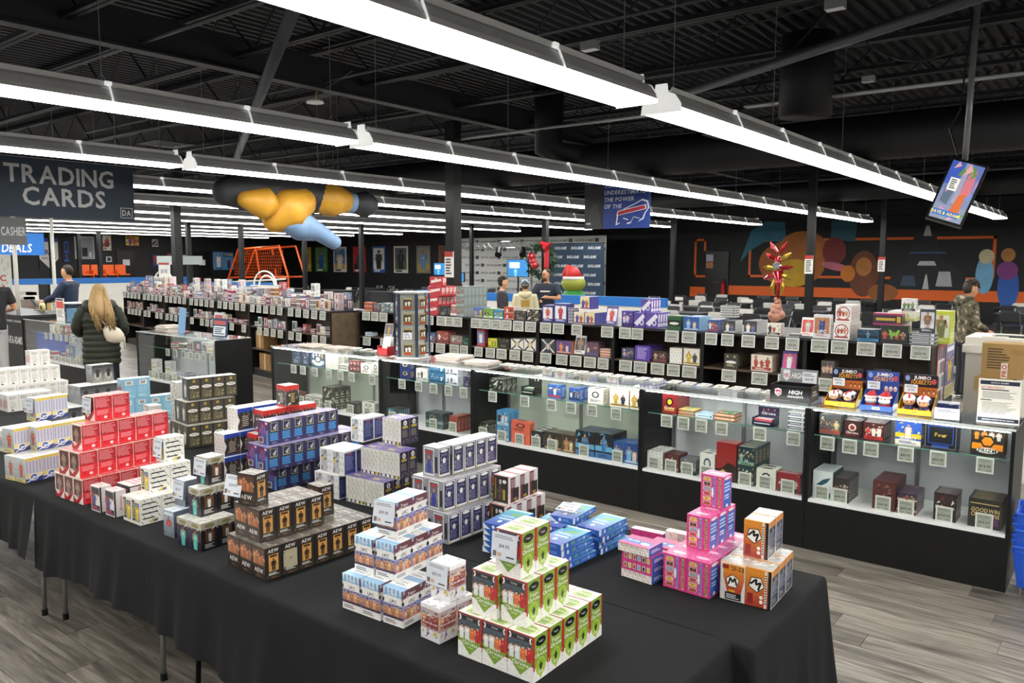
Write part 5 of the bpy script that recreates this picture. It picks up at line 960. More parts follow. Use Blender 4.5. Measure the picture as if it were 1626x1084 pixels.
CASE_ITEMS=[
 ('s3', -4.626, 0.159, 0.075, 0.108, 3, 1, 'cam', '1c1f1a', 'cfd2c4', '5a6b4a', '', 'black camouflage print card box', '$149.95'),
 ('s3', -4.254, 0.149, 0.12, 0.07, 1, 1, 'open', '1c1f1a', 'cfd2c4', '3a5a3a', '', 'open black card display tray with raised lid', '$129.95'),
 ('s3', -3.958, 0.149, 0.075, 0.12, 1, 1, 'crowd', '2f62a8', 'dfe6ee', 'c23a3a', '', 'blue and white burst pattern card box', '$499.95'),
 ('s3', -3.752, 0.112, 0.075, 0.112, 2, 1, 'crowd', '2b57a6', 'd9dde2', '2a2a35', '', 'blue card box with white player', '$219.95'),
 ('s3', -3.537, 0.154, 0.075, 0.127, 2, 1, 'crest', 'efefe8', '222222', '222222', 'Originals', 'white card box with black shield crest', '$149.95'),
 ('s3', -3.306, 0.185, 0.075, 0.14, 2, 1, 'duo', 'ece9df', 'c8a13a', '23253a', '', 'white card box with two basketball players', '$349.95'),
 ('s3', -3.143, 0.128, 0.075, 0.141, 2, 1, 'duo', 'ece9df', 'c8a13a', '23253a', '', 'white basketball card box at the row end', None),
 ('d3', -4.802, 0.121, 0.04, 0.141, 4, 1, 'cam', '191b1a', 'b9bfae', '4d5a3d', '', 'row of dark patterned card box', '$89.95'),
 ('d3', -4.497, 0.148, 0.075, 0.14, 2, 2, 'crowd', '4f9ad0', '20262b', 'dfe7ec', '', 'sky blue card box in short stack', '$99.95'),
 ('d3', -4.292, 0.215, 0.075, 0.105, 1, 2, 'dd', 'ec6a4e', '2a2a30', 'f3e9df', '', 'coral orange card box in two high stack', '$49.95'),
 ('d3', -4.107, 0.123, 0.075, 0.144, 3, 1, 'dd', '23262c', 'e4e4e4', '6d6d6d', '', 'black card box with white emblem', '$249.95'),
 ('d3', -3.932, 0.195, 0.075, 0.156, 2, 1, 'duo', '35302a', 'b98a55', 'd9c6a0', '', 'dark tan basketball card box', '$329.95'),
 ('d3', -3.768, 0.127, 0.075, 0.157, 2, 1, 'duo', '35302a', 'b98a55', 'd9c6a0', '', 'dark tan basketball card box second in line', None),
 ('d3', -3.601, 0.192, 0.12, 0.212, 2, 1, 'band', '141a22', '3a78b8', '69b7e0', '', 'large black and blue basketball card box', '$84.95'),
 ('d3', -3.415, 0.168, 0.12, 0.217, 2, 1, 'band', '141a22', '3a78b8', '69b7e0', '', 'large black and blue basketball card box second in line', None),
 ('d3', -3.274, 0.1, 0.045, 0.167, 4, 1, 'duo', '1f4f9c', '7fb6e4', 'e8d8c4', '', 'royal blue card box in slanted row', '$54.95'),
 ('d3', -3.15, 0.136, 0.045, 0.172, 4, 1, 'duo', '1f4f9c', '7fb6e4', 'e8d8c4', '', 'royal blue card box in the second slanted row', None),
 ('s4', -2.848, 0.131, 0.075, 0.154, 3, 1, 'emb', '8e1f22', '15151c', 'f2d23a', 'Cooler', 'red and black card box with yellow base', '$89.95'),
 ('s4', -2.704, 0.137, 0.14, 0.024, 1, 2, 'flat', 'd9d26a', 'b8432f', '5f9fc0', '', 'flat multicolour card box pair', '$74.95'),
 ('s4', -2.556, 0.147, 0.14, 0.032, 1, 1, 'flat', 'a9cfe0', 'e8eef2', '4f8fb0', '', 'flat pale blue card box', '$69.95'),
 ('s4', -2.392, 0.169, 0.14, 0.028, 1, 2, 'flat', '3f6a3a', 'e58a7a', 'efe0b0', '', 'flat green and pink card box pair', '$64.95'),
 ('s4', -2.098, 0.16, 0.13, 0.056, 1, 1, 'open', '1f2342', 'd8d8e0', 'c03040', 'Chrome', 'open navy card display with raised lid reading Chrome', '$79.95'),
 ('s4', -1.854, 0.118, 0.12, 0.032, 1, 4, 'flat', 'f1efe8', '4a5a7a', 'd9d6cc', '', 'white flat card box in stack of four', '$179.95'),
 ('d4', -2.942, 0.139, 0.075, 0.138, 3, 1, 'slash', 'efeeea', '222222', '222222', '', 'white slash print card box', '$189.95'),
 ('d4', -2.791, 0.13, 0.075, 0.14, 2, 1, 'crowd', '5a1c20', '2a2a2e', 'c9c2b4', '', 'dark red card box with player', '$199.95'),
 ('d4', -2.652, 0.136, 0.075, 0.12, 2, 1, 'band', '6a7076', '2e3136', 'b0b5ba', '', 'grey steel look card box', '$279.95'),
 ('d4', -2.494, 0.125, 0.075, 0.19, 2, 1, 'crest', 'eeece4', '3b4a66', 'c2b48a', '', 'tall white card box with bird emblem', '$129.95'),
 ('d4', -2.343, 0.161, 0.12, 0.295, 1, 1, 'plain', 'a32a28', '2a1a18', 'caa24a', '', 'big plain red box with dark wave', None),
 ('d4', -2.189, 0.137, 0.075, 0.142, 4, 2, 'crowd', '1d3a44', 'e8d27a', '8fb59a', '26', 'dark teal football card box in stack', '$69.95'),
 ('d4', -2.037, 0.146, 0.075, 0.145, 2, 1, 'crest', 'ebe8dc', '2d2d2d', 'c9d25a', '', 'white and lime card box with ring pattern', '$99.95'),
 ('d4', -1.873, 0.168, 0.075, 0.141, 1, 1, 'crowd', '9c2730', 'e9e4da', '3a3a3a', '', 'red and white race card box', '$139.95'),
 ('s5', -1.62, 0.147, 0.075, 0.139, 2, 1, 'crowd', '55585a', 'c9c08a', 'b9553f', '', 'grey card box with four baseball players', '$89.95'),
 ('s5', -1.473, 0.11, 0.075, 0.118, 2, 1, 'emb', '3a1d1f', 'd9c8b8', '8a2a2a', 'Chrome', 'maroon card box with wrestlers', '$89.95'),
 ('s5', -1.336, 0.135, 0.05, 0.121, 4, 1, 'crowd', '451a1c', 'e8d9cf', 'b9332f', '', 'red and black wrestling card box', '$79.95'),
 ('s5', -1.124, 0.159, 0.12, 0.155, 1, 1, 'select', '2d56b0', 'efe7d2', 'e5c22c', 'SELECT', 'blue soccer card box reading SELECT', '$119.95'),
 ('s5', -0.934, 0.197, 0.05, 0.207, 2, 1, 'four', '14171c', '2c4fa6', 'c2a74e', 'Four', 'black card box framed in blue with gold script', '$159.95'),
 ('s5', -0.674, 0.185, 0.075, 0.177, 2, 1, 'hexa', '2a2523', 'e48a1c', 'c9c4bc', 'PRIZM', 'orange and black card box with hexagon badge', '$74.95'),
 ('d5', -1.659, 0.138, 0.06, 0.198, 4, 1, 'swoosh', 'e8eef0', '1f5a6a', '101317', '', 'white and teal card box', '$54.77'),
 ('d5', -1.516, 0.112, 0.06, 0.17, 4, 1, 'crowd', '2d2a2b', 'b9b2ac', '6d6a68', '', 'charcoal card box with group photo', '$149.95'),
 ('d5', -1.24, 0.145, 0.05, 0.194, 6, 1, 'dk', '5a2426', '191416', '9a6a5a', '', 'dark maroon card box in deep row', '$69.95'),
 ('d5', -1.1, 0.121, 0.06, 0.069, 4, 2, 'soccer', '1c2440', '9c2a3a', 'd9c0a0', '', 'navy soccer card box in two high row', '$109.95'),
 ('d5', -0.878, 0.133, 0.045, 0.181, 4, 1, 'dk', '2e1a1e', 'e8e4e0', '7a2a30', 'Halloween', 'dark maroon card box reading Halloween', '$249.95'),
 ('d5', -0.657, 0.186, 0.045, 0.184, 5, 1, 'gw', '23211f', 'e4c98a', '5a3a7a', 'GOODWIN|CHAMPIONS', 'black card box reading GOODWIN CHAMPIONS', '$54.77'),
 ('s2', -5.825, 0.154, 0.075, 0.088, 1, 2, 'emb', '1d2f66', 'd9b96a', '101a3a', '', 'navy card cube in two high stack', '$94.95'),
 ('s2', -5.587, 0.16, 0.075, 0.122, 1, 1, 'crowd', 'e6e6e2', '26282a', '8a8a86', '', 'white framed card box with batter', '$129.95'),
 ('s2', -5.379, 0.21, 0.075, 0.13, 2, 2, 'crowd', '2a6a92', 'd9e4ea', '1a3040', '', 'teal ball burst card box', '$119.95'),
 ('s2', -5.182, 0.161, 0.075, 0.128, 2, 2, 'crowd', 'e9edf0', '2f62a8', '4a5058', '', 'white baseball card box in two high stack', '$109.95'),
 ('s2', -4.982, 0.094, 0.075, 0.093, 1, 1, 'dk', '2a2340', 'a0a0c0', '5a4a8a', '', 'dark purple card box', '$99.95'),
 ('d2', -6.03, 0.196, 0.03, 0.129, 5, 1, 'cam', '27505c', 'c85a3a', '7ab0ba', '', 'teal fan of card packs', '$29.95'),
 ('d2', -5.366, 0.289, 0.075, 0.155, 2, 1, 'band', '2f4347', '5a7a7c', '8fa6a6', '', 'dark teal wide card box', '$299.95'),
 ('d2', -5.105, 0.106, 0.05, 0.156, 4, 1, 'dk', 'a8473a', 'e4b8a8', '6a2a22', '', 'brick red card box in row', '$139.95'),
 ('s1', -7.619, 0.176, 0.075, 0.162, 2, 1, 'dk', '23304a', '9fb0c8', '5a6a86', '', 'navy card box with white type', '$199.95'),
 ('s1', -7.448, 0.138, 0.075, 0.166, 2, 1, 'dk', '23304a', '9fb0c8', '5a6a86', '', 'navy card box with white type second in line', '$204.95'),
 ('s1', -7.228, 0.245, 0.075, 0.176, 2, 1, 'hexa', '2f5478', 'd8dce0', 'c8a83a', '', 'blue card box with ring badge', '$189.95'),
 ('s1', -6.986, 0.221, 0.075, 0.159, 2, 1, 'slash', 'ece9e0', '4a4a48', '4a4a48', '', 'ivory speckled card box', '$159.95'),
 ('s1', -6.786, 0.165, 0.12, 0.067, 1, 1, 'flat', 'e9e6dc', '8a8a84', 'c9c6bc', '', 'flat ivory card box', '$79.95'),
 ('s1', -6.604, 0.179, 0.075, 0.06, 1, 2, 'crowd', '7a3038', 'e4ddd4', '2f2a2c', '', 'maroon and white team card box', '$74.95'),
 ('s1', -6.417, 0.176, 0.12, 0.102, 1, 1, 'crest', 'ece9e0', '3a3a3a', '8a8a84', '', 'ivory card box with round crest', None),
 ('s1', -6.272, 0.103, 0.12, 0.127, 1, 1, 'crest', 'e6e3d8', '3a3a3a', '5a6a5a', '', 'ivory card box with dark badge', '$84.95'),
 ('d1', -7.962, 0.155, 0.075, 0.162, 1, 1, 'crowd', '3f8aa0', 'e4ecee', 'd06a4a', '', 'small turquoise card box', '$24.95'),
 ('d1', -7.457, 0.146, 0.03, 0.15, 1, 1, 'dk', '5a2f2c', 'caa27a', '2a1a18', '', 'maroon card pack leaning', '$34.95'),
 ('d1', -7.326, 0.154, 0.12, 0.061, 1, 2, 'flat', 'e9e7de', '9a9a92', 'c9c6bc', '', 'white card carton in short stack', '$109.95'),
 ('d1', -7.172, 0.135, 0.12, 0.06, 1, 2, 'flat', 'e9e7de', '9a9a92', 'c9c6bc', '', 'white card carton beside short stack', '$114.95'),
 ('d1', -6.981, 0.218, 0.075, 0.248, 3, 1, 'cam', '23241f', 'cfcab4', '5a5648', '', 'tall black and cream patterned card box', '$64.95'),
 ('d1', -6.6, 0.172, 0.075, 0.115, 2, 1, 'dk', '2b2c2b', '8a8c86', '5a5c58', '', 'low black card box', '$44.95'),
 ('d1', -6.329, 0.202, 0.1, 0.075, 1, 2, 'crest', 'ece9e0', '3a4a3a', 'c9c6bc', '', 'ivory card carton in two high stack', '$94.95'),
]
SHELF_ITEMS=[
 ('t', -9.096, 0.195, 0.08, 0.066, 1.266, 1, 2, 'crowd', 'b8502c', '2a2a28', 'd8c8a8', '', 'orange and black card box stack near divider', '$69.95', 0),
 ('t', -8.906, 0.148, 0.08, 0.117, 1.271, 2, 1, 'crowd', '5a6470', 'c8ccd0', '8a4a4a', '', 'slate grey card box', '$44.95', 0),
 ('t', -8.719, 0.2, 0.08, 0.066, 1.26, 2, 2, 'cam', '6a7a7c', 'dfe3e0', '3f5a50', '', 'grey green card box stack', '$59.95', 0),
 ('t', -7.783, 0.267, 0.08, 0.136, 1.266, 5, 1, 'red', 'c8343c', 'f0e6e2', '8a1a22', '', 'red card box, bottom tier of red pile', '$79.95', 0),
 ('t2', -7.763, 0.25, 0.08, 0.132, 1.403, 5, 1, 'red', 'c8343c', 'f0e6e2', '8a1a22', '', 'red card box, second tier of red pile', None, 0),
 ('t3', -7.714, 0.274, 0.08, 0.137, 1.536, 4, 1, 'red', 'c8343c', 'f0e6e2', '8a1a22', '', 'red card box, third tier of red pile', None, 0),
 ('t4', -7.685, 0.251, 0.08, 0.129, 1.674, 1, 1, 'red', 'c8343c', 'f0e6e2', '8a1a22', '', 'red card box crowning the red pile', None, 0),
 ('t', -7.549, 0.17, 0.06, 0.134, 1.269, 2, 1, 'dk', '2a2c2c', 'b8bcb8', '6a6c6a', '', 'small black card box beside red pile', '$64.95', 0),
 ('t', -7.395, 0.118, 0.03, 0.151, 1.271, 1, 1, 'lean', 'f2f0ea', 'c84a4a', '8a8a86', '', 'white leaning display card', '$49.95', 0),
 ('t', -7.239, 0.152, 0.08, 0.137, 1.255, 6, 3, 'teal', '7d8784', 'aeb8b4', 'b84a48', '', 'grey and teal wrapped card box in long stack', '$39.95', 0),
 ('t', -6.916, 0.163, 0.08, 0.138, 1.261, 2, 1, 'crowd', '4a6ab0', 'e8ecf2', 'c8a83a', '', 'white and blue card box', '$209.95', 0),
 ('t', -6.74, 0.175, 0.08, 0.13, 1.256, 2, 1, 'crowd', '6fa43a', '1f3a1c', 'e4e8c8', '', 'leaf green card box', '$54.95', 0),
 ('t', -6.563, 0.163, 0.08, 0.122, 1.257, 2, 1, 'crowd', '3f86b8', '7fb04a', 'e8ecd8', '', 'blue and green card box', '$149.95', 0),
 ('t', -6.389, 0.161, 0.08, 0.082, 1.259, 2, 2, 'duo', 'b8402c', 'e8e2da', '2a2a2c', '', 'red and white hockey card box in two high stack', '$139.95', 0),
 ('t', -6.198, 0.193, 0.08, 0.123, 1.263, 2, 1, 'dk', '3a3634', 'b8a890', '6a5a4a', '', 'dark brown card box', '$119.95', 0),
 ('t', -6.001, 0.187, 0.08, 0.148, 1.266, 3, 1, 'cam', '2c2c2a', 'd8d4c8', '8a7a5a', '', 'black and white hockey card box', '$94.95', 0),
 ('t', -5.768, 0.17, 0.08, 0.209, 1.267, 2, 1, 'tall', '3a3a86', 'e8e6ee', 'c8503a', 'TOPPS', 'tall purple and white card box', '$65.95', 0),
 ('t', -5.574, 0.194, 0.08, 0.235, 1.263, 2, 1, 'tall', '4a4a8e', 'eae8f0', 'b83a4a', '', 'tall white card box with red jersey player', '$399.95', 0),
 ('t', -5.425, 0.074, 0.13, 0.037, 1.27, 1, 5, 'flat', '3a3a48', 'c8c8d4', '5a5a7a', '', 'thin dark card box in low stack', None, 0),
 ('t', -5.302, 0.149, 0.08, 0.144, 1.268, 1, 1, 'duo', 'e8dcc4', '3f3f96', 'b85a3a', '', 'cream and purple basketball card box', '$14.95', 0),
 ('t', -5.149, 0.142, 0.08, 0.14, 1.272, 4, 1, 'duo', 'e8d8a8', '3f3f96', 'b85a3a', '', 'cream and yellow striped basketball card box', None, 0),
 ('t2', -5.273, 0.133, 0.07, 0.153, 1.423, 3, 1, 'duo', 'e8d8a8', '3f3f96', 'b85a3a', '', 'cream basketball card box in upper row', None, 0.08),
 ('t', -4.873, 0.16, 0.03, 0.222, 1.269, 1, 1, 'lean', '4a3a8a', 'e8e4f0', 'c83a3a', '', 'purple and red leaning card pack', '$214.95', 0),
 ('t', -4.634, 0.151, 0.08, 0.186, 1.253, 2, 1, 'crowd', '4b3c92', 'd8c8e4', '2a2450', '', 'purple card box with player', '$199.95', 0),
 ('t', -4.472, 0.146, 0.06, 0.169, 1.258, 5, 1, 'nine', '5a48a0', 'e8e4f0', '2a2450', '', 'violet and white stripe card box, left column', '$54.95', 0),
 ('t', -4.314, 0.157, 0.06, 0.175, 1.258, 5, 1, 'nine', '5a48a0', 'e8e4f0', '2a2450', '', 'violet and white stripe card box, right column', None, 0),
 ('t2', -4.409, 0.134, 0.06, 0.157, 1.432, 4, 1, 'nine', '5a48a0', 'e8e4f0', '2a2450', '', 'violet and white stripe card box in upper row', None, 0.03),
 ('t', -4.036, 0.163, 0.08, 0.152, 1.27, 3, 1, 'grn', '2a5a34', '10160f', 'd8e4d0', '', 'black and green card box', '$794.95', 0),
 ('t', -3.83, 0.193, 0.08, 0.151, 1.266, 4, 1, 'duo', '2a5aa0', '8fc0e4', 'd8c0a8', '', 'blue football card box', '$529.95', 0),
 ('t', -3.574, 0.127, 0.05, 0.131, 1.274, 6, 1, 'crowd', '2f4f8a', 'd8dce6', 'a84a3a', '', 'small blue card box', '$399.95', 0),
 ('t', -3.388, 0.129, 0.05, 0.13, 1.271, 4, 1, 'duo', '3c3f44', 'e4e4e0', '5a6a9a', '', 'black and white football card box', '$374.95', 0),
 ('t2', -3.464, 0.174, 0.12, 0.026, 1.402, 1, 5, 'flat', '26282a', 'd8d8d4', '8a8a8a', '', 'thin black and white card box in flat stack', None, 0.12),
 ('t', -3.16, 0.142, 0.045, 0.139, 1.272, 7, 1, 'duo', '40444c', 'dfe0e2', '5a6aa8', '', 'slate card box with running back', '$299.95', 0),
 ('t', -2.911, 0.142, 0.11, 0.127, 1.269, 1, 1, 'crowd', 'e6e2d8', 'b83a34', '26262a', '', 'white drum shaped carton under red sculpture', '$824.95', 0),
 ('t', -2.701, 0.1, 0.1, 0.031, 1.27, 1, 1, 'flat', 'dcdcd6', '3a3a3a', '8a8a86', '', 'thin white card box lying flat', '$13.50', 0),
 ('t', -2.433, 0.17, 0.08, 0.235, 1.268, 1, 1, 'tall', 'd9dade', 'b87a54', '3a4a8a', 'UFC', 'tall white fight card box', '$279.95', 0),
 ('t', -2.602, 0.132, 0.03, 0.191, 1.303, 1, 1, 'lean', 'f2efe8', 'd84a4a', 'b8b8b4', '', 'white and pink leaning price sheet', None, 0.05),
 ('t', -2.245, 0.156, 0.08, 0.166, 1.257, 5, 1, 'round', 'e9e6e2', 'a83a34', 'c88a68', '', 'white fight card box, lower row', '$69.95', 0),
 ('t2', -2.244, 0.151, 0.08, 0.169, 1.426, 4, 1, 'round', 'e9e6e2', 'a83a34', 'c88a68', '', 'white fight card box, upper row', None, 0.03),
 ('t', -2.001, 0.2, 0.08, 0.111, 1.26, 2, 1, 'band', '1f3f5a', '3f8ab8', '0f1f2a', '', 'black and blue card box', '$329.95', 0),
 ('t', -1.771, 0.238, 0.1, 0.161, 1.253, 1, 1, 'wwe', '2a2a2a', '7ac83a', 'b84a3a', '', 'black card box with green emblem', '$454.95', 0),
 ('t2', -1.858, 0.309, 0.12, 0.116, 1.403, 1, 1, 'flat', 'a82a62', '3a2a3a', 'c8a83a', '', 'magenta and black card box set back', None, 0.1),
 ('t', -1.531, 0.221, 0.13, 0.035, 1.256, 1, 3, 'flat', 'b8bcc0', '4a4e58', 'e4e6e8', '', 'silver thin card box in stack of three', '$250.95', 0),
 ('t4', -1.496, 0.133, 0.03, 0.22, 1.354, 1, 1, 'tall', '3a3e4a', 'd0d4da', '8a6a5a', 'CHROME', 'tall black chrome card box with three players', None, 0),
 ('t', -1.836, 0.134, 0.07, 0.189, 1.284, 6, 1, 'yel', 'e6e8d4', 'c8d44a', '6a8a5a', '', 'pale yellow card box, lower row at back', None, 0.3),
 ('t2', -1.778, 0.255, 0.07, 0.089, 1.473, 5, 1, 'yel', 'e6e8d4', 'c8d44a', '6a8a5a', '', 'pale yellow card box, upper row at back', None, 0.3),
 ('t3', -1.722, 0.133, 0.07, 0.128, 1.567, 1, 1, 'crowd', 'e9e6e4', '4a8a4a', '3a3a40', '', 'white card box with green jersey player on top', None, 0.3),
 ('t', -1.41, 0.164, 0.07, 0.305, 1.319, 3, 1, 'tall', 'cfd84a', 'e8ecd0', '8a8a5a', '', 'tall lime and white card box', None, 0.15),
 ('l', -9.092, 0.169, 0.1, 0.062, 0.869, 1, 1, 'flat', '8fb0c0', 'e4eaec', '4a6a7a', '', 'pale teal card pack', '$19.95', 0),
 ('l', -8.708, 0.188, 0.03, 0.208, 0.866, 1, 1, 'lean', 'd8d4c0', '7a6a8a', 'c8a83a', '', 'leaning foil card pack', '$24.95', 0),
 ('l', -7.791, 0.165, 0.08, 0.125, 0.894, 2, 1, 'crowd', '4a6a96', 'e8ecf0', '8a4a4a', '', 'blue and white small card box', '$94.95', 0),
 ('l', -7.568, 0.221, 0.08, 0.162, 0.887, 2, 1, 'crowd', 'a84a42', 'e8e0d8', '6a2a2a', '', 'red and white photo card box', '$299.95', 0),
 ('l', -7.308, 0.22, 0.08, 0.117, 0.893, 2, 1, 'crowd', '8a8078', 'd8d0c8', 'a84a4a', '', 'taupe photo card box', '$349.95', 0),
 ('l', -7.131, 0.124, 0.08, 0.097, 0.897, 2, 1, 'dk', '1f4a3a', '8ab0a0', '10261e', '', 'dark green card box', '$429.95', 0),
 ('l', -6.868, 0.137, 0.08, 0.227, 0.864, 1, 1, 'tall', 'b83a3a', '4a8ac8', 'e8e4e0', '', 'tall red and blue card box', '$249.95', 0),
 ('l', -6.664, 0.154, 0.08, 0.117, 0.872, 2, 1, 'crowd', 'd4d83a', '2a2c1c', '8a8a2a', '', 'bright yellow card box', '$209.95', 0),
 ('l', -6.472, 0.192, 0.08, 0.129, 0.875, 3, 1, 'dk', '23241f', '8a8a6a', '4a4a3a', '', 'black card box with faint print', '$154.95', 0),
 ('l', -6.254, 0.203, 0.08, 0.136, 0.869, 3, 1, 'exx', 'e4e2da', '2a2a2a', 'c8a83a', '', 'white and black crossed card box', '$84.95', 0),
 ('l', -6.044, 0.194, 0.08, 0.151, 0.871, 3, 1, 'exx', 'e4e2da', '2a2a2a', 'c8a83a', '', 'white and black crossed card box in the second column', '$64.95', 0),
 ('l', -5.762, 0.22, 0.08, 0.161, 0.874, 2, 1, 'exx', '3a3c3e', 'd8d8d8', '8a8a8a', '', 'grey crossed card box', '$289.95', 0),
 ('l', -5.519, 0.236, 0.08, 0.162, 0.879, 1, 1, 'duo', '6a4a86', 'd8884a', 'e8d8d0', '', 'violet and orange basketball card box', '$92.95', 0),
 ('l', -5.313, 0.161, 0.03, 0.228, 0.888, 1, 1, 'lean', 'e9e9e6', '2a2a2a', '8a6a4a', '', 'tall white leaning player pack', '$174.95', 0),
 ('l', -5.11, 0.189, 0.08, 0.166, 0.879, 2, 1, 'crowd', '6a4a5a', 'd8c8c8', '4a5a96', '', 'mauve player card box', '$254.95', 0),
 ('l', -4.924, 0.145, 0.12, 0.033, 0.886, 1, 3, 'flat', 'e8e2d8', 'd8743a', '8a8a86', '', 'white and orange thin box in stack', '$82.95', 0),
 ('l', -4.619, 0.164, 0.08, 0.13, 0.87, 2, 1, 'crowd', '4a4a6a', 'c8a0a0', '2a2a3a', '', 'dusk purple card box', '$249.95', 0),
 ('l', -4.426, 0.196, 0.08, 0.17, 0.873, 4, 1, 'lines', '5c3fa6', 'd8ccf0', '3a2470', '', 'solid violet card box', '$699.95', 0),
 ('l', -4.206, 0.179, 0.08, 0.127, 0.872, 3, 1, 'crowd', '3a3030', 'b89888', '8a4a42', '', 'umber player card box', '$589.95', 0),
 ('l', -4.008, 0.151, 0.08, 0.176, 0.878, 2, 1, 'slash', 'efece4', '3a3a38', '3a3a38', '', 'white fleck card box', '$358.95', 0),
 ('l', -3.816, 0.194, 0.08, 0.182, 0.877, 1, 1, 'duo', 'ebe6d8', 'd8b83a', '3a3a3a', '', 'white and gold player card box', '$764.10', 0),
 ('l', -3.361, 0.158, 0.08, 0.16, 0.884, 5, 1, 'prz', '3a3a36', 'c8b87a', 'e8e4d8', 'PRIZM', 'charcoal card box with white oval', '$69.95', 0),
 ('l', -3.028, 0.229, 0.06, 0.171, 0.875, 4, 1, 'crowd', 'e8dccb', 'c85a3a', 'a83a34', '', 'white and orange football card box', '$319.95', 0),
 ('l', -2.758, 0.153, 0.03, 0.22, 0.899, 1, 1, 'lean', '5a4a9a', 'd84a8a', 'e4e4f0', '', 'tall violet and pink leaning pack', '$379.95', 0),
 ('l', -2.361, 0.13, 0.08, 0.163, 0.871, 2, 1, 'crowd', '5a5250', 'c8a890', '3a3432', '', 'dim fight card box behind dolls', '$129.95', 0),
 ('l', -1.852, 0.15, 0.08, 0.126, 0.992, 1, 1, 'plain', '2c2c2e', '4a4a4e', '3a3a3c', '', 'black film wrapped box behind dolls', None, 0),
 ('b', -3.2, 0.212, 0.08, 0.091, 0.654, 1, 1, 'crowd', '4a3a7a', 'c8b8d8', '2a2048', '', 'purple card box on bottom tier', None, 0),
 ('b', -2.978, 0.223, 0.08, 0.067, 0.677, 1, 1, 'dk', '3a3c40', '5a5c60', '2a2c30', '', 'grey card box on bottom tier', None, 0),
]

sd=10
for lv,x,W,D,H,nd,nl,st,c1,c2,c3,ti,de,pr in CASE_ITEMS:
    sd+=1; base=.8085 if lv[0]=='s' else .3605; yf=5.62 if lv[0]=='s' else 5.565
    x0,x1=CASES[int(lv[1])]; W=min(W,.24); x=min(max(x,x0+.03+W/2),x1-.03-W/2)
    mx=(.985-base)/nl if lv[0]=='d' else .185/nl
    if lv[0]=='d' and nl==1: mx=.3
    H=min(H,mx); nd=min(nd,int(.36/D)) or 1
    stock(x,yf,base,W,D,H,nd,nl,st,c1,c2,c3,ti,de,'','boxes in the glass cases',sd)
    if pr: ptag(x,5.573 if lv[0]=='s' else 5.548,(.805-.098 if lv[0]=='s' else .3605),pr,f'price tag reading {pr} for the {de}'.replace(' card box',''),'small price tags in the cases',.095,.098)
ptag(-1.2,5.6,.3635,'$149.95','price tag lying face up on the end case deck','small price tags in the cases',.095,.098,0,-PI/2+.02)
ti_n=0
for lv,x,W,D,H,z,nd,nl,st,c1,c2,c3,ti,de,pr,bk in SHELF_ITEMS:
    sd+=1; base={'t':TZ,'l':LZ2,'b':BZ}[lv[0]]; W=min(W,.26)
    if len(lv)>1:
        b=rest_z(x,8.03+bk+D/2,z); base=(b if b else z)+.0005
    else: base+=.0005
    nd=min(nd,int((1.1 if lv[0]=='t' else .5)/D))
    stock(x,8.03+bk,base,W,D,H,nd,nl,st,c1,c2,c3,ti,de,{'t':'','l':'','b':''}[lv[0]],'boxes on the long stock shelf',sd)
    if pr: ptag(x,7.978,(TZ if lv[0]=='t' else LZ2)-.135,pr,f'price tag reading {pr} for the {de}'.replace(' card box','').replace(' card pack',''),'price tags on the long shelf',min(.165,max(.135,W)),.128,0,-.06)
# ---- left shelf: many small packs, rows of tags ----
PAL=[('e6e0de','b8303a','2a4a8a'),('d8d4d0','8a4a5a','3a3a40'),('efece6','5a6a8a','c8a83a'),('3a3c44','c8c8cc','8a4a4a'),('c9b8b8','7a3a44','e8e4e0'),('6a7a96','e4e8ec','b8303a'),('e8e6e2','4a8a8a','2a2a30'),('8a8f96','d8d8da','3a5a8a'),('b84a52','ece8e4','2a2a2e'),('e0d4c4','a8743a','3a2a22')]
rg=random.Random(21); LM=[]
for q,(a,b,c_) in enumerate(PAL):
    for (W,D,H,st) in ((.13,.09,.13,'crowd'),(.15,.1,.07,'flat'),(.12,.03,.16,'tall')): LM.append((stockmesh(W,D,H,st,a,b,c_,'',100+q),W,D,H,st))
def lpos(s_,y,z): 
    d=LDIR.normalized(); n=Vector((-d.y,d.x,0)); p=LP0+d*s_+n*y; return (p.x,p.y,z)
bayn=['end','second','third','middle','fifth','sixth','last']
BULK=[]
DES={'crowd':'player card box','flat':'flat card box','tall':'upright card pack'}
CN=['white and red','grey and rose','white and slate','charcoal','dusty pink','slate blue','white and teal','grey steel','brick red','cream and tan']
def lput(i,s_,y,z,w_extra=''):
    me,W,D,H,st=LM[i]; bay=min(6,int(s_/LLEN*7)); 
    o=put('card_box' if st!='tall' else 'card_pack',me,None,lpos(s_,y,z),LRZ+rg.uniform(-.06,.06),f'{CN[i//3]} {DES[st]} {w_extra}','card box' if st!='tall' else 'card pack','packs on the left stock shelf'); return W,D,H
NM={}
def uniq(s):
    NM[s]=NM.get(s,0)+1; k=NM[s]; return s if k==1 else f'{s}, {ORD[min(k-1,11)]} along'+('' if k<=12 else ' and beyond')
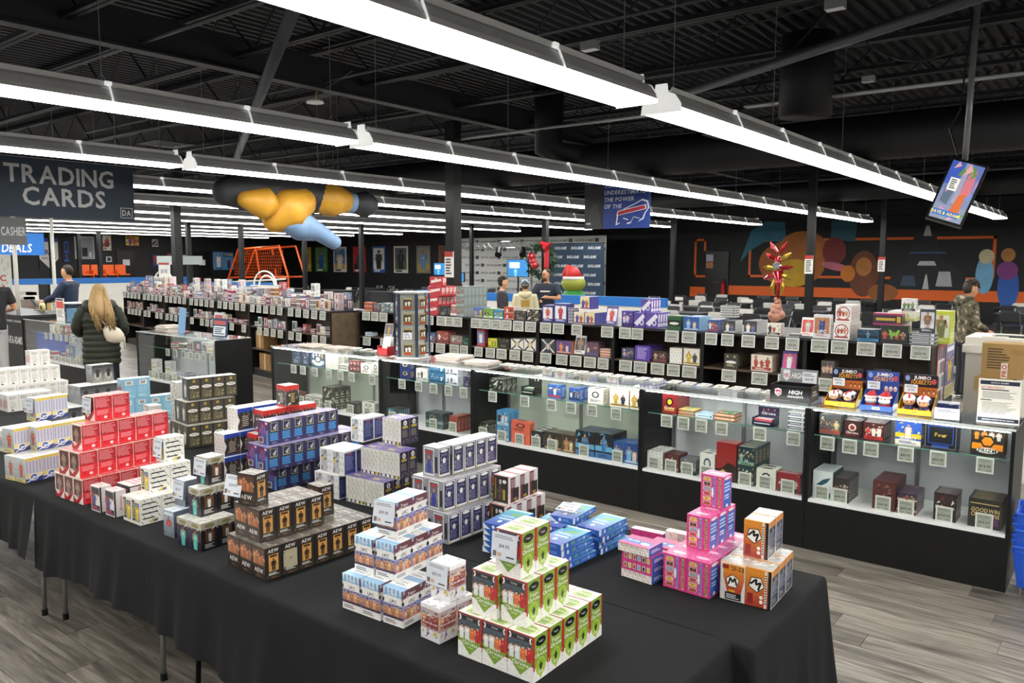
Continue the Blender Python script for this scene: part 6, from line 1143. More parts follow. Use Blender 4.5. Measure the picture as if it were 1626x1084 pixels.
for bay in range(7):
    a,b=LLEN*bay/7+.06,LLEN*(bay+1)/7-.06
    for row in range(1):
        s_=a
        while s_<b-.08:
            i=rg.randrange(len(LM)); 
            if row==2 and LM[i][4]=='tall': i-=1
            me,W,D,H,st=LM[i]
            if s_+W>b: break
            nl=1 if st=='tall' else (rg.choice([1,1,2]) if row==0 else rg.choice([2,2,3])) if st=='crowd' else rg.choice([1,2,3])
            for l in range(nl):
                wh=f'{bayn[bay]} bay'; 
                lb=uniq(f'{CN[i//3]} {DES[st]} atop the {wh}'+('' if l==0 else f', {["","second","third"][l]} up'))
                put({'crowd':'player_card_box','flat':'flat_card_box','tall':'card_pack'}[st],me,None,lpos(s_+W/2,.06+row*.17+D/2,TZ+.0005+l*(H+.001)),LRZ+rg.uniform(-.05,.05),lb,'card box' if st!='tall' else 'card pack','packs on the left stock shelf')
            s_+=W+rg.uniform(.004,.03)
    for row in (1,2):
        s_=a
        while s_<b-.1:
            i=rg.randrange(len(LM)); i-=(1 if LM[i][4]=='tall' and rg.random()<.6 else 0); me,W,D,H,st=LM[i]
            if s_+W>b: break
            for l in range(1 if st=='tall' else rg.choice([1,2,2,3]) if st=='crowd' else rg.choice([2,3,4])): BULK.append((me,lpos(s_+W/2,.07+row*.17+D/2,TZ+.0005+l*(H+.001))))
            s_+=W+rg.uniform(.004,.03)
    s_=a+.02
    while s_<b-.12:
        i=rg.randrange(len(LM)); me,W,D,H,st=LM[i]
        if s_+W>b: break
        lb=uniq(f'{CN[i//3]} {DES[st]} on the {bayn[bay]} bay lower shelf')
        put({'crowd':'player_card_box','flat':'flat_card_box','tall':'card_pack'}[st],me,None,lpos(s_+W/2,.06+D/2,LZ2+.0005),LRZ,lb,'card box' if st!='tall' else 'card pack','packs on the left stock shelf'); s_+=W+rg.uniform(.0,.12)
    nt=5
    for lvl,z in (('top',TZ),('lower',LZ2)):
        for q in range(nt):
            if lvl=='lower' and q==(bay*2)%5: continue
            s_=a+(b-a)*(q+.5)/nt; pr=f'${rg.randrange(9,480)}.95'
            ptag(*lpos(s_,-.028,z-.135),pr,f'price tag reading {pr}, {ORD[q]} from left on the {lvl} edge of the {bayn[bay]} bay','price tags on the left shelf',.17,.128,LRZ,-.06)
# stock cartons on the low boards
CART=mat('brown_carton','9a7344',.6,var=.12,vscale=7)
for k,(s_,z,w_,d_,h_,lb) in enumerate(((8.9,.12,.5,.3,.3,'upper brown carton'),(9.3,BZ,.36,.3,.2,'small brown carton on the middle board'),(7.6,.12,.42,.3,.28,'brown carton under the sixth bay'),(7.42,BZ,.3,.3,.3,'tall brown carton under the sixth bay'),(5.3,.12,.5,.3,.25,'brown carton under the middle bay'))):
    m=M(); d_=.26; m.b2((-w_/2,0,0),(w_/2,d_,h_)); o=m.build('carton',CART,None,False,lpos(s_,.05,z+.0005),LRZ,lb+' of the left shelf','carton'); m=M(); m.b2((-.03,-.001,0),(.03,d_+.001,h_+.001)); m.build('tape',mat('pale_tape','c8b48a',.4),o)

bk_=M(); rot=Matrix.Rotation(LRZ,3,'Z')
for me,p in BULK:
    n=len(bk_.v); p=Vector(p); bk_.v+=[tuple(rot@v.co+p) for v in me.vertices]; cl=me.color_attributes['Col'].data
    for pl in me.polygons: bk_.f.append(tuple(i+n for i in pl.vertices)); bk_.c.append(tuple(cl[pl.loop_start].color[:3]))
bk_.build('card_boxes',PRINT,label='jumbled card boxes filling the back rows of the left shelf top',cat='card boxes',kind='stuff')

# ================= counter-top things =================
# spinner rack: hexagonal acrylic tower with navy strips and hanging packs
t=thing('spinner_rack','tall clear spinner rack of foil card packs on the glass case','display rack',(-5.87,5.77,1.0105),R(30))
NAVY=mat('navy_strip','22324f',.35); FROST=mat('frosted_acrylic','d6d8d2',.25,coat=.3); m=M(); m.loft([(0,0,0,.2,.2),(.015,0,0,.2,.2)],6); m.build('base',FROST,t); m=M(); m.loft([(.665,0,0,.19,.19),(.68,0,0,.2,.2)],6); m.build('top_cap',FROST,t)
m=M(); m.loft([(.015,0,0,.135,.135),(.665,0,0,.135,.135)],6); m.build('core',FROST,t)
pk=M(); pk.loft([(0,0,0,.05,.006),(.01,0,0,.052,.004),(.05,0,0,.052,.014),(.1,0,0,.05,.01),(.115,0,0,.05,.003)],10,'b9a46a'); f=F(pk,(-.05,-.0145,.0),(.1,0,0),(0,0,.115)); f.r(.1,.05,.9,.2,'b8302c'); f.r(.1,.3,.9,.85,'3a352c'); f.crowd(.15,.3,.85,.85,2,['c8b06a','e8e4d8'],3); pkme=pk.mesh('card_pack',PRINT)
for k in range(6):
    a=R(k*60+30); c,s_=math.cos(a),math.sin(a); r=.158
    m=M(); m.box((r*c,r*s_,.34),(.004,.145,.64),rz=a); m.build('clear_panel',ACRYL,t)
    a2=R(k*60); m=M(); m.box((.185*math.cos(a2),.185*math.sin(a2),.34),(.012,.032,.64),rz=a2); m.build('navy_strip',NAVY,t)
    if k in (3,4,5,2):
        for lv in range(4): put('card_pack',pkme,t,(.147*c,.147*s_,.04+lv*.155),a+PI/2)
m=M(); m.b2((-.045,-.171,.2),(.045,-.168,.27),'e4e6ec'); f=F(m,(-.045,-.1712,.2),(.09,0,0),(0,0,.07)); f.dash(.1,.55,.9,.9,2,'8a8c94'); f.t('$6.95',.5,.3,.25,'55575e'); o=m.build('price_card',PAPER,t)
t=thing('leaflet_bin','small red bin of white leaflets beside the spinner rack','bin',(-6.19,5.72,1.0105)); RD2=mat('red_plastic','c4262e',.4)
for a,b in (((-.08,-.07,0),(.08,.07,.006)),((-.08,-.07,0),(.08,-.064,.08)),((-.08,.064,0),(.08,.07,.13)),((-.08,-.07,0),(-.074,.07,.1)),((.074,-.07,0),(.08,.07,.1))): m=M(); m.b2(a,b); m.build('wall',RD2,t)
for k in range(3): m=M(); m.box((.01,-.02+k*.03,.11),(.12,.004,.17),rx=-.25); m.build('leaflet',WHITEP,t)
def sheets(x,y,z,w_,d_,n,label,col='d9d2c6',seed=1):
    rg=random.Random(seed); t=thing('paper_stack',label,'papers',(x,y,z),0)
    for k in range(n): m=M(); m.b2((-w_/2,-d_/2,0),(w_/2,d_/2,.01),['e2dcd2','c9b8ac','d8d4ce'][k%3]); f=F(m,(-w_/2,-d_/2,.01),(w_,0,0),(0,d_,0)); f.dash(.1,.1,.9,.9,5,'a89a90',.4,k+seed); o=m.build('magazine',PAPER,t,False,(rg.uniform(-.015,.015),rg.uniform(-.015,.015),k*.0105),rg.uniform(-.15,.15))
sheets(-5.30,5.80,1.0105,.3,.24,6,'stack of price magazines on the case by the spinner rack',seed=3); sheets(-4.96,5.82,1.0105,.27,.24,3,'lower stack of magazines beside the tall one',seed=5); sheets(-7.5,5.8,1.0105,.34,.26,2,'open magazines on the left glass case',seed=8); sheets(-7.1,5.82,1.0105,.28,.22,2,'flat leaflets on the left glass case',seed=9)
sheets(-10.7,5.75,1.0105,.3,.24,8,'stack of price magazines on the case by the woman',seed=12)
# graded cards in rigid sleeves lying at the rear of the case tops
m=M(); m.b2((-.045,-.06,0),(.045,.06,.007),'c9ccc8'); f=F(m,(-.045,-.06,.0072),(.09,0,0),(0,.12,0)); f.r(.1,.06,.9,.74,'8a8f96'); f.man(.5,.08,.6,'c8a890'); f.r(.1,.8,.9,.95,'e4e4e0'); slA=m.mesh('graded_card',PRINT)
m=M(); m.b2((-.045,-.06,0),(.045,.06,.007),'d4d4cc'); f=F(m,(-.045,-.06,.0072),(.09,0,0),(0,.12,0)); f.r(.1,.06,.9,.74,'b8b08a'); f.man(.5,.08,.6,'5a6a7a'); f.r(.1,.8,.9,.95,'d8dce4'); slB=m.mesh('graded_card',PRINT)
k=0
for x0,x1,n,cn in ((-4.72,-3.12,14,'pale green case'),(-2.95,-2.15,7,'red box case'),(-6.9,-6.35,4,'left glass case')):
    for i in range(n):
        k+=1; o=put('graded_card',slA if (i*7)%3 else slB,None,(x0+(x1-x0)*i/(n-1),5.90+.012*math.sin(i*5),1.0145),R(8*math.sin(i*3)),f'graded card in clear sleeve on {cn} top, {ORD[i] if i<12 else ["next to last","last"][i-12]} from left','graded card','graded cards lying on the case tops'); o.rotation_euler.x=.06
# black counter box
def sidelabel(f): pass
t=thing('counter_box','black counter box with white lettering at the end case','counter display',(-1.92,5.76,1.0105),R(2)); w_,d_,h_=.29,.2,.105
m=M()
for a,b in (((-w_/2,-d_/2,0),(w_/2,d_/2,.005)),((-w_/2,-d_/2,0),(w_/2,-d_/2+.005,h_)),((-w_/2,d_/2-.005,0),(w_/2,d_/2,h_)),((-w_/2,-d_/2,0),(-w_/2+.005,d_/2,h_)),((w_/2-.005,-d_/2,0),(w_/2,d_/2,h_))): m.b2(a,b,'141416')
f=F(m,(-w_/2,-d_/2-.0005,0),(w_,0,0),(0,0,h_)); f.t('HIGH',.62,.58,.26,'f0f0ee',1,.15); f.t('HIGHLIGHTS',.62,.28,.13,'f0f0ee',1,.15,.38); f.poly([(.12,.72),(.12,.4),(.2,.22),(.28,.4),(.28,.72),(.2,.8)],'e9e9ee'); f.poly([(.135,.68),(.135,.42),(.2,.27),(.265,.42),(.265,.68)],'b8343c'); f.t('NFL',.2,.46,.2,'e9e9ee',1,0,.12)
f=F(m,(w_/2+.0005,-d_/2,0),(0,d_,0),(0,0,h_)); f.dash(.2,.3,.8,.7,2,'c8c8c8'); m.build('tray',GLOSSP,t)
m=M(); m.b2((-w_/2+.01,d_/2-.004,h_),(w_/2-.01,d_/2,h_+.1),'8d8f92'); f=F(m,(-w_/2+.01,d_/2-.0045,h_),(w_-.02,0,0),(0,0,.1)); f.poly([(.08,.9),(.08,.3),(.17,.05),(.26,.3),(.26,.9)],'e4e4e8'); f.t('NFL',.17,.5,.28,'b8343c',1,0,.14); f.t('HIGH',.45,.5,.4,'f4f4f2',1,.15,.3); m.build('header_card',GLOSSP,t)
m=M(); m.b2((.03,d_/2-.02,.11),(.13,d_/2-.017,.19),'e6e8ee'); f=F(m,(.03,d_/2-.0205,.11),(.1,0,0),(0,0,.08)); f.t('$4.95',.5,.35,.2,'55575e'); f.dash(.1,.6,.9,.9,2,'8a8c94'); m.build('price_card',PAPER,t)
# doll trays
SKIN=mat('vinyl_skin','d9a47c',.45); HELW=mat('white_helmet','eeeae8',.25,coat=.5); HELR=mat('helmet_red','c0262e',.3); HELN=mat('helmet_navy','23285a',.3); SANT=mat('santa_red','b8202c',.5); BEARD=mat('white_beard','f0ece4',.7)
def doll_player():
    t=thing('squeeze_doll','x','doll'); m=M(); m.loft([(0,0,0,.03,.025),(.02,0,0,.034,.028),(.045,0,0,.022,.02)],12); m.build('jersey',HELN,t,True)
    m=M(); m.ell((0,-.004,.062),(.032,.03,.026),14,8); m.build('face',SKIN,t,True); m=M(); m.ell((0,.004,.075),(.04,.042,.034),16,10,fn=lambda v:1 if (v.y>-.5 or v.z>.25) else .8); m.build('helmet',HELW,t,True)
    m=M(); m.tube([(0,-.036,.088),(0,-.02,.106),(0,.005,.1105),(0,.03,.104),(0,.045,.085)],.006,6); m.build('helmet_stripe',HELR,t,True)
    for s_ in (-1,1): m=M(); m.ell((.012*s_,-.033,.066),.004,6,5); m.build('eye',BLACKM,t); m=M(); m.ell((.03*s_,-.012,.02),(.01,.018,.01),8,6); m.build('arm',SKIN,t,True); m=M(); m.ell((.036*s_,.0,.075),(.006,.018,.016),8,6); m.build('helmet_badge',HELN,t,True)
    return t
def doll_santa():
    t=thing('squeeze_doll','x','doll'); m=M(); m.loft([(0,0,0,.034,.028),(.025,0,0,.038,.03),(.05,0,0,.024,.02)],12); m.build('suit',SANT,t,True); m=M(); m.ell((0,-.006,.066),(.034,.028,.03),14,8); m.build('face',SKIN,t,True)
    m=M(); m.ell((0,-.014,.054),(.037,.026,.024),14,8); m.build('beard',BEARD,t,True); m=M(); m.loft([(.078,0,0,.036,.034),(.09,0,0,.034,.032),(.115,.008,0,.016,.016),(.122,.016,0,.004,.004)],12); m.build('hat',SANT,t,True); m=M(); m.loft([(.074,0,0,.04,.036),(.086,0,0,.04,.036)],14); m.build('hat_band',BEARD,t,True)
    for s_ in (-1,1): m=M(); m.ell((.011*s_,-.033,.07),.004,6,5); m.build('eye',BLACKM,t)
    return t
dp,ds=doll_player(),doll_santa(); usedp=[0,0]
def tray(x,y,tc,hc,hc2,spots,kindp,label,dl,price):
    w_,d_,h_=.205,.2,.05; t=thing('doll_tray',label,'counter display',(x,y,1.0105),R(3)); m=M()
    prof=lambda xx:[((xx,-d_/2,0),(xx,-d_/2,.035),(xx,d_/2,.13),(xx,d_/2,0))]
    m.b2((-w_/2,-d_/2,0),(w_/2,d_/2,.004),tc); m.b2((-w_/2,-d_/2,0),(w_/2,-d_/2+.004,.035),tc); m.b2((-w_/2,d_/2-.004,0),(w_/2,d_/2,.13),hc)
    for s_ in (-w_/2,w_/2-.004): m.ext([(-d_/2,0),(d_/2,0),(d_/2,.12),(-d_/2,.035)],'x',s_,s_+.004,tc)
    f=F(m,(-w_/2,-d_/2-.0004,0),(w_,0,0),(0,0,.035)); f.r(.38,.25,.62,.75,'e8d04a' if tc=='e8b41c' else 'd8e0f0'); f.dash(.42,.35,.58,.65,1,'8a6a1a')
    m.build('tray',GLOSSP,t); m=M(); m.b2((-w_/2,d_/2-.004,.13),(w_/2,d_/2,.245),hc); f=F(m,(-w_/2,d_/2-.0045,.1),(w_,0,0),(0,0,.145)); f.r(0,0,1,.42,hc2); f.t('JUMBO',.55,.85,.15,'f2f0ea',1,.1,.5); f.t('SQUEEZYS',.52,.64,.17,'f0a82c',1,.1,.6); f.e_(.12,.8,.07,.13,'8a9ac8'); f.e_(.9,.7,.07,.13,'c8505a')
    for k in range(3): f.e_(.62+k*.14,.2,.055,.12,'e8e4de' if hc2!='b8641c' else '7a3a14'); f.e_(.62+k*.14,.17,.035,.07,'d9a47c')
    m.build('header_card',GLOSSP,t); m=M(); m.b2((-w_/2+.01,d_/2-.02,.12),(-w_/2+.09,d_/2-.017,.175),'e6e8ee'); f=F(m,(-w_/2+.01,d_/2-.0205,.12),(.08,0,0),(0,0,.055)); f.t(price,.5,.35,.2,'55575e'); f.dash(.1,.6,.9,.9,2,'8a8c94'); m.build('price_card',PAPER,t)
    for q,(dx,dy,sc) in enumerate(spots):
        pr=ds if kindp else dp
        if usedp[kindp]==0: o=pr; o.location=(x+dx,y+dy,1.0155)
        else: o=dup(pr,(x+dx,y+dy,1.0155))
        usedp[kindp]+=1; o.rotation_euler=(0,0,R([12,-8,20,-15,5][q])); o.scale=(sc,sc,sc); o['label']=dl[q]; o['group']='soft dolls in the counter trays'
tray(-1.57,5.73,'e8b41c','1a1c2c','b8641c',[(-.045,.03,.85),(.045,.035,.85),(-.05,-.058,.9),(.045,-.055,.9)],0,'yellow tray of helmet dolls beside the black counter box',['helmet doll at the back left of the first yellow tray','helmet doll at the back right of the first yellow tray','helmet doll at the front left of the first yellow tray','helmet doll at the front right of the first yellow tray'],'$9.95')
tray(-1.335,5.72,'3a6ac0','2f4a9a','2f4a9a',[(-.047,-.02,1.0),(.045,-.03,1.05)],1,'blue tray of bearded red hat dolls',['bearded red hat doll on the left of the blue tray','bearded red hat doll on the right of the blue tray'],'$8.95')
tray(-1.1,5.72,'e8b41c','1a1c2c','b8641c',[(-.047,-.01,1.1),(.045,-.03,1.1)],0,'yellow tray with two helmet dolls beside the clear bin',['helmet doll on the left of the second yellow tray','helmet doll on the right of the second yellow tray'],'$9.95')
t=thing('clear_bin','clear bin of wrapped packets with a white price card','bin',(-.905,5.66,1.0105),R(4)); 
for a,b in (((-.075,-.08,0),(.075,.08,.004)),((-.075,-.08,0),(.075,-.076,.1)),((-.075,.076,0),(.075,.08,.14)),((-.075,-.08,0),(-.071,.08,.12)),((.071,-.08,0),(.075,.08,.12))): m=M(); m.b2(a,b); m.build('wall',ACRYL,t)
m=M(); m.b2((-.07,-.083,.005),(.07,-.081,.075),'e9e9ee'); f=F(m,(-.07,-.0835,.005),(.14,0,0),(0,0,.07)); f.dash(.1,.6,.9,.9,2,'8a8c94'); f.t('$4.95',.5,.35,.16,'55575e'); m.build('price_card',PAPER,t)
for k in range(5): m=M(); m.b2((-.06,-.065+k*.026,.006),(.06,-.05+k*.026,.1),'c9ccd4' if k else '26346a'); m.build('packet',PRINT,t)
# return policy sign
t=thing('policy_sign','white acrylic sign headed RETURN POLICY on the end case','sign',(-.625,5.60,1.0105),R(6)); m=M(); m.b2((-.115,-.05,0),(.115,.05,.005)); m.build('foot',ACRYL,t)
m=M(); m.b2((-.115,-.004,.005),(.115,.004,.285)); m.build('sleeve',ACRYL,t); m=M(); m.b2((-.112,-.0062,.008),(.112,-.0045,.283),'edebe0'); f=F(m,(-.112,-.0064,.008),(.224,0,0),(0,0,.275))
f.r(.04,.87,.96,.96,'1d2740'); f.t("DAVE & ADAM'S",.5,.915,.028,'f0f0ee'); f.t('RETURN POLICY:',.07,.81,.048,'c43a2c',1,0,.55,'l'); f.dash(.07,.74,.75,.775,1,'3a3a3a',.7); f.dash(.1,.56,.92,.72,6,'8a8a84',.45,3); f.dash(.07,.51,.45,.54,1,'3a3a3a',.7,2); f.dash(.1,.22,.9,.49,9,'8a8a84',.42,6); f.r(.02,.04,.98,.13,'1d2740'); f.t('PLEASE SEE AN ASSOCIATE WITH ANY QUESTIONS',.5,.085,.025,'f0f0ee',1,0,.75); m.build('sheet',PAPER,t)
# posters on the shelf end
m=M(); m.b2((-1.439,8.25,.62),(-1.434,8.62,1.22),'a83a34'); f=F(m,(-1.4335,8.25,.62),(0,.37,0),(0,0,.6)); f.r(.08,.04,.95,.96,'d8d4d0')
for r_ in range(4):
    for c_ in range(3): f.r(.12+c_*.28,.08+r_*.23,.36+c_*.28,.27+r_*.23,['8a4a4a','3a3a4a','c8b8a8','4a6a9a'][(r_+c_)%4]); f.L-=.12
m.build('poster',PAPER,label='grid poster with red edge on the shelf end',cat='poster')
m=M(); m.b2((-1.439,8.68,.66),(-1.434,9.12,1.2),'8a86b0'); f=F(m,(-1.4335,8.68,.66),(0,.44,0),(0,0,.54)); f.r(0,0,1,.24,'e0d6a0'); f.crowd(.05,.3,.95,.85,4,['5a6ab0','c8c4d8','d8b83a'],3); f.r(.1,.86,.9,.94,'e8e8f0')
for k in range(4): f.r(.08+k*.22,.04,.26+k*.22,.2,'c8c08a'); f.L-=.12
m.build('poster',PAPER,label='lilac team calendar poster on the shelf end',cat='poster')
# red and gold sculpture (plain abstract figure of vanes on a smoke column)
t=thing('sculpture','red and gold abstract metal sculpture on a bronze cloud column','sculpture',(-2.911,8.085,1.25+.163)); RM=mat('red_metal','a01622',.25,.4,coat=.6); GM=mat('gold_metal','b89a3a',.3,.7); BZM=mat('bronze_cloud','b5806a',.5); CHR=mat('silver_disc','c8ccd0',.2,.9)
m=M(); rg=random.Random(3)
for k in range(34): zz=k/34; m.ell((rg.uniform(-.05,.05)*(1.1-zz),rg.uniform(-.03,.03),.02+zz*.2),.045*(1.15-zz*.75),8,6)
m.build('cloud_column',BZM,t,True)
m=M(); m.tube([(0,0,.2),(.02,0,.34),(0,0,.5)],[.02,.035,.055],10); m.build('stem',RM,t,True)
for k,(a,l_,z0) in enumerate(((35,.2,.6),(145,.2,.6),(8,.2,.52),(172,.2,.52),(60,.22,.66),(120,.22,.66),(-25,.2,.47),(205,.2,.47))):
    c,s_=math.cos(R(a)),math.sin(R(a)); m=M(); m.tube([(.03*c,0,z0+.03*s_),(.1*c,-.01,z0+.1*s_*.8),(l_*c*.8,0,z0+l_*s_*.7)],[.018,.028,.006],6); m.build('vane',RM if k%3 else GM,t)
m=M(); m.tube([(0,-.03,.55),(0,-.06,.55)],[.045,.035],14); m.build('disc',CHR,t); m=M(); m.ell((0,0,.6),(.04,.035,.05),10,8); m.build('core',RM,t,True)
for s_ in (-1,1): m=M(); m.tube([(.02*s_,0,.42),(.045*s_,0,.34),(.03*s_,0,.25)],[.02,.028,.012],8); m.build('lower_vane',GM,t)
# ---------- right hand side: white cabinet, cartons, cables, baskets ----------
CABW=mat('cream_cabinet','dedbd2',.5)
t=thing('white_cabinet','cream pedestal cabinet behind the shelf end','cabinet',(-1.13,9.6,0)); 
for n,a,b in (('body',(-.23,-.3,0),(.27,.35,1.08)),('lip',(-.26,-.33,1.08),(.3,.38,1.16)),('lid',(-.24,-.31,1.16),(.28,.36,1.24))): m=M(); m.b2(a,b); m.build(n,CABW,t)
def carton(x,y,z,w_,d_,h_,rz,label,lines):
    t=thing('carton',label,'carton',(x,y,z),rz); m=M(); m.b2((-w_/2,-d_/2,0),(w_/2,d_/2,h_),'a5834f'); f=F(m,(-w_/2,-d_/2-.0005,0),(w_,0,0),(0,0,h_)); f.dash(.12,.25,.6,.88,lines,'4a3a24',.45,4,.4); f.r(.62,.7,.92,.85,'a07a46'); m.build('box',PAPER,t)
    m=M(); f=F(m,(-w_/2,-d_/2-.001,0),(w_,0,0),(0,0,h_)); f.r(.42,0,.56,.45,'e4dcd4'); f.t('PRO',.49,.22,.1,'c0302c',1,0,.4,'c',1); f.r(.9,0,1,.3,'e4dcd4'); m.build('tape',PAPER,t)
t_=thing('carton_stand','low white stand under the brown cartons','stand',(-.93,8.6,0)); m=M(); m.b2((-.3,-.2,.0),(.35,.2,.55)); m.build('body',CABW,t_)
carton(-.98,8.6,.5505,.3,.3,.26,R(4),'lower brown carton with red tape beside the white cabinet',3); carton(-1.0,8.62,.811,.3,.28,.12,R(-3),'thin brown carton in the middle of its stack',2); carton(-.93,8.68,.932,.38,.26,.32,R(2),'upper brown carton with printed lines and red tape',8)
t=thing('acrylic_display','clear acrylic display box on the cream cabinet','display box',(-1.02,9.55,1.2405)); m=M(); m.b2((-.13,-.1,0),(.2,.1,.15)); m.build('cover',ACRYL,t); m=M(); m.b2((-.12,-.09,0),(.19,.09,.01)); m.build('base',BLACK,t); m=M(); m.b2((.2,-.1,0),(.24,.1,.16)); m.build('side_block',BLACK,t)
sheets(-1.1,9.38,1.2405,.22,.14,1,'blue leaflet on the cream cabinet',seed=31)
t=thing('cable_bundle','black cables hanging beside the cream cabinet','cables',(-.72,8.95,0)); 
for k in range(5):
    m=M(); x=.03*k; m.tube([(x,.05*math.sin(k),1.3),(x-.02,.03,1.15),(x+.01*math.sin(k*2),0,.9),(x+.02,.02,.62),(x+.05,0,.45)],.009,6); m.build('cable',BLACKM,t)
m=M(); m.b2((-.05,-.06,1.16),(.18,.1,1.3)); m.build('power_block',BLACKM,t)
m=M(); m.b2((-.06,-.1,0),(.2,.15,.45)); m.build('base_box',CABW,t)
t=thing('monitor','dark monitor back at the right edge by the cables','screen',(-.55,9.2,1.0)); m=M(); m.b2((-.05,-.03,0),(.3,.03,.55)); m.build('case',BLACKM,t); m=M(); m.b2((.1,0,-1.0),(.16,.04,0)); m.build('stand',BLACKM,t)
# shopping baskets: a nested stack
BLU=mat('blue_basket_plastic','1f55c8',.35,coat=.2)
def basket(label,z,first=None):
    pass
m=M(); w0,w1,d0,d1,h_=.19,.22,.13,.16,.22; 
for (a,b) in (((-w0,-d0),(-w1,-d1)),):
    bt=[(-w0,-d0),(w0,-d0),(w0,d0),(-w0,d0)]; tp=[(-w1,-d1),(w1,-d1),(w1,d1),(-w1,d1)]
    for i in range(4):
        j=(i+1)%4; m.add([(*bt[i],0),(*bt[j],0),(*tp[j],h_),(*tp[i],h_)],[(0,1,2,3)])
    m.add([(*p,0) for p in bt],[(0,1,2,3)]); rim=[(*p,h_) for p in tp]; m.tube(rim+[rim[0]],.008,6)
bme=m.mesh('shopping_basket',BLU); m=M(); m.tube([(-w1,0,h_),(-w1*.9,0,h_+.005),(0,-.13,h_+.012),(w1*.9,0,h_+.005),(w1,0,h_)],.004,6); hme=m.mesh('handle',CHROME)
bs_=thing('basket_stand','chrome wire stand under the blue baskets','stand',(-.27,5.62,0)); m=M()
for x in (-.17,.17):
    for y in (-.12,.12): m.tube([(x,y,0),(x,y,.06)],.006,6)
m.tube([(-.17,-.12,.055),(.17,-.12,.055),(.17,.12,.055),(-.17,.12,.055),(-.17,-.12,.055)],.006,6); m.build('frame',CHROME,bs_)
for k in range(8):
    o=put('shopping_basket',bme,None,(-.27,5.62,.062+k*.034),R(3*math.sin(k*2)),f'blue shopping basket, {ORD[k]} from the bottom of the nested stack','basket','nested blue shopping baskets'); put('handle',hme,o)
# ---------- tilted screen on its pole ----------
t=thing('ceiling_screen','tilted flat screen hanging from a ceiling pole over the mural','screen',(-1.32,8.0,2.6)); TVM=Matrix
m=M(); m.tube([(.04,.1,.3),(.05,.12,.9),(.06,.15,2.1)],[.025,.025,.03],10); m.build('pole',GREYM,t,True)
m=M(); m.tube([(-.02,.1,.35),(-.1,.12,.6),(-.02,.1,.75),(.03,.12,1.6)],.008,5); m.build('cable',BLACKM,t)
def tiltbox(n,mt,a,b,fn=None):
    m=M(); m.b2(a,b,'111214' if fn else None)
    if fn: fn(m)
    o=m.build(n,mt,t); o.rotation_euler=(R(-12),R(19),R(8)); return o
tiltbox('case',BLACKM,(-.15,-.02,-.27),(.15,.05,.3))
def tvart(m):
    f=F(m,(-.13,-.0265,-.25),(.26,0,0),(0,0,.53)); f.g(0,0,1,1,'8a92a0','5a6ab0',4); f.r(0,.6,.4,1,'3f5ab0'); f.r(.45,.3,.6,1,'9a96a8'); f.poly([(.6,.35),(.9,.5),(.85,.9),(.65,.95)],'c8707a'); f.poly([(.5,.15),(.8,.15),(.8,.5),(.6,.45)],'c8683a'); f.poly([(.1,.3),(.35,.25),(.4,.5),(.12,.55)],'5a6a78'); f.blobs(12,['b88ab0','6a8ac8','d8a0a0','5a8a4a'],3,.25); f.r(.15,.5,.45,.72,'e6e4de'); f.dash(.2,.53,.4,.7,5,'4a4a4a'); f.r(.05,.06,.85,.16,'3a6ab8'); f.t('DAVE & ADAMS',.45,.11,.05,'e8e04a')
m=M(); f=None; m.b2((-.14,-.026,-.26),(.14,-.02,.29),'111214'); tvart(m); o=m.build('display',SCREEN,t); o.rotation_euler=(R(-12),R(19),R(8))
# ---------- hanging banner ----------
t=thing('hanging_banner','blue hanging banner with a charging buffalo emblem','banner',(-8.48,13,2.62)); w_,h_=1.42,.86; m=M(); m.b2((0,-.004,0),(w_,.004,h_),'24418f'); f=F(m,(0,-.0045,0),(w_,0,0),(0,0,h_),.002); f.r(0,0,.3,1,'2a2b2e'); f.poly([(.05,.0),(.28,.0),(.22,.45),(.16,.6),(.1,.45)],'3c3d40'); f.r(.03,.1,.1,.14,'c8c8c8')
for k,(s_,v) in enumerate((('YOU',.93),('UNDERESTIMATE',.78),('THE POWER',.63),('OF THE',.48))): f.t(s_,.31,v,.085,'d4d8e2',1,.15,.62,'l')
buf=[(.5,.08),(.56,.12),(.6,.22),(.68,.18),(.66,.1),(.72,.12),(.76,.24),(.86,.2),(.82,.14),(.9,.2),(.93,.32),(.98,.42),(.96,.56),(.88,.6),(.78,.52),(.62,.42),(.52,.3)]
f.poly([(x+(x-.74)*.04,y+(y-.33)*.06) for x,y in buf],'e4e6ea'); f.poly([(.74+(x-.74)*.95,.33+(y-.33)*.92) for x,y in buf],'24418f'); f.poly([(.5,.27),(.95,.4),(.94,.5),(.52,.38)],'e4e6ea'); f.poly([(.52,.285),(.93,.41),(.92,.48),(.53,.365)],'b8283a'); m.build('sheet',PAPER,t)
m=M(); m.tube([(0,0,h_),(w_,0,h_)],.012,6); m.build('rod',GREYM,t)
for x in (.05,w_-.05): m=M(); m.tube([(x,0,h_),(x,0,2.14)],.004,4); m.build('cord',GREYM,t)
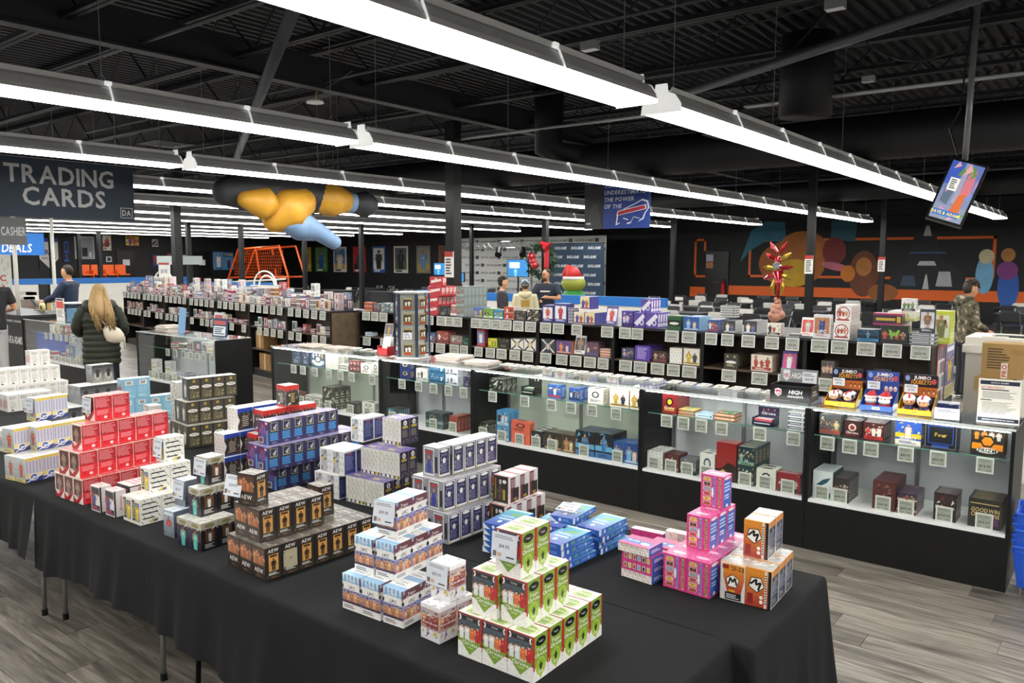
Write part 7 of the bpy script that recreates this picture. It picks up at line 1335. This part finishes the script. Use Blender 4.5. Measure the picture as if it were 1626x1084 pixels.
# ---------- hanging padded stand-in, plain bolsters in the same colours ----------
t=thing('hanging_bolsters','big hanging padded sculpture of yellow, blue and charcoal bolsters','hanging sculpture',(-11.2,0,0)); YB=mat('yellow_foam','d9a032',.5,var=.12,vscale=4); BB=mat('blue_foam','7f9ec2',.5,var=.15,vscale=4); CB=mat('charcoal_foam','34363b',.6,var=.15,vscale=4)
for n,mt,p,r in (('charcoal_bolster',CB,[(0,6.95,3.05),(0,7.4,3.12),(0,8.2,3.12),(0,9.0,3.1)],[.2,.34,.36,.26]),('yellow_bolster',YB,[(.25,7.15,2.95),(.3,7.5,2.9),(.28,7.75,2.85)],[.12,.26,.1]),('yellow_bolster',YB,[(.2,7.7,2.62),(.25,7.95,2.82),(.2,8.35,3.0)],[.2,.36,.24]),('yellow_bolster',YB,[(.05,8.65,3.08),(.08,9.0,3.06),(.05,9.35,3.05)],[.24,.3,.2]),('blue_bolster',BB,[(.28,7.8,2.68),(.28,8.2,2.58),(.25,8.6,2.48),(.25,8.95,2.3)],[.16,.25,.15,.12]),('blue_bolster',BB,[(.05,9.3,3.05),(.08,9.55,3.03)],[.2,.17]),('charcoal_bolster',CB,[(.08,9.5,3.03),(.1,9.75,3.02),(.1,9.9,3.02)],[.17,.24,.18]),('charcoal_bolster',CB,[(.25,8.9,2.34),(.25,8.98,2.2)],[.12,.07])):
    q=[Vector(a) for a in p]; pts=[];rs=[]
    for i in range(len(q)-1):
        for k in range(5): e=k/5; pts.append(q[i].lerp(q[i+1],e)); rs.append(r[i]*(1-e)**1+r[i+1]*e)
    pts.append(q[-1]); rs.append(r[-1]); d0=(q[0]-q[1]).normalized(); d1=(q[-1]-q[-2]).normalized()
    pts=[q[0]+d0*r[0]*.6,q[0]+d0*r[0]*.35]+pts+[q[-1]+d1*r[-1]*.35,q[-1]+d1*r[-1]*.6]; rs=[r[0]*.35,r[0]*.75]+rs+[r[-1]*.75,r[-1]*.35]
    m=M(); m.tube(pts,rs,18); m.build(n,mt,t,True)
for y in (7.3,8.8): m=M(); m.tube([(0,y,3.3),(0,y,4.76)],.006,5); m.build('hanger',GREYM,t)

# ================= signs and the cashier corner =================
def plate(name,x,y0,y1,z0,z1,label,fn,bg,cat='sign',th=.02):
    t=thing(name,label,cat,(x,y0,z0)); m=M(); m.b2((-th,0,0),(0,y1-y0,z1-z0),bg); f=F(m,(.0005,0,0),(0,y1-y0,0),(0,0,z1-z0),.0012); fn(f); m.build('board',PAPER,t); return t
def tc(f):
    f.t('TRADING',.52,.73,.29,'c9cbcc',1,0,.68); f.t('CARDS',.54,.36,.29,'c9cbcc',1,0,.52); f.frame(.9,.05,.985,.24,.004,'c9cbcc'); f.t('DA',.942,.145,.1,'c9cbcc',1,0,.06)
s_=plate('hanging_sign',-12.4,3.98,6.18,2.61,3.44,'large dark blue hanging sign reading TRADING CARDS',tc,'223243')
for y in (.3,1.95): m=M(); m.tube([(-.01,y,.83),(-.01,y,1.6)],.006,5); m.build('chain',GREYM,s_)
s_=plate('hanging_sign',-15.08,5.2,5.62,2.26,2.72,'grey sign on a pole reading CASHIER',lambda f:(f.t('CASHIER',.52,.5,.3,'d6d6d4',1,0,.9),),'6e7070')
m=M(); m.tube([(-.06,.24,-1.199),(-.06,.24,.5)],.035,10); m.build('pole',CABW,s_,True)
t=thing('sign_pole','cream pole behind the cashier sign','pole',(-18.02,7.2,0)); m=M(); m.tube([(0,0,0),(0,0,3.35)],.035,10); m.build('shaft',CABW,t,True); m=M(); m.cyl((0,0,0),.08,.02,16); m.build('base',CABW,t)
s_=plate('hanging_sign',-21.0,6.6,8.2,2.12,2.65,'bright blue hanging sign reading DEALS',lambda f:(f.t('DEALS',.62,.32,.36,'eef2f6',1,.12,.4),),'1f72c8')
for y in (.3,1.6): m=M(); m.tube([(-.01,y,.6),(-.01,y,2.0)],.006,5); m.build('chain',GREYM,s_)
s_=plate('floor_banner',-19.5,6.3,6.92,.3,2.12,'tall white floor banner with red CARDS lettering',lambda f:(f.blobs(50,['c9cac4','b4b6b0'],3,.1),f.t('C',.72,.72,.07,'c8302c'),f.t('A',.72,.6,.07,'c8302c'),f.t('R',.72,.48,.07,'c8302c'),f.t('D',.72,.36,.07,'c8302c')),'d9dad2','banner')
m=M(); m.b2((-.15,.2,-.3),(.15,.5,-.26)); m.build('foot',GREYM,s_); m=M(); m.tube([(-.02,.36,-.28),(-.02,.36,1.9)],.012,6); m.build('mast',GREYM,s_)
# counter
t=thing('cashier_counter','black cashier counter with white shop name','counter',(-20.55,5.42,0)); m=M(); m.b2((0,0,0),(5.6,.86,1.02)); m.build('body',BLACK,t); m=M(); m.b2((-.02,-.02,1.02),(5.62,.88,1.06)); m.build('worktop',mat('dark_worktop','1c1d20',.3),t)
m=M(); f=F(m,(0,-.002,0),(5.6,0,0),(0,0,1.0),.001); f.t("DAVE & ADAM'S",.868,.62,.12,'e9e9e6',1,0,.125,'l'); f.t('DAVEADAMS | F @ DAVEADAMS',.87,.95,.035,'d0d0ce',1,0,.12,'l'); o=m.build('lettering',PAPER,t)
t=thing('tape_gun','tape gun with a cream roll on the cashier counter','tape dispenser',(-15.6,6.0,1.0605)); m=M(); m.tube([(0,-.02,.09),(0,.03,.09)],.085,18); m.build('roll',mat('cream_tape','d8c890',.4),t,True); m=M(); m.tube([(0,-.021,.09),(0,.031,.09)],.04,14); m.build('core',BLACK,t)
m=M(); m.tube([(0,0,.1),(-.25,0,.12),(-.45,0,.2)],.02,6); m.tube([(-.1,0,.02),(-.35,0,.03)],.015,6); m.build('handle',BLACKM,t)
t=thing('monitor','dark monitor behind the cashier','screen',(-19.6,7.6,.74)); m=M(); m.b2((-.25,-.02,.36),(.27,.03,.72)); m.build('case',BLACKM,t); m=M(); m.b2((-.02,0,0),(.03,.03,.36)); m.build('stand',BLACKM,t); m=M(); m.b2((-.12,-.08,0),(.13,.1,.015)); m.build('foot',BLACKM,t)
t=thing('back_desk','black rear desk behind the cashier','desk',(-21.2,7.4,0)); m=M(); m.b2((0,0,.7),(3.0,.6,.74)); m.build('top',BLACK,t)
for x in (.05,2.95): m=M(); m.b2((x-.03,.02,0),(x+.03,.58,.7)); m.build('side_panel',BLACK,t)
for k,(x,y,w_,h_,c,lb) in enumerate(((-20.9,7.75,.35,.5,'e4e2dc','white printer on the rear desk'),(-20.55,7.6,.2,.4,'8a7a72','brown file box on the rear desk'),(-20.35,7.85,.3,.3,'d0b070','tan parcel on the rear desk'),(-19.0,7.7,.35,.45,'dcdad4','white paper tray on the rear desk'),(-18.5,7.75,.3,.3,'b08a58','small brown parcel on the rear desk'))):
    t=thing('desk_item',lb,'office box',(x,y,.7405)); m=M(); m.b2((-w_/2,-.12,0),(w_/2,.12,h_),c); f=F(m,(-w_/2,-.121,0),(w_,0,0),(0,0,h_)); f.dash(.1,.2,.9,.8,4,'8a8a86'); m.build('body',PAPER,t); m=M(); m.b2((-w_/2,-.125,h_*.86),(w_/2,.125,h_),'c8c4bc'); m.build('lid',PAPER,t)
t=thing('leaflet_stand','white and red leaflet stand on the cashier case','sign',(-13.9,5.62,1.0105)); m=M(); m.b2((-.15,-.004,0),(.15,.004,.37),'ece8e4'); f=F(m,(-.15,-.0045,0),(.3,0,0),(0,0,.37)); f.r(.05,.9,.95,.97,'1d2740'); f.r(.05,.55,.95,.86,'d8584a'); f.dash(.1,.15,.9,.5,6,'8a8a86'); m.build('sheet',PAPER,t); m=M(); m.b2((-.15,-.05,0),(.15,.05,.004)); m.build('foot',ACRYL,t)
t=thing('clear_tub','clear tub of pale blue sleeves on the cashier case','tub',(-13.4,5.62,1.0105)); m=M(); m.loft([(0,0,0,.13,.11),(.3,0,0,.16,.13)],18,cap=False); m.build('tub',glassmat('milky_plastic','dfe6ec',.6,.1),t,True)
for k in range(6): m=M(); m.b2((-.1,-.07,.01+k*.035),(.1,.07,.042+k*.035)); m.build('sleeve_pack',mat('pale_blue_pack','8fc0e0',.4),t)
m=M(); m.loft([(.3,0,0,.165,.135),(.32,0,0,.165,.135)],18); m.build('lid',WHITEP,t)
# booklets standing on the case by the woman
for x,y,c1,c2,lb,w_,h_ in ((-10.25,5.7,'7fa8d0','dfe8f0','slanted pale blue booklet on the case by the woman',.15,.34),(-9.6,5.85,'c8ccd0','b85a5a','tall player card stand on the case by the woman',.2,.3),(-9.32,5.7,'2a4a6a','e4e8ec','wide navy leaflet stand on the case by the woman',.3,.24)):
    t=thing('booklet_stand',lb,'leaflet stand',(x,y,1.0105),R(5)); m=M(); m.box((0,0,h_/2+.004),(w_,.008,h_),c1,rx=-.12); f=F(m,(-w_/2,-.022,.0),(w_,0,0),(0,.04*(h_/.34),h_),.002); f.r(.1,.1,.9,.6,c2); f.dash(.15,.15,.85,.55,4,c1); f.r(.1,.68,.9,.9,c2 if c1=='7fa8d0' else 'b85a5a'); m.build('sheet',PAPER,t); m=M(); m.b2((-w_/2,-.04,0),(w_/2,.05,.004)); m.build('foot',ACRYL,t)
# simple stock in the two left cases
rg=random.Random(77); ci=0
for (x0,x1,y0,nm) in ((-11.07,-9.05,5.46,'coat side case'),(-14.9,-12.63,5.42,'cashier case')):
    for lv,z,yy in (('shelf',.8085,.16),('deck',.3605,.1)):
        x=x0+(.65 if lv=='shelf' else (.2 if nm[0]=='c' and nm[1]=='o' else .72)); q=0
        while x<x1-.2 and q<11:
            i=rg.randrange(len(LM)); me,W,D,H,st=LM[i]
            if st=='tall': i=i-2; me,W,D,H,st=LM[i]
            nl=rg.choice([1,1,2]) if lv=='deck' else 1
            for l in range(nl): put({'crowd':'player_card_box','flat':'flat_card_box','tall':'card_pack'}[st],me,None,(x+W/2,y0+yy+D/2,z+l*(H+.001)),0,uniq(f'{CN[i//3]} {DES[st]} on the {lv} of the {nm}'),'card box','stock in the left cases')
            pr=f'${rg.randrange(9,300)}.95'; ptag(x+W/2,y0+(.062 if lv=='shelf' else .05),(.805-.098 if lv=='shelf' else .3605),pr,f'price tag reading {pr}, {ORD[q]} from left, {lv} edge of {nm}','price tags in the left cases',.095,.098)
            x+=W+rg.uniform(.02,.09); q+=1
for k in range(7):
    o=put('shopping_basket',bme,None,(-14.55,5.72,.3625+k*.034),0,f'dark blue tray, {ORD[k]} from the bottom inside the cashier case','tray','dark blue trays in the cashier case')
# glass tower and white mugs wall
t=thing('glass_tower','clear glass display tower behind the left shelf','display case',(-19.8,11,0)); 
for n,a,b,mt in (('base',(-.6,-.3,0),(.6,.3,.9),BLACK),('glass_cover',(-.58,-.28,.9),(.58,.28,1.9),GLASS),('header',(-.6,-.3,1.9),(.6,.3,2.12),mat('pale_header','b9c4c4',.4)),('inner_shelf',(-.55,-.25,1.35),(.55,.25,1.36),GLASS)): m=M(); m.b2(a,b); m.build(n,mt,t)
m=M(); m.tube([(-.57,-.27,.9),(-.57,-.27,1.9)],.012,6); m.tube([(.57,-.27,.9),(.57,-.27,1.9)],.012,6); m.build('post',CHROME,t); 
t2=thing('gold_helmet','gold model helmet inside the glass tower','helmet',(-19.7,11,.905)); m=M(); m.ell((0,0,.2),(.25,.2,.2),16,10); m.build('shell',mat('gold_shell','b8a860',.35,.4),t2,True); m=M(); m.tube([(-.2,-.16,.15),(0,-.26,.12),(.2,-.16,.15)],.02,6); m.build('face_guard',GREYM,t2)
mg=M(); mg.b2((-.06,-.06,0),(.06,.06,.12),'ece9e4'); f=F(mg,(-.06,-.0605,0),(.12,0,0),(0,0,.12)); f.r(.2,.2,.75,.75,'3a3a3c'); f.e_(.45,.55,.15,.16,'c8c4bc'); f=F(mg,(.0605,-.06,0),(0,.12,0),(0,0,.12)); f.dash(.2,.2,.8,.7,3,'b8b6b0'); mgme=mg.mesh('mug_box',PRINT)
for r_ in range(3):
    for c_ in range(12 if r_<2 else 8): put('mug_box',mgme,None,lpos(.12+c_*.135+(0 if r_<2 else .2),.6,TZ+.001+r_*.121),LRZ,f'white boxed mug at the left end of the shelf, {["bottom","middle","top"][r_]} row, {ORD[c_]} from left','boxed mug','white boxed mugs')
t=thing('notice_board','white notice with red header above the boxed mugs','sign',lpos(.9,.685,TZ)); m=M(); m.b2((-.25,-.01,.36),(.25,.01,.7),'e6e6e4'); f=F(m,(-.25,-.0105,.36),(.5,0,0),(0,0,.34)); f.r(0,.85,1,1,'b83a34'); f.t('$9.95',.5,.4,.25,'6a6a6c'); m.build('card',PAPER,t); m=M(); m.tube([(0,.015,0),(0,.015,.6)],.01,6); m.build('stake',GREYM,t)
for k,(x,y) in enumerate(((-26.3,14.0),(-22.6,15.5))):
    t=thing('arch_frame',['white double arch frame left of the glass tower','white double arch frame right of the glass tower'][k],'arch',(x,y,0)); m=M(); m.b2((-.75,-.05,0),(.75,.05,1.2)); m.build('base_panel',WB,t)
    for q,(r_,x_) in enumerate(((.62,0),(.42,.1))): m=M(); m.tube([(x_+r_*math.cos(PI*a/14),0,1.2+r_*.75*math.sin(PI*a/14)) for a in range(15)],.03,6); m.build('arch',mat('white_arch','f0f0ee',.4),t,True)
# ceiling detector
t=thing('ceiling_speaker','white disc hanging by a yellow cord from the ceiling','ceiling fitting',(-7.97,6.24,3.9)); m=M(); m.loft([(0,0,0,.1,.1),(.03,0,0,.09,.09),(.05,0,0,.04,.04)],16); m.build('disc',WHITEP,t,True); m=M(); m.tube([(0,0,.05),(.03,0,.12),(.08,.02,.2),(0,.03,.26),(-.05,0,.2),(0,0,.3)],.008,6); m.build('cord',mat('yellow_cord','c8a03a',.5),t)
# ================= people =================
def fuse(m,name,mt,voxel,parent,smooth=6):
    me=m.mesh(name,mt); o=bpy.data.objects.new(name,me); C.objects.link(o)
    r=o.modifiers.new('r','REMESH'); r.mode='VOXEL'; r.voxel_size=voxel; r.use_smooth_shade=True
    s=o.modifiers.new('s','SMOOTH'); s.factor=.5; s.iterations=smooth
    dg=bpy.context.evaluated_depsgraph_get(); ev=o.evaluated_get(dg); nm=bpy.data.meshes.new_from_object(ev); o.modifiers.clear(); o.data=nm; nm.materials.clear(); nm.materials.append(mt)
    nm.polygons.foreach_set('use_smooth',[True]*len(nm.polygons)); o.parent=parent; return o
def limb(m,pts,r,n=10): m.tube(pts,r,n)
def person(label,loc,rz,H,skin,arms,shirt,pants,hair,sleeve='short',extra=None,head=(0,0),hairfn=None,shoes='1d1d20'):
    k=H/1.75; t=thing('person',label,'person',loc,rz); t.scale=(k,k,k); SK=mat('skin_'+skin,skin,.5); SH=mat('cloth_'+shirt,shirt,.75,bump=.3,bscale=14); PN=mat('cloth_'+pants,pants,.8,bump=.25,bscale=12)
    ht,hn=head; hc=Vector((math.sin(ht)*.03,-.02-.02*hn,1.635-.02*hn)); Rm=Matrix.Rotation(ht,3,'Z')@Matrix.Rotation(hn,3,'X')
    hp=lambda x,y,z:hc+Rm@Vector((x,y,z))
    b=M()
    b.loft([(.86,0,0,.15,.1),(.98,0,0,.155,.105),(1.12,0,-.005,.14,.095),(1.3,0,0,.165,.105),(1.42,0,.01,.17,.09),(1.48,0,.01,.09,.06)],16)
    limb(b,[(0,.01,1.45),(0,0,1.52),hc+Vector((0,.01,-.04))],[.055,.052,.055])
    b.ell(hc,(.075,.095,.115),16,12)
    for p,r in ((hp(0,-.088,-.01),(.014,.02,.022)),(hp(0,-.06,-.085),(.04,.035,.03)),(hp(.075,.005,-.005),(.012,.02,.03)),(hp(-.075,.005,-.005),(.012,.02,.03)),(hp(0,-.085,-.055),(.026,.012,.008))): b.ell(p,r,8,6)
    for s in (-1,1):
        limb(b,[(.085*s,0,.9),(.095*s,-.005,.5),(.1*s,.02,.1)],[.085,.058,.042]); limb(b,[(.1*s,.04,.04),(.1*s,-.12,.03)],[.04,.03])
        sh=Vector((.185*s,.01,1.41)); el,wr=[Vector(a) for a in arms[s]]; d=(wr-el).normalized()
        limb(b,[sh-Vector((.06*s,0,0)),sh,sh.lerp(el,.5),el,el.lerp(wr,.4),wr],[.05,.055,.048,.04,.038,.026])
        side=d.cross(Vector((0,0,1))); side=side.normalized() if side.length>.1 else Vector((1,0,0)); nrm=side.cross(d)
        palm=wr+d*.045; limb(b,[wr,palm,wr+d*.085],[.026,.036,.034])
        for q in range(4):
            o_=side*(.024-.016*q); st=wr+d*.08+o_; l_=[.062,.072,.068,.052][q]; limb(b,[st,st+d*l_*.5-nrm*.004,st+d*l_*.9-nrm*.022],[.0095,.009,.0075],6)
        limb(b,[wr+d*.03+side*.03,wr+d*.06+side*.055,wr+d*.09+side*.058-nrm*.012],[.012,.011,.009],6)
    fuse(b,'body',SK,.009,t,4)
    e=M()
    for s in (-1,1): e.ell(hp(.03*s,-.083,.018),.0085,8,6)
    e.build('eyes',BLACKM,t,True); e=M()
    for s in (-1,1): e.box(hp(.031*s,-.09,.042),(.036,.01,.008))
    e.build('eyebrows',mat('hair_'+hair,hair,.6,bump=.5,bscale=60),t)
    hm=M()
    if hairfn: hairfn(hm,hp)
    else:
        rg=random.Random(5)
        hm.ell(hp(0,.026,.02),(.084,.096,.112),20,14,fn=lambda v:1.0+.04*math.sin(v.x*23)*math.sin(v.y*19+v.z*17) if (v.z>.35 or v.y>-.05) else .72)
    hm.build('hair',MATS['hair_'+hair],t,True)
    c=M(); c.loft([(.84,0,0,.172,.122),(.95,0,0,.172,.122),(1.12,0,-.005,.165,.118),(1.3,0,0,.19,.125),(1.42,0,.01,.195,.11),(1.475,0,.01,.11,.075)],18)
    for s in (-1,1):
        sh=Vector((.185*s,.01,1.41)); el,wr=[Vector(a) for a in arms[s]]
        if sleeve=='short': limb(c,[sh-Vector((.08*s,0,.01)),sh,sh.lerp(el,.4),sh.lerp(el,.72)],[.075,.077,.07,.066])
        else: limb(c,[sh-Vector((.08*s,0,.01)),sh,sh.lerp(el,.5),el,el.lerp(wr,.5),el.lerp(wr,.88)],[.075,.08,.068,.06,.056,.045])
    fuse(c,'top',SH,.013,t,3)
    c=M(); c.loft([(.8,0,0,.16,.115),(.9,0,0,.168,.118),(.98,0,0,.165,.115)],16)
    for s in (-1,1): limb(c,[(.085*s,0,.9),(.095*s,-.005,.5),(.1*s,.02,.07)],[.1,.078,.07])
    fuse(c,'trousers',PN,.014,t,3)
    for s in (-1,1): c=M(); c.ell((.1*s,-.04,.045),(.05,.13,.045),12,8); c.build('shoe',mat('shoe_'+shoes,shoes,.5),t,True)
    if extra: extra(t,hp)
    return t
def ex_cashier(t,hp): 
    m=M(); m.tube([(-.07,-.07,1.46),(0,-.1,1.42),(.07,-.07,1.46)],.03,8); m.build('undershirt',mat('purple_tee','5a2a7a',.7),t,True); m=M(); m.b2((.05,-.131,1.31),(.13,-.128,1.325)); m.build('chest_lettering',WHITEP,t)
person('man in a navy jacket leaning over the cashier counter',(-16.32,6.78,0),R(-52),1.9,'d8a27c',{1:[(.27,-.12,1.2),(.2,-.34,1.12)],-1:[(-.26,-.1,1.18),(-.16,-.36,1.12)]},'25334d','23252b','2b211b','long',ex_cashier,(.1,.35))
person('man in a black T-shirt and grey trousers at the left edge',(-14.15,4.72,0),R(-100),1.88,'c8906c',{1:[(.3,-.05,1.18),(.22,-.32,1.15)],-1:[(-.28,-.02,1.15),(-.2,-.3,1.1)]},'17181b','a9aaa8','2a211c')
def ex_navy(t,hp):
    m=M(); m.b2((-.1,-.133,1.3),(.1,-.13,1.325)); m.build('chest_lettering',WHITEP,t)
    m=M(); 
    for s in (-1,1): m.tube([hp(.03*s+.024*math.cos(a*PI/5),-.098,.016+.018*math.sin(a*PI/5)) for a in range(11)],.003,5)
    m.build('glasses',BLACKM,t); m=M(); m.ell(hp(0,-.055,-.07),(.055,.05,.05),12,8); m.build('beard',mat('dark_stubble','4a3a32',.8),t,True)
    m=M(); m.box((-.12,-.36,1.17),(.16,.1,.012),rx=.5); m.build('tablet',BLACKM,t)
def shorthair(hm,hp): hm.ell(hp(0,.026,.018),(.083,.095,.108),20,14,fn=lambda v:1 if (v.z>.4 or v.y>0) else .74)
person('man in a navy T-shirt and glasses holding a tablet',(-9.8,13.6,0),R(22),1.84,'c8906c',{1:[(.29,-.1,1.17),(.1,-.3,1.2)],-1:[(-.29,-.12,1.17),(-.1,-.3,1.14)]},'1d2534','2a2c32','231c18','short',ex_navy,(-.5,.1),shorthair)
def curly(hm,hp):
    rg=random.Random(8); hm.ell(hp(0,.028,.015),(.083,.095,.112),16,12,fn=lambda v:1 if (v.z>.35 or v.y>-.1) else .72)
    for k in range(70): 
        a,b=rg.uniform(0,2*PI),rg.uniform(.1,1.5); v=Vector((math.cos(a)*math.cos(b)*.085,math.sin(a)*math.cos(b)*.1+.02,math.sin(b)*.1+.035))
        if v.y>-.06: hm.ell(hp(v.x,v.y,v.z),.022,6,5)
person('boy with curly dark hair in a checked dark jacket',(-10.15,12.55,0),R(125),1.68,'d0a07c',{1:[(.24,-.03,1.12),(.22,-.2,.98)],-1:[(-.24,-.03,1.12),(-.22,-.2,.98)]},'332c33','23252b','241b16','long',None,(0,.1),curly)
def ex_hood(t,hp):
    m=M(); m.tube([(.11,.0,1.47),(.08,.09,1.46),(0,.13,1.43),(-.08,.09,1.46),(-.11,0,1.47)],[.04,.06,.075,.06,.04],10); m.build('hood',MATS['cloth_'+('d6cba6')],t,True); m=M(); m.b2((-.09,.122,1.2),(.09,.128,1.34)); m.build('back_print',mat('gold_print','b08a3a',.7),t)
    m=M(); m.ell(hp(0,.01,.05),(.088,.102,.085),16,10,fn=lambda v:1 if v.z>-.1 else .8); m.build('cap',mat('pale_blue_cap','8fc4e4',.7),t,True); m=M(); m.loft([(0,0,0,.06,.05),(.008,0,0,.06,.05)],14); o=m.build('cap_brim',MATS['pale_blue_cap'],t,True); o.location=hp(0,.12,.01)
person('boy in a cream hoodie and pale blue cap seen from behind',(-9.42,12.35,0),R(-140),1.64,'d0a07c',{1:[(.25,.0,1.12),(.22,-.15,.95)],-1:[(-.25,0,1.12),(-.22,-.15,.95)]},'d6cba6','2a3040','5a4432','long',ex_hood)
def camo():
    m=bpy.data.materials.new('cloth_camo'); m.use_nodes=True; nt=m.node_tree; tcn=nt.nodes.new('ShaderNodeTexCoord'); n=nt.nodes.new('ShaderNodeTexNoise'); n.inputs['Scale'].default_value=11; n.inputs['Detail'].default_value=3; r=nt.nodes.new('ShaderNodeValToRGB'); r.color_ramp.interpolation='CONSTANT'; e=r.color_ramp.elements; e[0].color=lin('3a382c')+(1,); e[1].position=.6; e[1].color=lin('a89f84')+(1,); x=e.new(.44); x.color=lin('6b6550')+(1,); x=e.new(.52); x.color=lin('57523f')+(1,)
    nt.links.new(tcn.outputs['Object'],n.inputs['Vector']); nt.links.new(n.outputs['Fac'],r.inputs[0]); nt.links.new(r.outputs[0],nt.nodes['Principled BSDF'].inputs['Base Color']); nt.nodes['Principled BSDF'].inputs['Roughness'].default_value=.8; MATS['cloth_camo']=m
camo()
def ex_camo(t,hp):
    m=M(); m.tube([(.11,-.02,1.48),(.09,.08,1.49),(0,.13,1.46),(-.09,.08,1.49),(-.11,-.02,1.48)],[.045,.065,.08,.065,.045],10); m.build('hood',MATS['cloth_camo'],t,True)
def tuft(hm,hp):
    rg=random.Random(11); hm.ell(hp(0,.03,.015),(.083,.092,.112),16,12,fn=lambda v:1 if (v.z>.35 or v.y>-.1) else .72)
    for k in range(60):
        a,b=rg.uniform(0,2*PI),rg.uniform(.3,1.5); v=Vector((math.cos(a)*math.cos(b)*.075,math.sin(a)*math.cos(b)*.1+.015,math.sin(b)*.105+.04)); hm.ell(hp(v.x,v.y,v.z),.024,6,5)
MATS['cloth_4f4a3a']=MATS['cloth_camo']
person('young man in a camouflage hoodie looking down by the mural',(-1.95,13.3,0),R(120),1.73,'c8916c',{1:[(.25,-.03,1.13),(.2,-.22,1.02)],-1:[(-.25,-.03,1.13),(-.2,-.22,1.02)]},'4f4a3a','23252b','2e2119','long',ex_camo,(0,.4),tuft)
# woman in a quilted green coat, seen from behind
def longhair(hm,hp):
    hm.ell(hp(0,.015,.03),(.09,.105,.105),16,12,fn=lambda v:1 if (v.z>0 or v.y>0) else .75); rg=random.Random(4); hm.tube([hp(0,.08,.0),(0,.2,1.52),(-.02,.26,1.4),(-.04,.27,1.28)],[.07,.075,.06,.02],10)
    for k in range(46):
        a=rg.uniform(-.15,PI+.15); p=hp(.085*math.cos(a),.02+.09*math.sin(a),rg.uniform(-.02,.06)); q=Vector((p.x*1.25+rg.uniform(-.02,.02)-.02,max(p.y,.1)+.11,1.5)); e=Vector((p.x*1.3+rg.uniform(-.05,.05)-.07,.25+rg.uniform(-.01,.03),rg.uniform(1.1,1.3))); hm.tube([p,p.lerp(q,.5)+Vector((rg.uniform(-.01,.01),.02,0)),q,q.lerp(e,.5)+Vector((rg.uniform(-.02,.02),.02,0)),e],[.014,.02,.02,.017,.006],6)
def coat(t,hp):
    CT=mat('olive_quilted_nylon','1c2110',.6,var=.12,vscale=5,bump=.3,bscale=22)
    m=M(); rings=[]; z=.62
    prof=lambda z:(.235 if z<.85 else .235-(z-.85)*.09 if z<1.1 else .212+.12*(z-1.1)*(1 if z<1.28 else 0)+(.0216 if z>=1.28 else 0)-max(0,z-1.28)*.5)
    while z<1.5:
        for q,(dz,b_) in enumerate(((0,0),(.02,.012),(.045,.017),(.07,.012))):
            r=prof(z+dz)+b_; rings.append((z+dz,0,.0,r,r*.78))
        z+=.085
    m.loft(rings,28); m.build('coat_body',CT,t,True)
    for s in (-1,1):
        pts=[(.19*s,.0,1.4),(.25*s,.0,1.28),(.29*s,-.01,1.14),(.27*s,-.13,1.05),(.2*s,-.28,1.07)] if s<0 else [(.19*s,.0,1.4),(.26*s,.0,1.28),(.3*s,-.02,1.13),(.25*s,-.16,1.06),(.17*s,-.3,1.1)]
        P=[Vector(p) for p in pts]; Q=[];rr_=[]
        for i in range(len(P)-1):
            for e in range(4): Q.append(P[i].lerp(P[i+1],e/4)); rr_.append(.082+.012*(e%2)-.004*i)
        Q.append(P[-1]); rr_.append(.06); m=M(); m.tube(Q,rr_,14); m.build('coat_sleeve',CT,t,True)
    m=M(); m.tube([(.14,-.06,1.46),(.15,.03,1.47),(.11,.12,1.45),(0,.17,1.41),(-.11,.12,1.45),(-.15,.03,1.47),(-.14,-.06,1.46)],[.05,.075,.09,.1,.09,.075,.05],12); m.build('hood',CT,t,True)
    BG=mat('cream_leather','d8cdb8',.45); m=M(); m.loft([(.93,-.2,.17,.04,.03),(.96,-.19,.18,.11,.055),(1.05,-.18,.19,.13,.065),(1.13,-.15,.19,.11,.055),(1.18,-.12,.18,.05,.03)],16); m.build('shoulder_bag',BG,t,True); m=M(); m.tube([(-.1,.2,1.16),(0,.19,1.3),(.1,.17,1.42),(.15,.05,1.5)],.012,6); m.tube([(-.28,.17,1.08),(-.3,.16,.98),(-.31,.15,.85)],.014,6); m.build('bag_strap',BG,t,True)
person('woman in a quilted olive green coat with a cream bag, seen from behind',(-11.08,4.98,0),R(-118),1.67,'d8a888',{1:[(.28,-.02,1.14),(.17,-.3,1.08)],-1:[(-.28,-.02,1.14),(-.2,-.28,1.06)]},'2b3021','26304a','a5875a','long',coat,(.15,.2),longhair)
